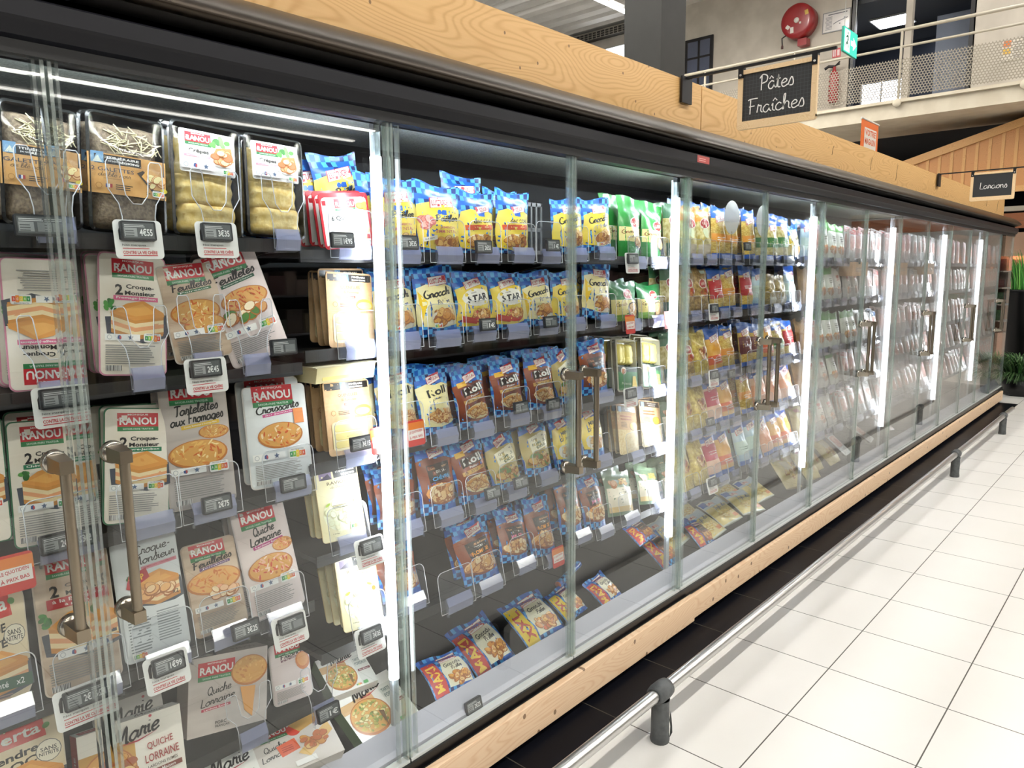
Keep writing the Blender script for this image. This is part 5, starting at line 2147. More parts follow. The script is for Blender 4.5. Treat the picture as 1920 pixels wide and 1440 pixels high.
def lu_bag(style, seed=0):
    w, h, t = .16, .22, .055
    Y1, Y2 = noise_mat('print_yellow', '#f3d440', '#f9e57e', 9, .32, 1, coat=.3), noise_mat('print_cream', '#efe2a0', '#f7efc4', 9, .32, 1, coat=.3)
    BR = noise_mat('print_brown', '#6a2f1a', '#a5532a', 9, .32, 1, c3='#d98a4a', coat=.3)

    def art(A, w, h):
        if style == 'poeler':
            A.poly(panel_pts(w, h, .08, .68, 1), Y1)
            A.rect(-w * .1, h * .56, w * .1, h * .63, CHECK)
            lu_logo(A, w * .02, h * .74, w * .56, 8)
            A.script('à Poêler', w * .04, h * .5, w * .72, h * .045, DK, 6, .3, .36)
            A.text('JAMBON', w * .1, h * .375, w * .42, h * .042, '#c05a6a', 5, 0, .01)
            A.text('EMMENTAL', w * .08, h * .32, w * .5, h * .042, '#c05a6a', 5, 0, .01)
            A.pile(-w * .34, h * .42, w * .08, h * .08, 7, .018, ['#e8998f', '#f0b5aa'], seed + 3, .7, '#c96a64')
            A.pile(w * .14, h * .16, w * .26, h * .07, 22, .017, GN, seed)
            A.rect(-w * .42, h * .17, -w * .14, h * .23, '#e9e4d5', 14)
            A.text('SUGGESTION', -w * .28, h * .2, w * .24, h * .02, DK, 14)
        elif style == 'red':
            A.poly(panel_pts(w, h, .08, .66, 2), Y1)
            A.rect(-w * .06, h * .6, w * .14, h * .68, CHECK)
            lu_logo(A, w * .1, h * .72, w * .42, 12)
            A.text('GNOCCHI', w * .06, h * .52, w * .56, h * .06, DK, 6, .1, .03)
            A.rect(-w * .4, h * .38, w * .4, h * .46, '#d8562a', 4)
            A.text('à la poêle', 0, h * .42, w * .4, h * .03, '#f6dca0', 4)
            A.ell(0, h * .2, w * .38, h * .11, '#f3e3c0')
            A.pile(0, h * .2, w * .32, h * .09, 30, .014, GN + ['#d8703a'], seed)
        elif style in ('poele', 'plain'):
            A.poly(panel_pts(w, h, .16, .7, 3), Y1 if style == 'plain' else Y2)
            if style == 'poele':
                A.poly([(-w * .44, h * .2), (-w * .3, h * .5), (-w * .44, h * .66)], '#f2cb2c')
            lu_logo(A, w * .06, h * .8, w * .5, 6)
            A.script('Gnocchi', 0, h * .61, w * .7, h * .055, DK, 8, .25, .36)
            A.script('à Poêler', w * .06, h * .48, w * .44, h * .034, '#2a3f7a', 8, .25, .26)
            A.ell(w * .1, h * .26, w * .34, h * .13, '#f2ead2')
            A.pile(w * .1, h * .27, w * .28, h * .1, 22, .018, GN, seed)
            nutri(A, -w * .1, h * .15, w * .2, 2)
        elif style == 'star':
            A.poly(panel_pts(w, h, .12, .72, 4), Y1)
            lu_logo(A, 0, h * .8, w * .5, 12)
            A.ell(w * .04, h * .56, w * .4, h * .15, '#f7f4ea')
            A.text('STAR', w * .05, h * .55, w * .6, h * .12, DK, 6, .1, .04)
            A.text('la Grande', -w * .1, h * .64, w * .26, h * .025, DK, 8)
            A.ell(w * .12, h * .24, w * .34, h * .12, '#c9402f')
            A.pile(w * .12, h * .27, w * .3, h * .09, 34, .011, GN, seed)
            A.poly([(-w * .44, h * .18), (-w * .1, h * .12), (-w * .06, h * .2), (-w * .42, h * .28)], '#c8402f')
        elif style in ('roll_y', 'roll_b'):
            br = style == 'roll_b'
            A.poly(panel_pts(w, h, .14, .72, 5), BR if br else Y2)
            lu_logo(A, w * .02, h * .84, w * .44, 14)
            if br:
                A.rect(-w * .4, h * .7, -w * .16, h * .78, '#e8b52a', 8)
                A.poly([(-w * .3, h * .52), (w * .34, h * .6), (w * .32, h * .74), (-w * .32, h * .66)], '#2a1a14')
            A.text('Roll', w * .02, h * .64, w * .56, h * .12, WHITE if br else DK, 8, .05, .03)
            A.text('à Poêler', -w * .02, h * .53, w * .3, h * .03, WHITE if br else DK, 8)
            if br:
                A.rect(-w * .34, h * .44, w * .36, h * .5, '#c9a05a', 8)
                A.text('CHEESY ONION', 0, h * .47, w * .58, h * .035, DK, 8)
            A.ell(w * .06, h * .26, w * .4, h * .13, '#e8d7a6')
            A.pile(w * .06, h * .27, w * .34, h * .1, 34, .018, ['#e3b062', '#eec788', '#d89a48'], seed, .34)
        elif style in ('chevre', 'fromage', 'jambon'):
            A.poly(panel_pts(w, h, .16, .72, 6), BR)
            lu_logo(A, w * .04, h * .84, w * .48, 12)
            A.rect(-w * .3, h * .44, w * .34, h * .68, '#241611', 6)
            A.text('Gnocchi de Pommes', w * .02, h * .63, w * .5, h * .035, '#e8b98a', 6)
            A.text('- EXTRA -', w * .02, h * .57, w * .36, h * .035, WHITE, 6)
            A.text({'chevre': 'CHÈVRE', 'fromage': 'FROMAGE', 'jambon': 'JAMBON'}[style], w * .03, h * .49, w * .5, h * .065, {'chevre': '#4fa3dc', 'fromage': '#f0a032', 'jambon': '#ea7a9a'}[style], 6, 0, .03)
            A.ell(0, h * .28, w * .4, h * .13, '#e5a25a')
            A.pile(0, h * .28, w * .36, h * .11, 20, .021, ['#eec68a', '#f2d9a8', '#e0a860'], seed)
            for i in range(4):
                A.rect(w * (.3 + .035 * i), h * .2, w * (.315 + .035 * i), h * .4, '#d9d4cc')
        elif style == 'persil':
            A.poly(panel_pts(w, h, .16, .74, 7), noise_mat('print_olive', '#b5a35a', '#e5d5a0', 8, .32, 1, coat=.3))
            lu_logo(A, w * .02, h * .86, w * .46, 20)
            A.rect(-w * .3, h * .46, w * .36, h * .72, '#f2edd2', 12)
            A.text('Croustillant', w * .02, h * .67, w * .5, h * .035, DK, 12)
            A.text('POMMES', w * .03, h * .58, w * .5, h * .05, '#3a5a3a', 12)
            A.text('PERSIL', w * .04, h * .51, w * .42, h * .045, '#3a5a3a', 12, 0, .02)
            A.pile(w * .0, h * .28, w * .36, h * .11, 24, .019, ['#e9cf8c', '#dcb566', '#f2e2b0', '#5a8a3a'], seed)
        elif style == 'mini':
            A.poly(panel_pts(w, h, .2, .76, 8, .44), Y1)
            lu_logo(A, 0, h * .86, w * .5, 14)
            A.text('MINI', 0, h * .68, w * .36, h * .07, DK, 8, 0, .03)
            A.text('Gnocchi', w * .02, h * .57, w * .6, h * .075, DK, 8, .05, .03)
            A.ell(-w * .24, h * .36, w * .13, h * .08, '#e8eef5')
            A.ell(w * .04, h * .3, w * .4, h * .14, '#f5f0e2')
            A.pile(w * .08, h * .31, w * .32, h * .11, 34, .011, GN, seed)
    return w, h, t, bag(w, h, t, CHECK, art, seed)


def reg_lu(key, style, look, nm='gnocchi_bag', cat='gnocchi bag', seed=0):
    def fn():
        w, h, t, parts = lu_bag(style, seed)
        return (nm, cat, look, w, h, t, parts)
    K[key] = fn


reg_lu('poeler_jambon', 'poeler', 'yellow ham gnocchi bag', seed=41)
reg_lu('poeler_jambon_back', 'poeler', 'yellow gnocchi bag standing up behind the front row', seed=42)
reg_lu('gnocchi_red', 'red', 'yellow gnocchi bag with red stripe', seed=43)
reg_lu('gnocchi_poele', 'poele', 'cream and yellow gnocchi bag', seed=44)
reg_lu('gnocchi_plain', 'plain', 'plain yellow gnocchi bag', seed=45)
reg_lu('star', 'star', 'star-shaped gnocchi bag', seed=46)
reg_lu('roll_yellow', 'roll_y', 'cream potato roll bag', 'potato_roll_bag', 'potato bag', seed=47)
reg_lu('roll_brown', 'roll_b', 'brown cheesy onion roll bag', 'potato_roll_bag', 'potato bag', seed=48)
reg_lu('chevre', 'chevre', 'brown goat cheese gnocchi bag', seed=49)
reg_lu('fromage', 'fromage', 'brown cheese gnocchi bag', seed=50)
reg_lu('jambon_extra', 'jambon', 'brown ham-filled gnocchi bag', seed=51)
reg_lu('potatoes_persil', 'persil', 'olive parsley potato bag', 'potato_bag', 'potato bag', seed=52)
reg_lu('mini_gnocchi', 'mini', 'yellow mini gnocchi bag', seed=53)


def maxi(col, letters, lcol, brown, seed):
    w, h, t = .21, .2, .06

    def art(A, w, h):
        A.poly([(-w * .48, h * .03), (-w * .22, h * .03), (-w * .22, h * .86), (-w * .48, h * .86)], col)
        A.text(letters, -w * .35, h * .44, h * .66, w * .17, lcol, 90, 0, .03)
        A.poly([(-w * .18, h * .12), (w * .4, h * .1), (w * .44, h * .5), (w * .36, h * .78), (-w * .1, h * .8), (-w * .2, h * .5)], noise_mat('print_brown', '#6a2f1a', '#a5532a', 9) if brown else noise_mat('print_pale', '#e9e6c8', '#f5f2e2', 9, .32, 1, coat=.3))
        lu_logo(A, w * .1, h * .84, w * .44, 4)
        if brown:
            A.rect(-w * .1, h * .5, w * .34, h * .74, '#2a1a14')
            A.text('Gnocchi EXTRA', w * .12, h * .62, w * .36, h * .06, '#e8b98a')
        else:
            A.text('Gnocchi', w * .1, h * .66, w * .4, h * .1, DK, 4, .1, .02)
            A.script('à Poêler', w * .12, h * .53, w * .3, h * .045, DK, 4, .25, .28)
        A.ell(w * .12, h * .28, w * .26, h * .14, '#f2e6c8')
        A.pile(w * .12, h * .29, w * .24, h * .13, 24, .019, GN + ['#d9683a'], seed)
    return w, h, t, bag(w, h, t, CHECK, art, seed)


for key, col, le, lc, br, look in (('maxi_red', '#c8312c', 'MAXI', '#f2c93a', 0, 'large gnocchi bag with red side band'),
                                   ('xxl_yellow', '#f0d02c', 'XXL', '#c8402c', 0, 'extra-large gnocchi bag with yellow side band'),
                                   ('maxi_brown', '#c8312c', 'MAXI', '#f2c93a', 1, 'large brown gnocchi bag with red band')):
    def fn(col=col, le=le, lc=lc, br=br, look=look, key=key):
        w, h, t, parts = maxi(col, le, lc, br, 60 + len(key))
        return ('large_gnocchi_bag', 'gnocchi bag', look, w, h, t, parts)
    K[key] = fn


def rana_logo(A, cx, cy, w):
    A.ell(cx, cy, w * .56, w * .34, '#ece4d6', 8, 18)
    A.ell(cx, cy, w * .5, w * .29, '#a92424', 8, 18)
    A.poly([(cx - w * .3, cy + w * .12), (cx, cy + w * .36), (cx + w * .32, cy + w * .14)], '#a92424')
    A.text('RANA', cx, cy, w * .62, w * .22, '#f2e6d2', 8, 0, .02)


@kind('rana_green')
def _():
    w, h, t = .165, .27, .06
    G = noise_mat('print_green', '#1e7a2c', '#35a046', 8, .28, 2, coat=.5)

    def art(A, w, h):
        A.rect(-w * .48, h * .3, w * .48, h * .52, noise_mat('print_butter', '#e8d98a', '#f0e4a8', 9, .32, 1, coat=.3))
        A.rect(-w * .48, h * .04, w * .48, h * .3, '#1f7a30')
        rana_logo(A, w * .14, h * .6, w * .44)
        A.script('Gnocchi', -w * .12, h * .45, w * .62, h * .032, '#8a4a2a', 6, .25, .22)
        A.text('à poêler', -w * .14, h * .36, w * .3, h * .025, '#8a4a2a', 4)
        A.ell(w * .24, h * .3, w * .24, h * .12, '#2a2420')
        A.ell(w * .24, h * .31, w * .2, h * .1, '#d8b070')
        A.pile(w * .24, h * .31, w * .17, h * .08, 26, .009, ['#e6c88a', '#d8ac62', '#f0dcae'], 71)
    return ('green_gnocchi_bag', 'gnocchi bag', 'tall green gnocchi bag', w, h, t, bag(w, h, t, G, art, 72, .2))


@kind('rana_pan')
def _():
    w, h, t = .185, .175, .05
    G = noise_mat('print_deep_green', '#186a34', '#238548', 8, .28, 2, coat=.5)

    def art(A, w, h):
        A.rect(-w * .5, h * .08, w * .5, h * .56, noise_mat('print_butter', '#e8d98a', '#f0e4a8', 9, .32, 1, coat=.3))
        A.rect(-w * .5, h * .02, w * .1, h * .2, '#79a04a')
        rana_logo(A, w * .06, h * .7, w * .36)
        A.script('Gnocchi', -w * .2, h * .44, w * .42, h * .04, '#7a3a2a', 6, .25, .22)
        A.ell(w * .24, h * .28, w * .26, h * .24, '#26211e')
        A.ell(w * .24, h * .29, w * .22, h * .2, '#d8b070')
        A.pile(w * .24, h * .29, w * .18, h * .16, 26, .011, ['#e6c88a', '#d8ac62', '#f0dcae'], 73)
    return ('green_gnocchi_bag', 'gnocchi bag', 'wide green bag with pan print', w, h, t, bag(w, h, t, G, art, 74, .1))


@kind('safir')
def _():
    w, h, t = .185, .19, .05

    def art(A, w, h):
        A.rect(-w * .46, h * .2, w * .46, h * .62, '#efe6d2')
        A.rect(-w * .46, h * .08, w * .46, h * .2, '#e3c58a')
        A.script('Safir', 0, h * .5, w * .4, h * .05, '#2a3a2a', 4, .2, .2)
        A.text('PÂTES', 0, h * .36, w * .24, h * .05, '#3a3a2a', 4)
        A.pile(w * .16, h * .74, w * .18, h * .08, 26, .012, ['#e6bd5a', '#f0d078', '#d8a03c'], 75, .3)
        A.pile(-w * .26, h * .7, w * .1, h * .06, 6, .016, ['#e8c9a8', '#d9ae88'], 76, .8)
    return ('pasta_bag', 'pasta bag', 'green-topped pasta nest bag', w, h, t, bag(w, h, t, noise_mat('print_sage', '#5f7a5c', '#8aa384', 14, .25, 3, coat=.6), art, 77, .12))


@kind('yellow_tray')
def _():
    w, h = .16, .236
    body = tray_mesh(w, h, .03, .014, mat('#d5d2bd', .2, 0, .5, .5), mat('#d9d6c4', .2, 0, .5, .5), front=False, lip=.001)
    mb = MB()
    for sx in (-1, 1):
        blob(mb, sx * w * .2, h * .72, w * .2, h * .2, .02, mat('#f0e07a', .45), 6 + sx)
    A = Art()
    A.rect(-w * .46, h * .04, w * .46, h * .48, '#3f7d43')
    A.rect(-w * .46, h * .38, w * .46, h * .48, '#2a3a2c')
    A.ell(-w * .2, h * .4, w * .13, h * .07, '#efe6da')
    A.pile(-w * .2, h * .4, w * .08, h * .03, 6, .012, ['#d99a6a', '#c97a4a'], 78)
    A.text('Polenta', -w * .1, h * .16, w * .46, h * .05, '#d9e8c8')
    A.poly([(w * .16, h * .06), (w * .42, h * .06), (w * .36, h * .3), (w * .22, h * .3)], '#e8c84a')
    return ('polenta_tray', 'polenta tray', 'yellow polenta in clear tray with green band', w, h, .034, [('tray', body, None), ('polenta_cakes', mb.mesh('polenta_cakes'), None), ('printed_band', A.mesh('printed_band', lambda u, v, l=0: (u, -.002 - l, v)), None)])


# ---- pouches of the farther doors
PASTA = noise_mat('pasta_ribbons', '#c79a34', '#f0d67c', 70, .3, 4, c3='#fbeeb0', stretch=(1, 1, 2.6), coat=.5)
PASTA2 = noise_mat('pasta_shapes', '#b9a350', '#ece0a4', 48, .3, 3, c3='#f6f0cf', coat=.5)
TORT = noise_mat('tortellini', '#b99a3c', '#e6d274', 60, .28, 3, c3='#f3eab0', coat=.6)
TORTB = noise_mat('tortellini_brown', '#8a6a3a', '#c9a865', 60, .28, 3, c3='#e9d49a', coat=.6)
HAM = noise_mat('ham_slices', '#d99a94', '#ecc5bd', 34, .3, 3, c3='#f3ded6', coat=.5)


def pouch(w, h, t, body_m, art, seed, seal=.08):
    return bag(w, h, t, body_m, art, seed, seal)


def far_kind(key, nm, cat, look, w, h, t, body_m, art, seed):
    def fn():
        return (nm, cat, look, w, h, t, pouch(w, h, t, body_m, art, seed))
    K[key] = fn


def a_rana(top, band):
    def art(A, w, h):
        A.rect(-w * .5, h * .74, w * .5, h, top)
        A.rect(w * .1, h * .86, w * .4, h * .95, '#e9efe9')
        rana_logo(A, 0, h * .7, w * .56)
        A.ell(0, h * .5, w * .2, h * .1, '#e3ecc0')
        A.rect(-w * .44, h * .04, w * .44, h * .28, band)
    return art


far_kind('rana_tray_green', 'pasta_pouch', 'pasta pouch', 'clear pasta pouch with dark green top', .15, .27, .05, PASTA2, a_rana('#27663c', '#3f6a58'), 81)
far_kind('rana_tray_orange', 'pasta_pouch', 'pasta pouch', 'clear pasta pouch with orange top', .15, .26, .05, PASTA2, a_rana('#e08a32', '#d8c9b0'), 82)


def a_lu(label_col, ymid=.42, letters='', lcol=WHITE, cover=.3, txt2=''):
    def art(A, w, h):
        A.rect(-w * .5, h * .78, w * .5, h, CHECK)
        lu_logo(A, 0, h * .78, w * .62, 10)
        A.rect(-w * .48, h * (ymid - cover / 2), w * .48, h * (ymid + cover / 2), label_col)
        if not letters:
            A.lines(-w * .3, h * (ymid - .05), w * .32, h * (ymid + .04), 2, lcol, 4)
        else:
            A.text(letters, 0, h * ymid, w * .6, h * .07, lcol, 0, 0, .02)
        if txt2:
            A.text(txt2, 0, h * (ymid - .1), w * .5, h * .04, lcol)
        A.rect(-w * .48, 0, w * .48, h * .1, CHECK_S)
    return art


far_kind('lu_orange', 'pasta_bag', 'pasta bag', 'yellow pasta bag with orange band', .16, .28, .05, PASTA, a_lu('#ea9a32', .4, '', WHITE, .16), 83)
far_kind('lu_green', 'pasta_bag', 'pasta bag', 'pasta bag with green label', .16, .26, .05, PASTA2, a_lu('#3f7a3c', .4, 'Chèvre', '#f0e6b0', .24), 84)
far_kind('lu_red', 'pasta_bag', 'pasta bag', 'blue-check pasta bag with red panel', .15, .27, .05, PASTA, a_lu('#c02f34', .52, '', WHITE, .42), 85)
far_kind('lu_lightblue', 'pasta_bag', 'pasta bag', 'pale blue pasta bag', .16, .27, .05, noise_mat('print_pale_blue', '#a9cfe6', '#cfe6f2', 9, .3, 2, coat=.4), a_lu('#cfe8e0', .4, '', '#3a7a6a', .3), 86)
far_kind('lu_brown', 'pasta_bag', 'pasta bag', 'blue-check pasta bag with maroon panel', .16, .27, .05, PASTA, a_lu('#6a2a2f', .48, 'Tortellini', WHITE, .4), 87)
far_kind('lu_sun', 'pasta_bag', 'pasta bag', 'blue-check bag with orange picture', .16, .27, .05, noise_mat('print_sun', '#e8a53a', '#f2c46a', 9, .3, 2, coat=.4), a_lu('#e0622f', .3, '', WHITE, .2), 88)
far_kind('lu_pink', 'pasta_bag', 'pasta bag', 'blue-check bag with crimson panel', .15, .28, .05, noise_mat('print_blush', '#e8b5a0', '#f2d5c0', 9, .3, 2, coat=.4), a_lu('#c02f55', .56, '', WHITE, .34), 89)
far_kind('lu_tom', 'tomato_pasta_box', 'pasta bag', 'wide blue-check bag with salmon print', .2, .24, .05, noise_mat('print_salmon', '#e5a27c', '#f0c0a0', 9, .3, 2, coat=.3), a_lu('#e39a70', .45, 'TOM', '#c8562f', .3), 90)


def a_tort(A, w, h):
    A.rect(-w * .28, h * .34, w * .28, h * .66, '#b9a25a')
    A.pile(0, h * .5, w * .22, h * .12, 14, .018, ['#6a2a2a', '#8a4438', '#d9c090', '#4a2420'], 91)


far_kind('tort_pale', 'tortellini_bag', 'pasta bag', 'pale yellow tortellini bag', .19, .25, .06, TORT, a_tort, 92)
far_kind('tort_brown', 'tortellini_bag', 'pasta bag', 'brownish tortellini bag', .165, .26, .055, TORTB, lambda A, w, h: (rana_logo(A, 0, h * .66, w * .5), A.pile(0, h * .48, w * .26, h * .08, 10, .016, ['#a5382a', '#c9603a', '#7a2a20'], 93), A.rect(w * .05, h * .88, w * .35, h * .96, '#cfe0cf')), 94)


def a_greenpouch(A, w, h):
    A.rect(-w * .5, h * .8, w * .5, h, '#57a845')
    A.rect(-w * .3, h * .5, w * .3, h * .74, '#eef0ea')
    A.lines(-w * .2, h * .54, w * .22, h * .7, 3, '#4a5a4c', 5)
    A.pile(0, h * .3, w * .34, h * .12, 20, .018, ['#e89a3a', '#f0b860', '#d87a2a'], 95)


far_kind('green_pouch', 'organic_pasta_pouch', 'pasta pouch', 'white pouch with grass-green top', .15, .27, .05, noise_mat('print_frost', '#dfe6da', '#eef2ea', 9, .3, 2, coat=.4), a_greenpouch, 96)
far_kind('kraft_bag', 'kraft_pasta_bag', 'pasta bag', 'crumpled kraft paper pasta bag', .2, .25, .07, noise_mat('kraft_paper', '#9a7340', '#c49a60', 16, .6, 4, bump=.5), lambda A, w, h: (A.ell(0, h * .4, w * .3, h * .2, '#caa35f'), A.pile(0, h * .4, w * .26, h * .16, 16, .02, ['#d8b060', '#e8cc88'], 97)), 98)
far_kind('noodle_bag', 'noodle_bag', 'noodle bag', 'clear bag of brown noodles', .2, .22, .06, noise_mat('brown_noodles', '#7a6428', '#c2a850', 60, .4, 5, c3='#e0cf8a', stretch=(1, 1, 3), coat=.4), lambda A, w, h: A.rect(-w * .3, h * .1, w * .3, h * .3, '#d9d2b8'), 99)


def a_oval(A, w, h):
    A.ell(0, h * .5, w * .4, h * .45, '#e6e2dc', 0, 24)
    A.ell(0, h * .5, w * .34, h * .4, '#f0ede8', 0, 24)
    A.rect(-w * .2, h * .62, w * .2, h * .78, '#c9402f')
    A.lines(-w * .2, h * .44, w * .22, h * .52, 2, '#6a6865', 5)
    A.pile(0, h * .3, w * .22, h * .1, 10, .02, ['#e6a88a', '#f0cdb5'], 100)


far_kind('oval_pack', 'oval_pack', 'pasta pack', 'white oval pack', .17, .25, .04, noise_mat('tray_film_grey', '#c9c6c4', '#dedcda', 20, .25, 2), a_oval, 101)


def ham(look, top, seed, pinkness=0):
    def fn():
        w, h = .14, .25

        def art(A, w, h):
            A.poly(rrect(-w / 2 + .003, .003, w / 2 - .003, h - .003, .008), PACK_PALE if not pinkness else HAM)
            A.rect(-w * .46, h * .82, w * .46, h * .96, top)
            A.lines(-w * .3, h * .85, w * .32, h * .93, 2, WHITE, 5)
            A.poly(rrect(-w * .38, h * .32, w * .38, h * .76, .02), HAM)
            A.pile(0, h * .54, w * .26, h * .14, 10, .026, ['#e9b5ac', '#f0cbc2', '#dd9a92'], seed, .7, '#c98580')
            small_print(A, -w * .4, h * .05, w * .38, h * .26, True, seed)
        return ('ham_pack', 'ham pack', look, w, h, .02, film_pack(w, h, '#d9d4d2', PACK_PALE, art, d=.02, waves=.002, seed=seed))
    return fn


K['ham_red'] = ham('pale ham pack with red header', '#b8434a', 111)
K['ham_grey'] = ham('pale ham pack with grey header', '#8d8a8c', 112)
K['ham_rose'] = ham('rosy ham pack with mauve header', '#a8768a', 113, 1)
K['ham_blue'] = ham('pale ham pack with blue header', '#4f74a8', 114)


@kind('kraft_case')
def _():
    w, h = .3, .14
    mb = MB()
    kr = noise_mat('kraft_case_card', '#b98a5a', '#cba070', 18, .65, 3)
    mb.box(-w / 2, w / 2, 0, .16, 0, .003, kr)
    mb.box(-w / 2, w / 2, 0, .003, 0, h, kr)
    mb.box(-w / 2, w / 2, .157, .16, 0, h, kr)
    mb.box(-w / 2, -w / 2 + .003, 0, .16, 0, h, kr)
    mb.box(w / 2 - .003, w / 2, 0, .16, 0, h, kr)
    A = Art()
    A.rect(-w * .3, h * .3, w * .3, h * .6, '#8a6038')
    A.lines(-w * .24, h * .36, w * .26, h * .54, 2, '#d9b486', 2)
    return ('shelf_ready_case', 'carton', 'open kraft shelf case', w, h, .16, [('case', mb.mesh('case'), None), ('printed_front', A.mesh('printed_front', lambda u, v, l=0: (u, -.0005 - l, v)), None)])


def a_lasagne(A, w, h):
    A.rect(-w * .48, h * .04, w * .48, h * .96, noise_mat('print_lasagne', '#ecd67a', '#f4e7a8', 9, .3, 2, coat=.3))
    A.rect(-w * .48, h * .7, w * .48, h * .96, '#cfdfe9')
    A.rect(-w * .48, h * .78, -w * .2, h * .96, CHECK_S)
    lu_logo(A, -w * .1, h * .82, w * .3, 4)
    A.script('Tagliatelles', w * .1, h * .62, w * .6, h * .06, '#3a5a9a', 4, .2, .22)
    A.pile(0, h * .3, w * .36, h * .16, 40, .02, ['#f0d980', '#e8c65a', '#f6eab4'], 120, .25, '#c9a23c')
    A.rect(w * .2, h * .12, w * .42, h * .24, '#e0843a')


far_kind('lasagne', 'pasta_sheet_pack', 'pasta pack', 'yellow and pale blue pasta pack lying flat', .24, .2, .03, noise_mat('print_frost', '#dfe6da', '#eef2ea', 9), a_lasagne, 121)


def a_beige(A, w, h):
    A.rect(-w * .2, h * .5, w * .3, h * .8, '#efe6cc')
    A.pile(0, h * .4, w * .3, h * .14, 18, .02, ['#e8d48c', '#dcc06a', '#f3e8b8'], 122)
    A.rect(-w * .2, h * .84, w * .2, h * .94, '#c87f86')


far_kind('beige_bag', 'beige_pasta_bag', 'pasta bag', 'crumpled straw-coloured pasta bag', .22, .24, .07, noise_mat('straw_film', '#b5a45c', '#e0d190', 12, .35, 4, c3='#f0e8ba', coat=.4, bump=.3), a_beige, 123)

# ---- building and placing
_PROTO = {}


def proto(k):
    if k not in _PROTO:
        nm, cat, look, w, h, t, parts = K[k]()
        _PROTO[k] = dict(name=nm, cat=cat, look=look, w=w, h=h, t=t, parts=parts)
    return _PROTO[k]


def place_pack(k, X, y, Z, w=None, h=None, roll=0, tilt=0, flip=0, label='', group=None, yaw=0):
    p = proto(k)
    if p['parts'][0][0] == 'bag_body' and tilt < 25:
        y += .02
    root = bpy.data.objects.new(p['name'], p['parts'][0][1])
    COL.objects.link(root)
    for nm, me, lb in p['parts'][1:]:
        link(nm, me, root)
    sx = (w / p['w']) if w else 1
    sz = (h / p['h']) if h else 1
    H = p['h'] * sz
    M = (Matrix.Translation((X, y, Z)) @ Matrix.Rotation(R(-tilt), 4, 'X') @ Matrix.Translation((0, 0, H / 2))
         @ Matrix.Rotation(R(yaw), 4, 'Z') @ Matrix.Rotation(R(-roll - (180 if flip else 0)), 4, 'Y') @ Matrix.Translation((0, 0, -H / 2)) @ Matrix.Diagonal((sx, 1, sz, 1)))
    root.matrix_basis = M
    tag(root, label or p['look'], p['cat'], group)
    return root


# ================================================================== SHELVES AND GOODS
SHELF_M = mat('#070708', .5)
SHELF_E = mat('#08080a', .5)


def shelf(x0, x1, z, label, y0=.115, y1=.78):
    t = thing('cabinet_shelf', label, 'shelf', ((x0 + x1) / 2, y0, z), 'shelves inside the cabinet')
    hw = (x1 - x0) / 2 - .003
    mb = MB()
    mb.box(-hw, hw, 0.004, y1 - y0, -.018, -.002, SHELF_M)
    mb.build('shelf_board', t)
    mb = MB()
    mb.box(-hw, hw, -.004, .004, -.03, .004, SHELF_E)
    mb.build('front_rail', t)
    for s in (-1, 1):
        mb = MB()
        mb.add([(s * hw - .003, .1, -.018), (s * hw + .003, .1, -.018), (s * hw + .003, y1 - y0, -.018), (s * hw - .003, y1 - y0, -.018),
                (s * hw - .003, y1 - y0, -.11), (s * hw + .003, y1 - y0, -.11)], [(0, 1, 2, 3), (0, 3, 4), (1, 5, 2), (0, 4, 5, 1), (2, 5, 4, 3)], SHELF_M)
        mb.build('bracket', t)
    return t


ROWN = ['top', 'second', 'third', 'fourth', 'fifth']
ZL = [1.783, 1.452, 1.108, .762, .43]
ZR = [1.757, 1.482, 1.160, .888, .588]
for i, z in enumerate(ZL):
    shelf(-.65, .60, z, 'black %s shelf carrying pancakes, sandwich and quiche packs' % ROWN[i] if i < 4 else 'black lowest shelf carrying quiche boxes', .125 if i < 4 else .16)
SEG = [.605, 1.855, 3.105, 4.355, 5.605, 6.855, 8.105, 9.355, 10.75]
for s in range(len(SEG) - 1):
    for i, z in enumerate(ZR):
        shelf(SEG[s], SEG[s + 1], z, 'black %s shelf, %s length from the quenelle packs' % (ROWN[i], ORD[s]), .125 if i < 3 else .12)

# ---- clear shelf stops, price labels, promotion cards
CLEAR = thin_glass('clear_stop', (.93, .945, .96), 1.6, .05, .035, (.75, .78, .9))
RIMM = thin_glass('clear_stop_rim', (.85, .87, .9), 3.0, .1, .62, (.93, .95, .99))
LAV = thin_glass('price_channel', (.72, .74, .88), 2.4, .1, .36, (.52, .56, .84))
_S = {}


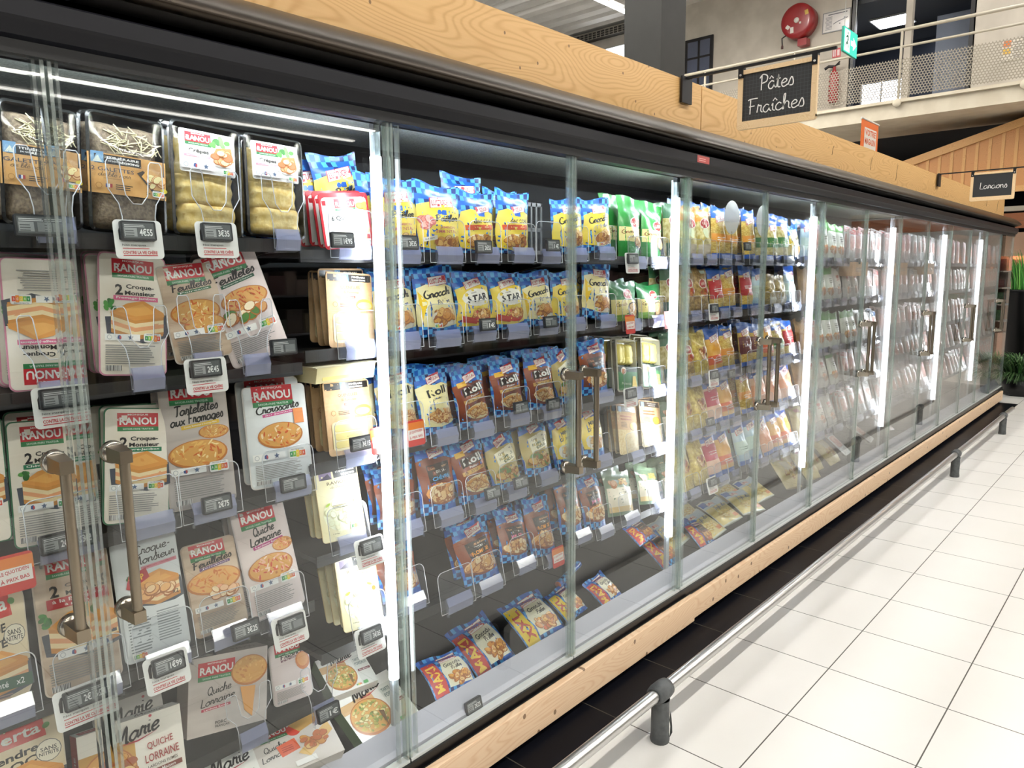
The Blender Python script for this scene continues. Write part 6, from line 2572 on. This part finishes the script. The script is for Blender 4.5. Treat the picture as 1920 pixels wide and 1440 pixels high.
def stop_meshes(w, h, fork):
    k = (round(w, 3), round(h, 3), fork)
    if k in _S:
        return _S[k]
    if fork:
        o = [(-w * .3, .0), (w * .3, .0), (w * .3, h * .35), (w * .34, h * .5), (w * .5, h * .66), (w * .5, h * .96), (w * .46, h), (w * .3, h), (w * .26, h * .96),
             (w * .2, h * .6), (w * .08, h * .5), (-w * .08, h * .5), (-w * .2, h * .6), (-w * .26, h * .96), (-w * .3, h), (-w * .46, h), (-w * .5, h * .96), (-w * .5, h * .66), (-w * .34, h * .5), (-w * .3, h * .35)]
    else:
        o = [(-w / 2, 0), (w / 2, 0)] + rrect(-w / 2, .0, w / 2, h, .022)[0:12]
        o = [(w / 2, 0)] + rrect(-w / 2, 0, w / 2, h, .022)[0:12] + [(-w / 2, 0)]
    mb = MB()
    n = len(o)
    mb.add([(x, 0, z) for x, z in o], [tuple(range(n))[::-1]], CLEAR)
    plate = mb.mesh('plate')
    mb = MB()
    mb.tube([(x, 0, z) for x, z in o], .0014, RIMM, 5, True)
    rim = mb.mesh('rim')
    mb = MB()
    rw = w * (.3 if fork else .36)
    mb.add([(-rw, -.006, -.006), (rw, -.006, -.006), (rw, -.014, .022), (-rw, -.014, .022), (-rw, -.004, .05), (rw, -.004, .05)], [(0, 1, 2, 3), (3, 2, 5, 4)], LAV)
    for s in (-1, 1):
        mb.box(s * rw - .0015, s * rw + .0015, -.012, 0, -.012, .05, CLEAR)
    chan = mb.mesh('price_channel')
    _S[k] = (plate, rim, chan)
    return _S[k]


def stop(X, y, Z, w, h, tilt, label, fork=False):
    a, b_, c = stop_meshes(w, h, fork)
    o = link('clear_shelf_stop', a)
    link('rim', b_, o)
    link('price_channel', c, o)
    o.location = (X, y, Z)
    o.rotation_euler = (R(-tilt * .6), 0, 0)
    return tag(o, label, 'shelf stop', 'clear shelf stops')


_P = {}
FRAME = mat('#24262a', .35)
INK = mat('#8d9092', .5)


def price_label(X, Z, txt, label, y=.088, tilt=8, yaw=0):
    if txt not in _P:
        mb = MB()
        o = rrect(-.0375, -.0215, .0375, .0215, .004, 3)
        mb.plate(o, 0, .009, FRAME)
        A = Art()
        A.rect(-.033, -.017, .033, .017, '#54585a')
        A.rect(-.031, -.013, -.004, .006, '#9a9d9e')
        A.lines(-.03, .008, .02, .015, 2, '#d0d2d2', 3)
        A.lines(-.029, -.012, -.008, .004, 3, '#5a5d5f', 4)
        if txt:
            A.text(txt, .015, -.003, .028, .016, '#e8eaea', 0, 0, .02)
        else:
            A.rect(.002, -.013, .03, .006, '#7d8183')
        _P[txt] = (mb.mesh('label_case'), A.mesh('screen', lambda u, v, l=0: (u, -.0003 - l, v)))
    c, s = _P[txt]
    o = link('electronic_price_label', c)
    link('screen', s, o)
    o.location = (X, y, Z)
    o.rotation_euler = (R(-tilt), 0, R(yaw))
    return tag(o, label, 'price label', 'electronic price labels')


_C = []


def promo_card(X, Z, label, y=.094, tilt=8, orange=False):
    k = 1 if orange else 0
    if len(_C) == 0:
        for q in (0, 1):
            mb = MB()
            if q == 0:
                mb.plate(rrect(-.052, -.062, .052, .024, .01, 4), 0, .0012, mat('#eeeeec', .45))
                A = Art()
                A.text('CONTRE LA VIE CHÈRE', 0, -.047, .074, .009, '#c22a35', 0, 0, .03)
                A.rect(-.037, -.0555, .037, -.0535, '#c22a35')
                A.rect(-.037, -.0395, .02, -.038, '#c22a35')
                A.text('Nos marques', -.012, -.032, .05, .006, '#6a6a6a')
                A.poly([(-.042, -.02), (-.036, -.022), (-.034, .004), (-.024, .01), (-.024, .015), (-.038, .01), (-.042, .0)], '#2a2a2c')
            else:
                mb.plate(rrect(-.036, -.04, .036, .04, .008, 4), 0, .0012, mat('#c8322c', .45))
                A = Art()
                A.rect(-.036, .004, .036, .034, '#e08034')
                A.rect(-.03, -.02, .032, .012, '#efe9e4')
                A.text('LE QUOTIDIEN', 0, .004, .052, .009, '#c22a35', 4, 0, .02)
                A.text('À PRIX BAS', 0, -.011, .052, .01, '#c22a35', 4, 0, .02)
            _C.append((mb.mesh('card'), A.mesh('printed_words', lambda u, v, l=0: (u, -.0003 - l, v))))
    c, s = _C[k]
    o = link('promotion_card', c)
    link('printed_words', s, o)
    o.location = (X, y, Z)
    o.rotation_euler = (R(-tilt), 0, 0)
    return tag(o, label, 'promotion card', 'promotion cards')


DOORN = lambda d: ('cut-off nearest' if d < 0 else ORD[d] + ' full') + ' door'

NEAR = [  # kind, X, y, Z of the foot, width, height, roll, lean, upside down
    ('galettes_a', 0.018, 0.14, 1.797, 0.15, 0.254, -3.6, 3, 0),
    ('galettes_b', 0.19, 0.14, 1.788, 0.168, 0.266, -3.7, 3, 0),
    ('crepes', 0.377, 0.14, 1.785, 0.177, 0.275, -3.3, 3, 0),
    ('crepes', 0.561, 0.14, 1.791, 0.169, 0.263, -2.1, 3, 0),
    ('croque_pink', -0.007, 0.14, 1.452, 0.143, 0.283, -2.6, 6, 1),
    ('croque_pink', 0.179, 0.14, 1.463, 0.15, 0.283, -6.1, 6, 0),
    ('feuil_poireaux', 0.325, 0.14, 1.485, 0.151, 0.24, 6.3, 6, 0),
    ('feuil_epinards', 0.453, 0.14, 1.47, 0.174, 0.291, 15.9, 6, 0),
    ('croque_green', -0.035, 0.13, 1.116, 0.132, 0.272, -3.5, 9, 0),
    ('croque_green_edge', -0.165, 0.13, 1.147, 0.121, 0.263, -2.7, 9, 0),
    ('croque_green', 0.158, 0.13, 1.115, 0.15, 0.272, -8.3, 9, 0),
    ('tartelettes', 0.309, 0.13, 1.116, 0.172, 0.321, -2.1, 9, 0),
    ('croissants', 0.531, 0.13, 1.122, 0.189, 0.276, -2.2, 9, 0),
    ('herta_comte', -0.162, 0.12, 0.792, 0.128, 0.256, -3.7, 15, 0),
    ('croque_bechamel', 0.002, 0.12, 0.766, 0.161, 0.309, -2.6, 15, 0),
    ('croque_top', 0.166, 0.12, 0.775, 0.156, 0.293, -2.3, 15, 0),
    ('feuil_brown', 0.324, 0.12, 0.777, 0.144, 0.238, -0.4, 15, 0),
    ('quiche_pack', 0.483, 0.12, 0.766, 0.161, 0.305, 2.1, 15, 0),
    ('herta_croc', -0.137, 0.1, 0.549, 0.164, 0.191, -6.0, 25, 0),
    ('marie_quiche', 0.081, 0.09, 0.443, 0.236, 0.192, -5.3, 18, 0),
    ('marie_quiche_back', 0.122, 0.2, 0.48, 0.154, 0.157, -2.0, 18, 0),
    ('ranou_quiche_box', 0.35, 0.15, 0.478, 0.222, 0.2, -11.1, 12, 0),
    ('friand', 0.568, 0.2, 0.435, 0.13, 0.176, -5.0, 15, 0),
    ('ranou_quiche_flat', 0.521, 0.07, 0.31, 0.244, 0.152, -6.4, 62, 0),
    ('marie_poireaux_flat', 0.328, 0.07, 0.33, 0.136, 0.143, -9.4, 62, 0),
    ('marie_poireaux', 0.827, 0.08, 0.265, 0.225, 0.186, 1.8, 60, 0),
    ('marie_poireaux', 0.789, 0.2, 0.377, 0.165, 0.14, -5.5, 60, 0),
    ('quenelles_red', 0.779, 0.14, 1.769, 0.169, 0.156, 5.1, 3, 0),
    ('quenelles', 0.786, 0.14, 1.482, 0.16, 0.218, -3.4, 6, 0),
    ('quenelles', 0.762, 0.13, 1.168, 0.162, 0.218, -2.0, 9, 0),
    ('ravioles', 0.717, 0.12, 0.917, 0.151, 0.216, -3.3, 15, 0),
    ('ravioles_b', 0.771, 0.11, 0.622, 0.147, 0.222, -6.2, 19, 0),
    ('poeler_jambon', 0.968, 0.14, 1.758, 0.155, 0.226, -0.6, 3, 0),
    ('gnocchi_poele', 0.958, 0.14, 1.494, 0.15, 0.212, 0.4, 6, 0),
    ('roll_yellow', 0.953, 0.13, 1.188, 0.14, 0.214, -2.9, 9, 0),
    ('chevre', 0.935, 0.12, 0.896, 0.14, 0.191, -4.9, 15, 0),
    ('fromage', 0.93, 0.11, 0.654, 0.14, 0.19, -3.5, 19, 0),
    ('poeler_jambon', 1.149, 0.14, 1.758, 0.167, 0.221, -2.7, 3, 0),
    ('poeler_jambon_back', 1.378, 0.26, 1.841, 0.189, 0.198, -1.0, 3, 0),
    ('gnocchi_red', 1.326, 0.14, 1.761, 0.149, 0.207, -1.4, 3, 0),
    ('gnocchi_red', 1.511, 0.14, 1.763, 0.154, 0.22, -2.4, 3, 0),
    ('gnocchi_plain', 1.834, 0.14, 1.768, 0.176, 0.212, 3.8, 3, 0),
    ('gnocchi_poele', 1.134, 0.14, 1.49, 0.154, 0.227, 0.7, 6, 0),
    ('star', 1.304, 0.14, 1.496, 0.152, 0.205, 2.9, 6, 0),
    ('star', 1.478, 0.14, 1.493, 0.159, 0.206, 1.4, 6, 0),
    ('gnocchi_poele', 1.649, 0.14, 1.495, 0.158, 0.205, 2.6, 6, 0),
    ('gnocchi_plain', 1.825, 0.14, 1.498, 0.155, 0.202, 0.8, 6, 0),
    ('roll_yellow', 1.112, 0.13, 1.168, 0.129, 0.217, 1.0, 9, 0),
    ('roll_brown', 1.283, 0.13, 1.162, 0.136, 0.209, 3.1, 9, 0),
    ('roll_brown', 1.47, 0.13, 1.174, 0.147, 0.208, -2.4, 9, 0),
    ('roll_brown', 1.658, 0.13, 1.171, 0.151, 0.219, -5.2, 9, 0),
    ('potatoes_persil', 1.805, 0.13, 1.176, 0.12, 0.219, 4.2, 9, 0),
    ('chevre', 1.115, 0.12, 0.894, 0.142, 0.246, -4.7, 15, 0),
    ('roll_brown', 1.277, 0.12, 0.896, 0.146, 0.232, -0.2, 15, 0),
    ('potatoes_persil', 1.444, 0.12, 0.904, 0.14, 0.207, 3.0, 15, 0),
    ('potatoes_persil', 1.63, 0.12, 0.919, 0.144, 0.213, -1.5, 15, 0),
    ('mini_gnocchi', 1.805, 0.12, 0.91, 0.13, 0.209, -1.8, 15, 0),
    ('fromage', 1.292, 0.11, 0.595, 0.159, 0.218, -0.7, 19, 0),
    ('jambon_extra', 1.485, 0.11, 0.612, 0.133, 0.193, -9.4, 19, 0),
    ('fromage', 1.654, 0.11, 0.584, 0.13, 0.231, -7.6, 19, 0),
    ('jambon_extra', 1.842, 0.11, 0.627, 0.128, 0.252, -8.5, 19, 0),
    ('gnocchi_plain', 2.027, 0.14, 1.777, 0.174, 0.215, 3.7, 3, 0),
    ('rana_green', 2.317, 0.22, 1.814, 0.125, 0.216, 1.3, 3, 0),
    ('rana_green', 2.271, 0.14, 1.741, 0.164, 0.278, -3.0, 3, 0),
    ('rana_green', 2.454, 0.14, 1.742, 0.166, 0.262, -5.0, 3, 0),
    ('gnocchi_poele', 2.038, 0.14, 1.499, 0.174, 0.244, -9.4, 6, 0),
    ('rana_pan', 2.239, 0.14, 1.472, 0.193, 0.181, -2.5, 6, 0),
    ('rana_pan', 2.447, 0.14, 1.478, 0.191, 0.16, -3.7, 6, 0),
    ('chevre', 2.013, 0.13, 1.186, 0.166, 0.228, -1.4, 9, 0),
    ('yellow_tray', 2.245, 0.13, 1.168, 0.159, 0.234, -6.8, 9, 0),
    ('yellow_tray', 2.448, 0.13, 1.155, 0.165, 0.239, -8.8, 9, 0),
    ('mini_gnocchi', 1.997, 0.12, 0.912, 0.144, 0.223, -3.5, 15, 0),
    ('kraft_pasta', 2.259, 0.12, 0.88, 0.15, 0.225, -12.0, 15, 0),
    ('kraft_pasta', 2.455, 0.12, 0.879, 0.173, 0.22, -11.3, 15, 0),
    ('jambon_extra', 2.007, 0.11, 0.6, 0.134, 0.239, -6.1, 19, 0),
    ('safir', 2.206, 0.11, 0.609, 0.194, 0.201, -8.7, 19, 0),
    ('safir', 2.449, 0.11, 0.603, 0.175, 0.177, -11.2, 19, 0),
    ('maxi_red', 1.139, 0.1, 0.243, 0.187, 0.148, -5.0, 52, 0),
    ('maxi_red', 1.418, 0.18, 0.176, 0.216, 0.219, 5.0, 50, 0),
    ('xxl_yellow', 1.7, 0.16, 0.197, 0.246, 0.209, 0.9, 50, 0),
    ('xxl_yellow', 1.897, 0.16, 0.226, 0.157, 0.146, 5.1, 50, 0),
    ('maxi_red', 2.083, 0.1, 0.243, 0.155, 0.141, 7.1, 52, 0),
    ('maxi_brown', 2.632, 0.12, 0.241, 0.175, 0.201, 0.8, 50, 0),
    ('maxi_brown', 2.527, 0.2, 0.374, 0.164, 0.119, 3.6, 50, 0),
    ('maxi_brown', 3.03, 0.12, 0.229, 0.163, 0.164, -6.9, 50, 0),
]
ROWF = lambda z, left: 5 if z < (.36 if not left else .34) else min(range(5), key=lambda i: abs((ZL if left else ZR)[i] - z + .01))
ROWL = ['top shelf', 'second shelf', 'third shelf', 'fourth shelf', 'fifth shelf', 'cabinet deck']
SEEN = {}
SLOT = {}


def nth(key):
    SLOT[key] = SLOT.get(key, 0) + 1
    return ORD[min(SLOT[key] - 1, 19)]


def short(s):
    t = s.split(',')[0].split()[:5]
    while t[-1] in ('in', 'with', 'on', 'of', 'and', 'black', 'white'):
        t.pop()
    return ' '.join(t)


UNIQUE = [k for k in {r_[0] for r_ in NEAR} if sum(1 for q in NEAR if q[0] == k) == 1]
STEP = {'croque_pink': .034, 'croque_green': .034, 'galettes_b': .04, 'crepes': .042, 'quenelles': .034, 'ravioles': .031, 'ravioles_b': .031, 'yellow_tray': .034,
        'kraft_pasta': .034, 'tartelettes': .034, 'quiche_pack': .034, 'croissants': .034, 'quenelles_red': .035, 'feuil_epinards': .033, 'feuil_poireaux': .033, 'croque_top': .036, 'feuil_brown': .033}
BACK = {'croque_pink': 3, 'croque_green': 2, 'galettes_b': 1, 'galettes_a': 1, 'crepes': 1, 'quenelles': 3, 'ravioles': 2, 'ravioles_b': 3, 'yellow_tray': 4, 'kraft_pasta': 2, 'tartelettes': 1,
        'quiche_pack': 2, 'croissants': 1, 'quenelles_red': 3, 'feuil_epinards': 1, 'feuil_poireaux': 1, 'star': 1, 'roll_brown': 2, 'roll_yellow': 1, 'gnocchi_poele': 1, 'poeler_jambon': 1,
        'gnocchi_red': 1, 'chevre': 1, 'potatoes_persil': 1, 'mini_gnocchi': 1, 'rana_green': 1, 'rana_pan': 1, 'fromage': 1, 'jambon_extra': 1, 'safir': 1}
BAGS = {'star', 'roll_brown', 'roll_yellow', 'gnocchi_poele', 'poeler_jambon', 'gnocchi_red', 'gnocchi_plain', 'chevre', 'potatoes_persil', 'mini_gnocchi', 'fromage', 'jambon_extra'}
DECK = {'maxi_red', 'xxl_yellow', 'maxi_brown', 'marie_quiche', 'marie_quiche_back', 'ranou_quiche_box', 'ranou_quiche_flat', 'marie_poireaux', 'marie_poireaux_flat', 'herta_croc', 'friand', 'poeler_jambon_back'}
for kd, X, y, Z, w, h, roll, tilt, flip in NEAR:
    left = X < .62
    row = ROWL[ROWF(Z, left)] if kd not in DECK else 'cabinet deck'
    d = int(math.floor(X / W))
    p = proto(kd)
    key = (row, d, kd)
    if kd in UNIQUE:
        lab = p['look']
        if len(lab.split()) < 4:
            lab += ', ' + row
    else:
        lab = '%s, %s such on %s, %s' % (p['look'], nth(key), row, DOORN(d))
        if kd == 'croque_pink':
            lab = p['look'] + (' standing upside down by the door gap' if flip else ' standing upright on the second shelf')
    if w > .12 and kd in BAGS:
        w *= 1.1
    place_pack(kd, X, y, Z, w, h, roll, tilt, flip, lab, '%s on the %s' % (p['cat'] + 's', row))
    # the packs standing behind it in the same slot
    nb = BACK.get(kd, 0)
    st = STEP.get(kd, .058)
    for q in range(nb):
        dx = rnd.uniform(-.012, .006)
        place_pack(kd, X + dx, y + st * (q + 1), Z + rnd.uniform(0, .006) + (.004 if w > .12 else 0), w, h * rnd.uniform(.97, 1.03), roll * .5 + rnd.uniform(-3, 3), tilt * .7 + rnd.uniform(0, 2), 0,
                   '%s, %s behind the %s front one, %s, %s' % (short(p['look']), ORD[q], '' if kd in UNIQUE else ORD[SLOT.get(key, 1) - 1], row, DOORN(d)),
                   '%s on the %s' % (p['cat'] + 's', row))
    # clear stop in front
    if kd not in DECK and kd != 'rana_green' or (kd == 'rana_green' and y < .2):
        if kd in ('croque_green_edge',):
            continue
        fork = left and Z > 1.3
        sw = min(w * .92, .155)
        so = nth(('stop', row, d))
        stop(X + (.0 if not left else .005), y - .024, Z - .028, sw if not fork else .12, .135 if not fork else .19, tilt, 'clear plastic stop before the %s slot, %s, %s' % (so, row, DOORN(d)), fork)
# empty stops
stop(1.667, .116, 1.732, .15, .15, 3, 'empty clear stop with no pack behind it, top shelf')
stop(1.135, .086, .56, .16, .14, 14, 'empty clear stop by itself on the fifth shelf')
stop(.385, .12, .42, .13, .16, 8, 'forked clear stop in front of the greige quiche box', True)
stop(.60, .11, .40, .12, .17, 8, 'forked clear stop in front of the meat pastry pack', True)
# slotted pusher behind the empty stop
mb = MB()
pm_ = mat('#8f9092', .35)
for k_ in range(5):
    mb.box(-.062 + k_ * .029, -.054 + k_ * .029, 0, .004, 0, .19, pm_)
for z in (0, .085, .178):
    mb.box(-.062, .062, 0, .004, z, z + .014, pm_)
o = mb.build('slotted_pusher', None, (1.66, .2, 1.765))
tag(o, 'grey slotted pusher plate in the empty top slot', 'pusher')
mb = MB()
mb.box(-.05, .05, .004, .4, -.0, .008, pm_)
mb.build('slide_track', o)
place_pack('quenelle_tub', .735, .12, 1.39, None, None, 0, 0, 0, '', None)

# ---- price labels and cards of the near doors (X, Z, on a card?, figures)
PRICES = [(-0.023, 1.797, 0, ''), (0.176, 1.793, 1, '4€55'), (0.358, 1.797, 1, '3€35'), (0.308, 1.472, 1, '2€45'), (0.519, 1.507, 0, ''), (-0.011, 1.441, 1, ''), (-0.039, 1.131, 0, '2€15'),
          (0.311, 1.132, 0, '2€75'), (0.525, 1.137, 0, ''), (-0.029, 0.775, 1, '2€15'), (0.159, 0.773, 1, '1€99'), (0.358, 0.786, 0, '3€25'), (0.489, 0.752, 1, ''), (0.59, 0.442, 0, '1€'),
          (0.717, 1.788, 0, '1€95'), (0.752, 1.208, 0, '3€15'), (0.765, 0.895, 1, ''), (0.752, 0.619, 1, '3€05'), (0.951, 1.787, 0, '2€35'), (1.275, 1.781, 0, '2€55'), (1.64, 1.794, 0, '1€'),
          (1.29, 1.523, 0, '1€'), (1.624, 1.514, 0, ''), (1.455, 1.215, 0, ''), (1.639, 1.202, 0, ''), (1.289, 0.937, 0, ''), (1.437, 0.943, 0, ''), (2.175, 1.751, 1, ''), (2.177, 1.175, 1, ''),
          (2.923, 1.512, 1, ''), (2.944, 1.175, 1, ''), (2.89, 0.94, 0, ''), (2.939, 0.615, 1, ''), (3.275, 1.825, 0, ''), (3.137, 1.16, 0, ''), (1.146, 0.215, 0, '2€25')]
for X, Z, card, txt in PRICES:
    d = int(math.floor(X / W))
    row = ROWL[ROWF(Z, X < .62)]
    o_ = nth(('price', row, d))
    yy = .088 if Z > 1 else (.075 if Z > .3 else .045)
    yy = yy - .012
    price_label(X, Z, txt, '%sprice label, %s one on the %s behind the %s' % ('carded ' if card else 'dark ', o_, row, DOORN(d)), yy, 6 if Z > 1 else 14, 0 if Z > .3 else 0)
    if card:
        promo_card(X + (.002 if Z > 1 else -.004), Z, 'white card with red words around the %s price label, %s, %s' % (o_, row, DOORN(d)), yy + .01, 6 if Z > 1 else 14)
for X, Z, lab in ((-.127, 1.09, 'orange and red card above the comte sandwich pack'), (1.664, .588, 'orange and red card hanging by the second door handle'), (2.154, 1.475, 'orange and red card under the wide green bag'),
                  (2.47, 1.477, 'orange and red card beside the light tube, second shelf'), (.819, 1.205, 'orange and red card left of the light tube'), (.955, 1.204, 'orange and red card right of the light tube')):
    promo_card(X, Z, lab, .075, 6, True)

# ---- farther doors: kinds per door and shelf
FAR = {
    3: [['rana_tray_green', 'rana_tray_orange', 'rana_tray_orange', 'lu_orange', 'lu_orange'], ['rana_tray_green', 'tort_brown', 'tort_brown', 'lu_red', 'lu_orange'], ['rana_tray_green', 'tort_brown', 'tort_pale', 'lu_sun', 'lu_orange'],
        ['safir', 'tort_pale', 'tort_pale', 'lu_pink', 'lu_sun'], ['safir', 'tort_pale', 'tort_pale', 'lu_pink', 'lu_sun']],
    4: [['lu_orange', 'lu_green', 'lu_green', 'lu_green', 'gnocchi_poele'], ['lu_red', 'lu_lightblue', 'noodle_bag', 'noodle_bag', 'lu_lightblue'], ['lu_brown', 'lu_brown', 'lu_sun', 'lu_green', 'lu_red'],
        ['lu_orange', 'lu_tom', 'lu_tom', 'lu_tom'], ['lu_lightblue', 'lu_lightblue', 'lu_tom', 'lu_sun', 'lu_sun']],
    5: [['lu_lightblue', 'ham_rose', 'green_pouch', 'green_pouch', 'green_pouch'], ['kraft_bag', 'kraft_bag', 'green_pouch', 'green_pouch', 'oval_pack'], ['kraft_bag', 'ham_red', 'green_pouch', 'green_pouch', 'green_pouch'],
        ['kraft_bag', 'oval_pack', 'oval_pack', 'green_pouch'], ['beige_bag', 'ham_red', 'oval_pack', 'oval_pack']],
    6: [['ham_red', 'ham_rose', 'ham_rose', 'ham_grey', 'ham_grey'], ['oval_pack', 'oval_pack', 'ham_grey', 'ham_grey', 'ham_red'], ['green_pouch', 'green_pouch', 'ham_grey', 'ham_grey', 'ham_blue'],
        ['ham_red', 'ham_rose', 'ham_grey', 'ham_grey', 'ham_grey'], ['ham_red', 'ham_red', 'ham_grey', 'ham_grey']],
}
for d in range(7, 13):
    FAR[d] = [[rnd.choice(['ham_red', 'ham_grey', 'ham_rose', 'ham_grey', 'ham_blue' if rw == 1 else 'ham_rose']) for _ in range(5)] for rw in range(5)]
YT = [(.14, 3), (.14, 6), (.13, 9), (.12, 14), (.11, 18)]
for d, rows in FAR.items():
    for rw, kinds in enumerate(rows):
        y, tl = YT[rw]
        n = len(kinds)
        x = d * W + .055
        step = (W - .06) / n
        for q, kd in enumerate(kinds):
            p = proto(kd)
            if d >= 10 and rw in (0, 3) and q % 2:
                continue
            X = x + step * (q + .5) + rnd.uniform(-.008, .008)
            Z = ZR[rw] + .004
            hh = p['h'] * rnd.uniform(.92, 1.02) * (.9 if rw in (1, 2) else .95)
            ww = min(p['w'], step * .98)
            isham = kd.startswith('ham')
            roll = rnd.uniform(-4, 4) if not isham else rnd.uniform(-9, -2)
            lab = '%s, %s slot of the %s, %s' % (p['look'], ORD[q], ROWL[rw], DOORN(d))
            place_pack(kd, X, y, Z, ww, hh, roll, tl, 0, lab, '%s on the %s' % (p['cat'] + 's', ROWL[rw]))
            nb = 1 if d <= 5 else (2 if isham and d <= 8 else 0)
            for b_ in range(nb):
                place_pack(kd, X - (.02 if isham else rnd.uniform(-.01, .012)), y + (.034 if isham else .06) * (b_ + 1), Z + rnd.uniform(.004, .014), ww, hh * rnd.uniform(.98, 1.05), roll * .6, tl * .7, 0,
                           '%s, %s behind the %s front one, %s, %s' % (short(p['look']), ORD[b_], ORD[q], ROWL[rw], DOORN(d)), '%s on the %s' % (p['cat'] + 's', ROWL[rw]))
            if d <= 8:
                stop(X, y - .024, Z - .03, step * .93, .12, tl, 'clear plastic stop before the %s slot, %s, %s' % (ORD[q], ROWL[rw], DOORN(d)))
            if d in (3, 4, 5, 6) and (q + rw) % 2 == 0 and not (d == 3 and q < 4):
                price_label(X + .02, Z + .0, '', 'grey price label, %s slot of the %s, %s' % (ORD[q], ROWL[rw], DOORN(d)), y - .045, 8, 24)
# bags standing higher behind the top row of the fourth door
for q, X in enumerate((2.86, 2.97, 3.08, 3.2)):
    place_pack('lu_orange', X, .26, 1.80, .13, .25, 0, 2, 0, 'blue-topped pasta bag standing higher at the back, %s of four' % ORD[q], 'pasta bags standing at the back')
for q, (X, yy, Z_) in enumerate(((.66, .34, 1.80), (.76, .3, 1.815), (.86, .27, 1.83))):
    place_pack('poeler_jambon', X, yy, Z_, .165, .225, (-6, 3, 8)[q], 2, 0, 'blue-topped gnocchi bag pushed in behind the red-bordered packs, %s of three' % ORD[q], 'gnocchi bags on the top shelf')
# frosted round wobblers on that shelf
for q, (X, lab) in enumerate(((3.14, 'round frosted shelf flag before the orange-banded pasta bags'), (3.52, 'round frosted shelf flag before the green-labelled pasta bags'))):
    mb = MB()
    o_ = [(.085 * cos(2 * pi * k_ / 32), .085 * sin(2 * pi * k_ / 32) + .1) for k_ in range(32)]
    mb.plate(o_, 0, .001, thin_glass('frosted_flag', (.75, .75, .72), 1.2, .35, .55, (.72, .73, .7)))
    o = mb.build('shelf_flag', None, (X, .108, 1.87))
    tag(o, lab, 'shelf flag')
    mb = MB()
    mb.box(-.006, .006, .0, .001, -.12, .03, thin_glass('clear_stop', (.93, .945, .96), 1.6))
    mb.build('stem', o)
# kraft cases on the top shelf of the eighth door
for q, (X, rw) in enumerate(((6.25, 1), (5.2, 1), (7.15, 1))):
    place_pack('kraft_case', X, .1, 1.655, .34, .1, 0, 0, 0, ['open kraft shelf case under the ham packs, middle of three', 'open kraft shelf case under the ham packs, nearest of three', 'open kraft shelf case under the ham packs, farthest of three'][q], 'kraft shelf cases')
# flat packs on the deck
for q, (X, y, kd, tl) in enumerate(((2.85, .2, 'lasagne', 62), (3.12, .12, 'lasagne', 64), (3.15, .28, 'lasagne', 62), (3.4, .16, 'lasagne', 62), (3.66, .14, 'lasagne', 62), (3.7, .3, 'lasagne', 62), (3.95, .2, 'lasagne', 62),
                                    (4.32, .16, 'beige_bag', 40), (4.5, .24, 'beige_bag', 30), (4.62, .14, 'beige_bag', 42), (4.85, .2, 'beige_bag', 40), (5.15, .18, 'beige_bag', 45), (5.5, .2, 'ham_red', 50), (6.1, .2, 'ham_grey', 55), (6.7, .2, 'ham_rose', 55))):
    p = proto(kd)
    place_pack(kd, X, y, .255 + (.04 if y > .25 else 0), None, None, rnd.uniform(-10, 10), tl, 0, '%s, %s along the deck past the board joint' % (p['look'], ORD[q]), '%s on the deck' % (p['cat'] + 's'))
# rolled blue bag top lying on the deck
mb = MB()
mb.uv = {}
n0 = 0
mb.grid(lambda a, b: ((a - .5) * .2, -.016 * cos(2 * pi * b), .016 * sin(2 * pi * b)), 12, 12, CHECK, False, True, lambda a, b: (a * .2, b * .1))
o = mb.build('rolled_gnocchi_bag', None, (2.02, .3, .34))
o.rotation_euler = (0, R(-8), R(10))
tag(o, 'rolled-up blue check bag lying behind the one-kilo bag', 'gnocchi bag')
mb = MB()
mb.lathe([(0, -.102), (.016, -.102), (.012, -.095)], (0, 0, 0), mat('#d9683a', .4), 12, 'x')
mb.build('twisted_end', o)
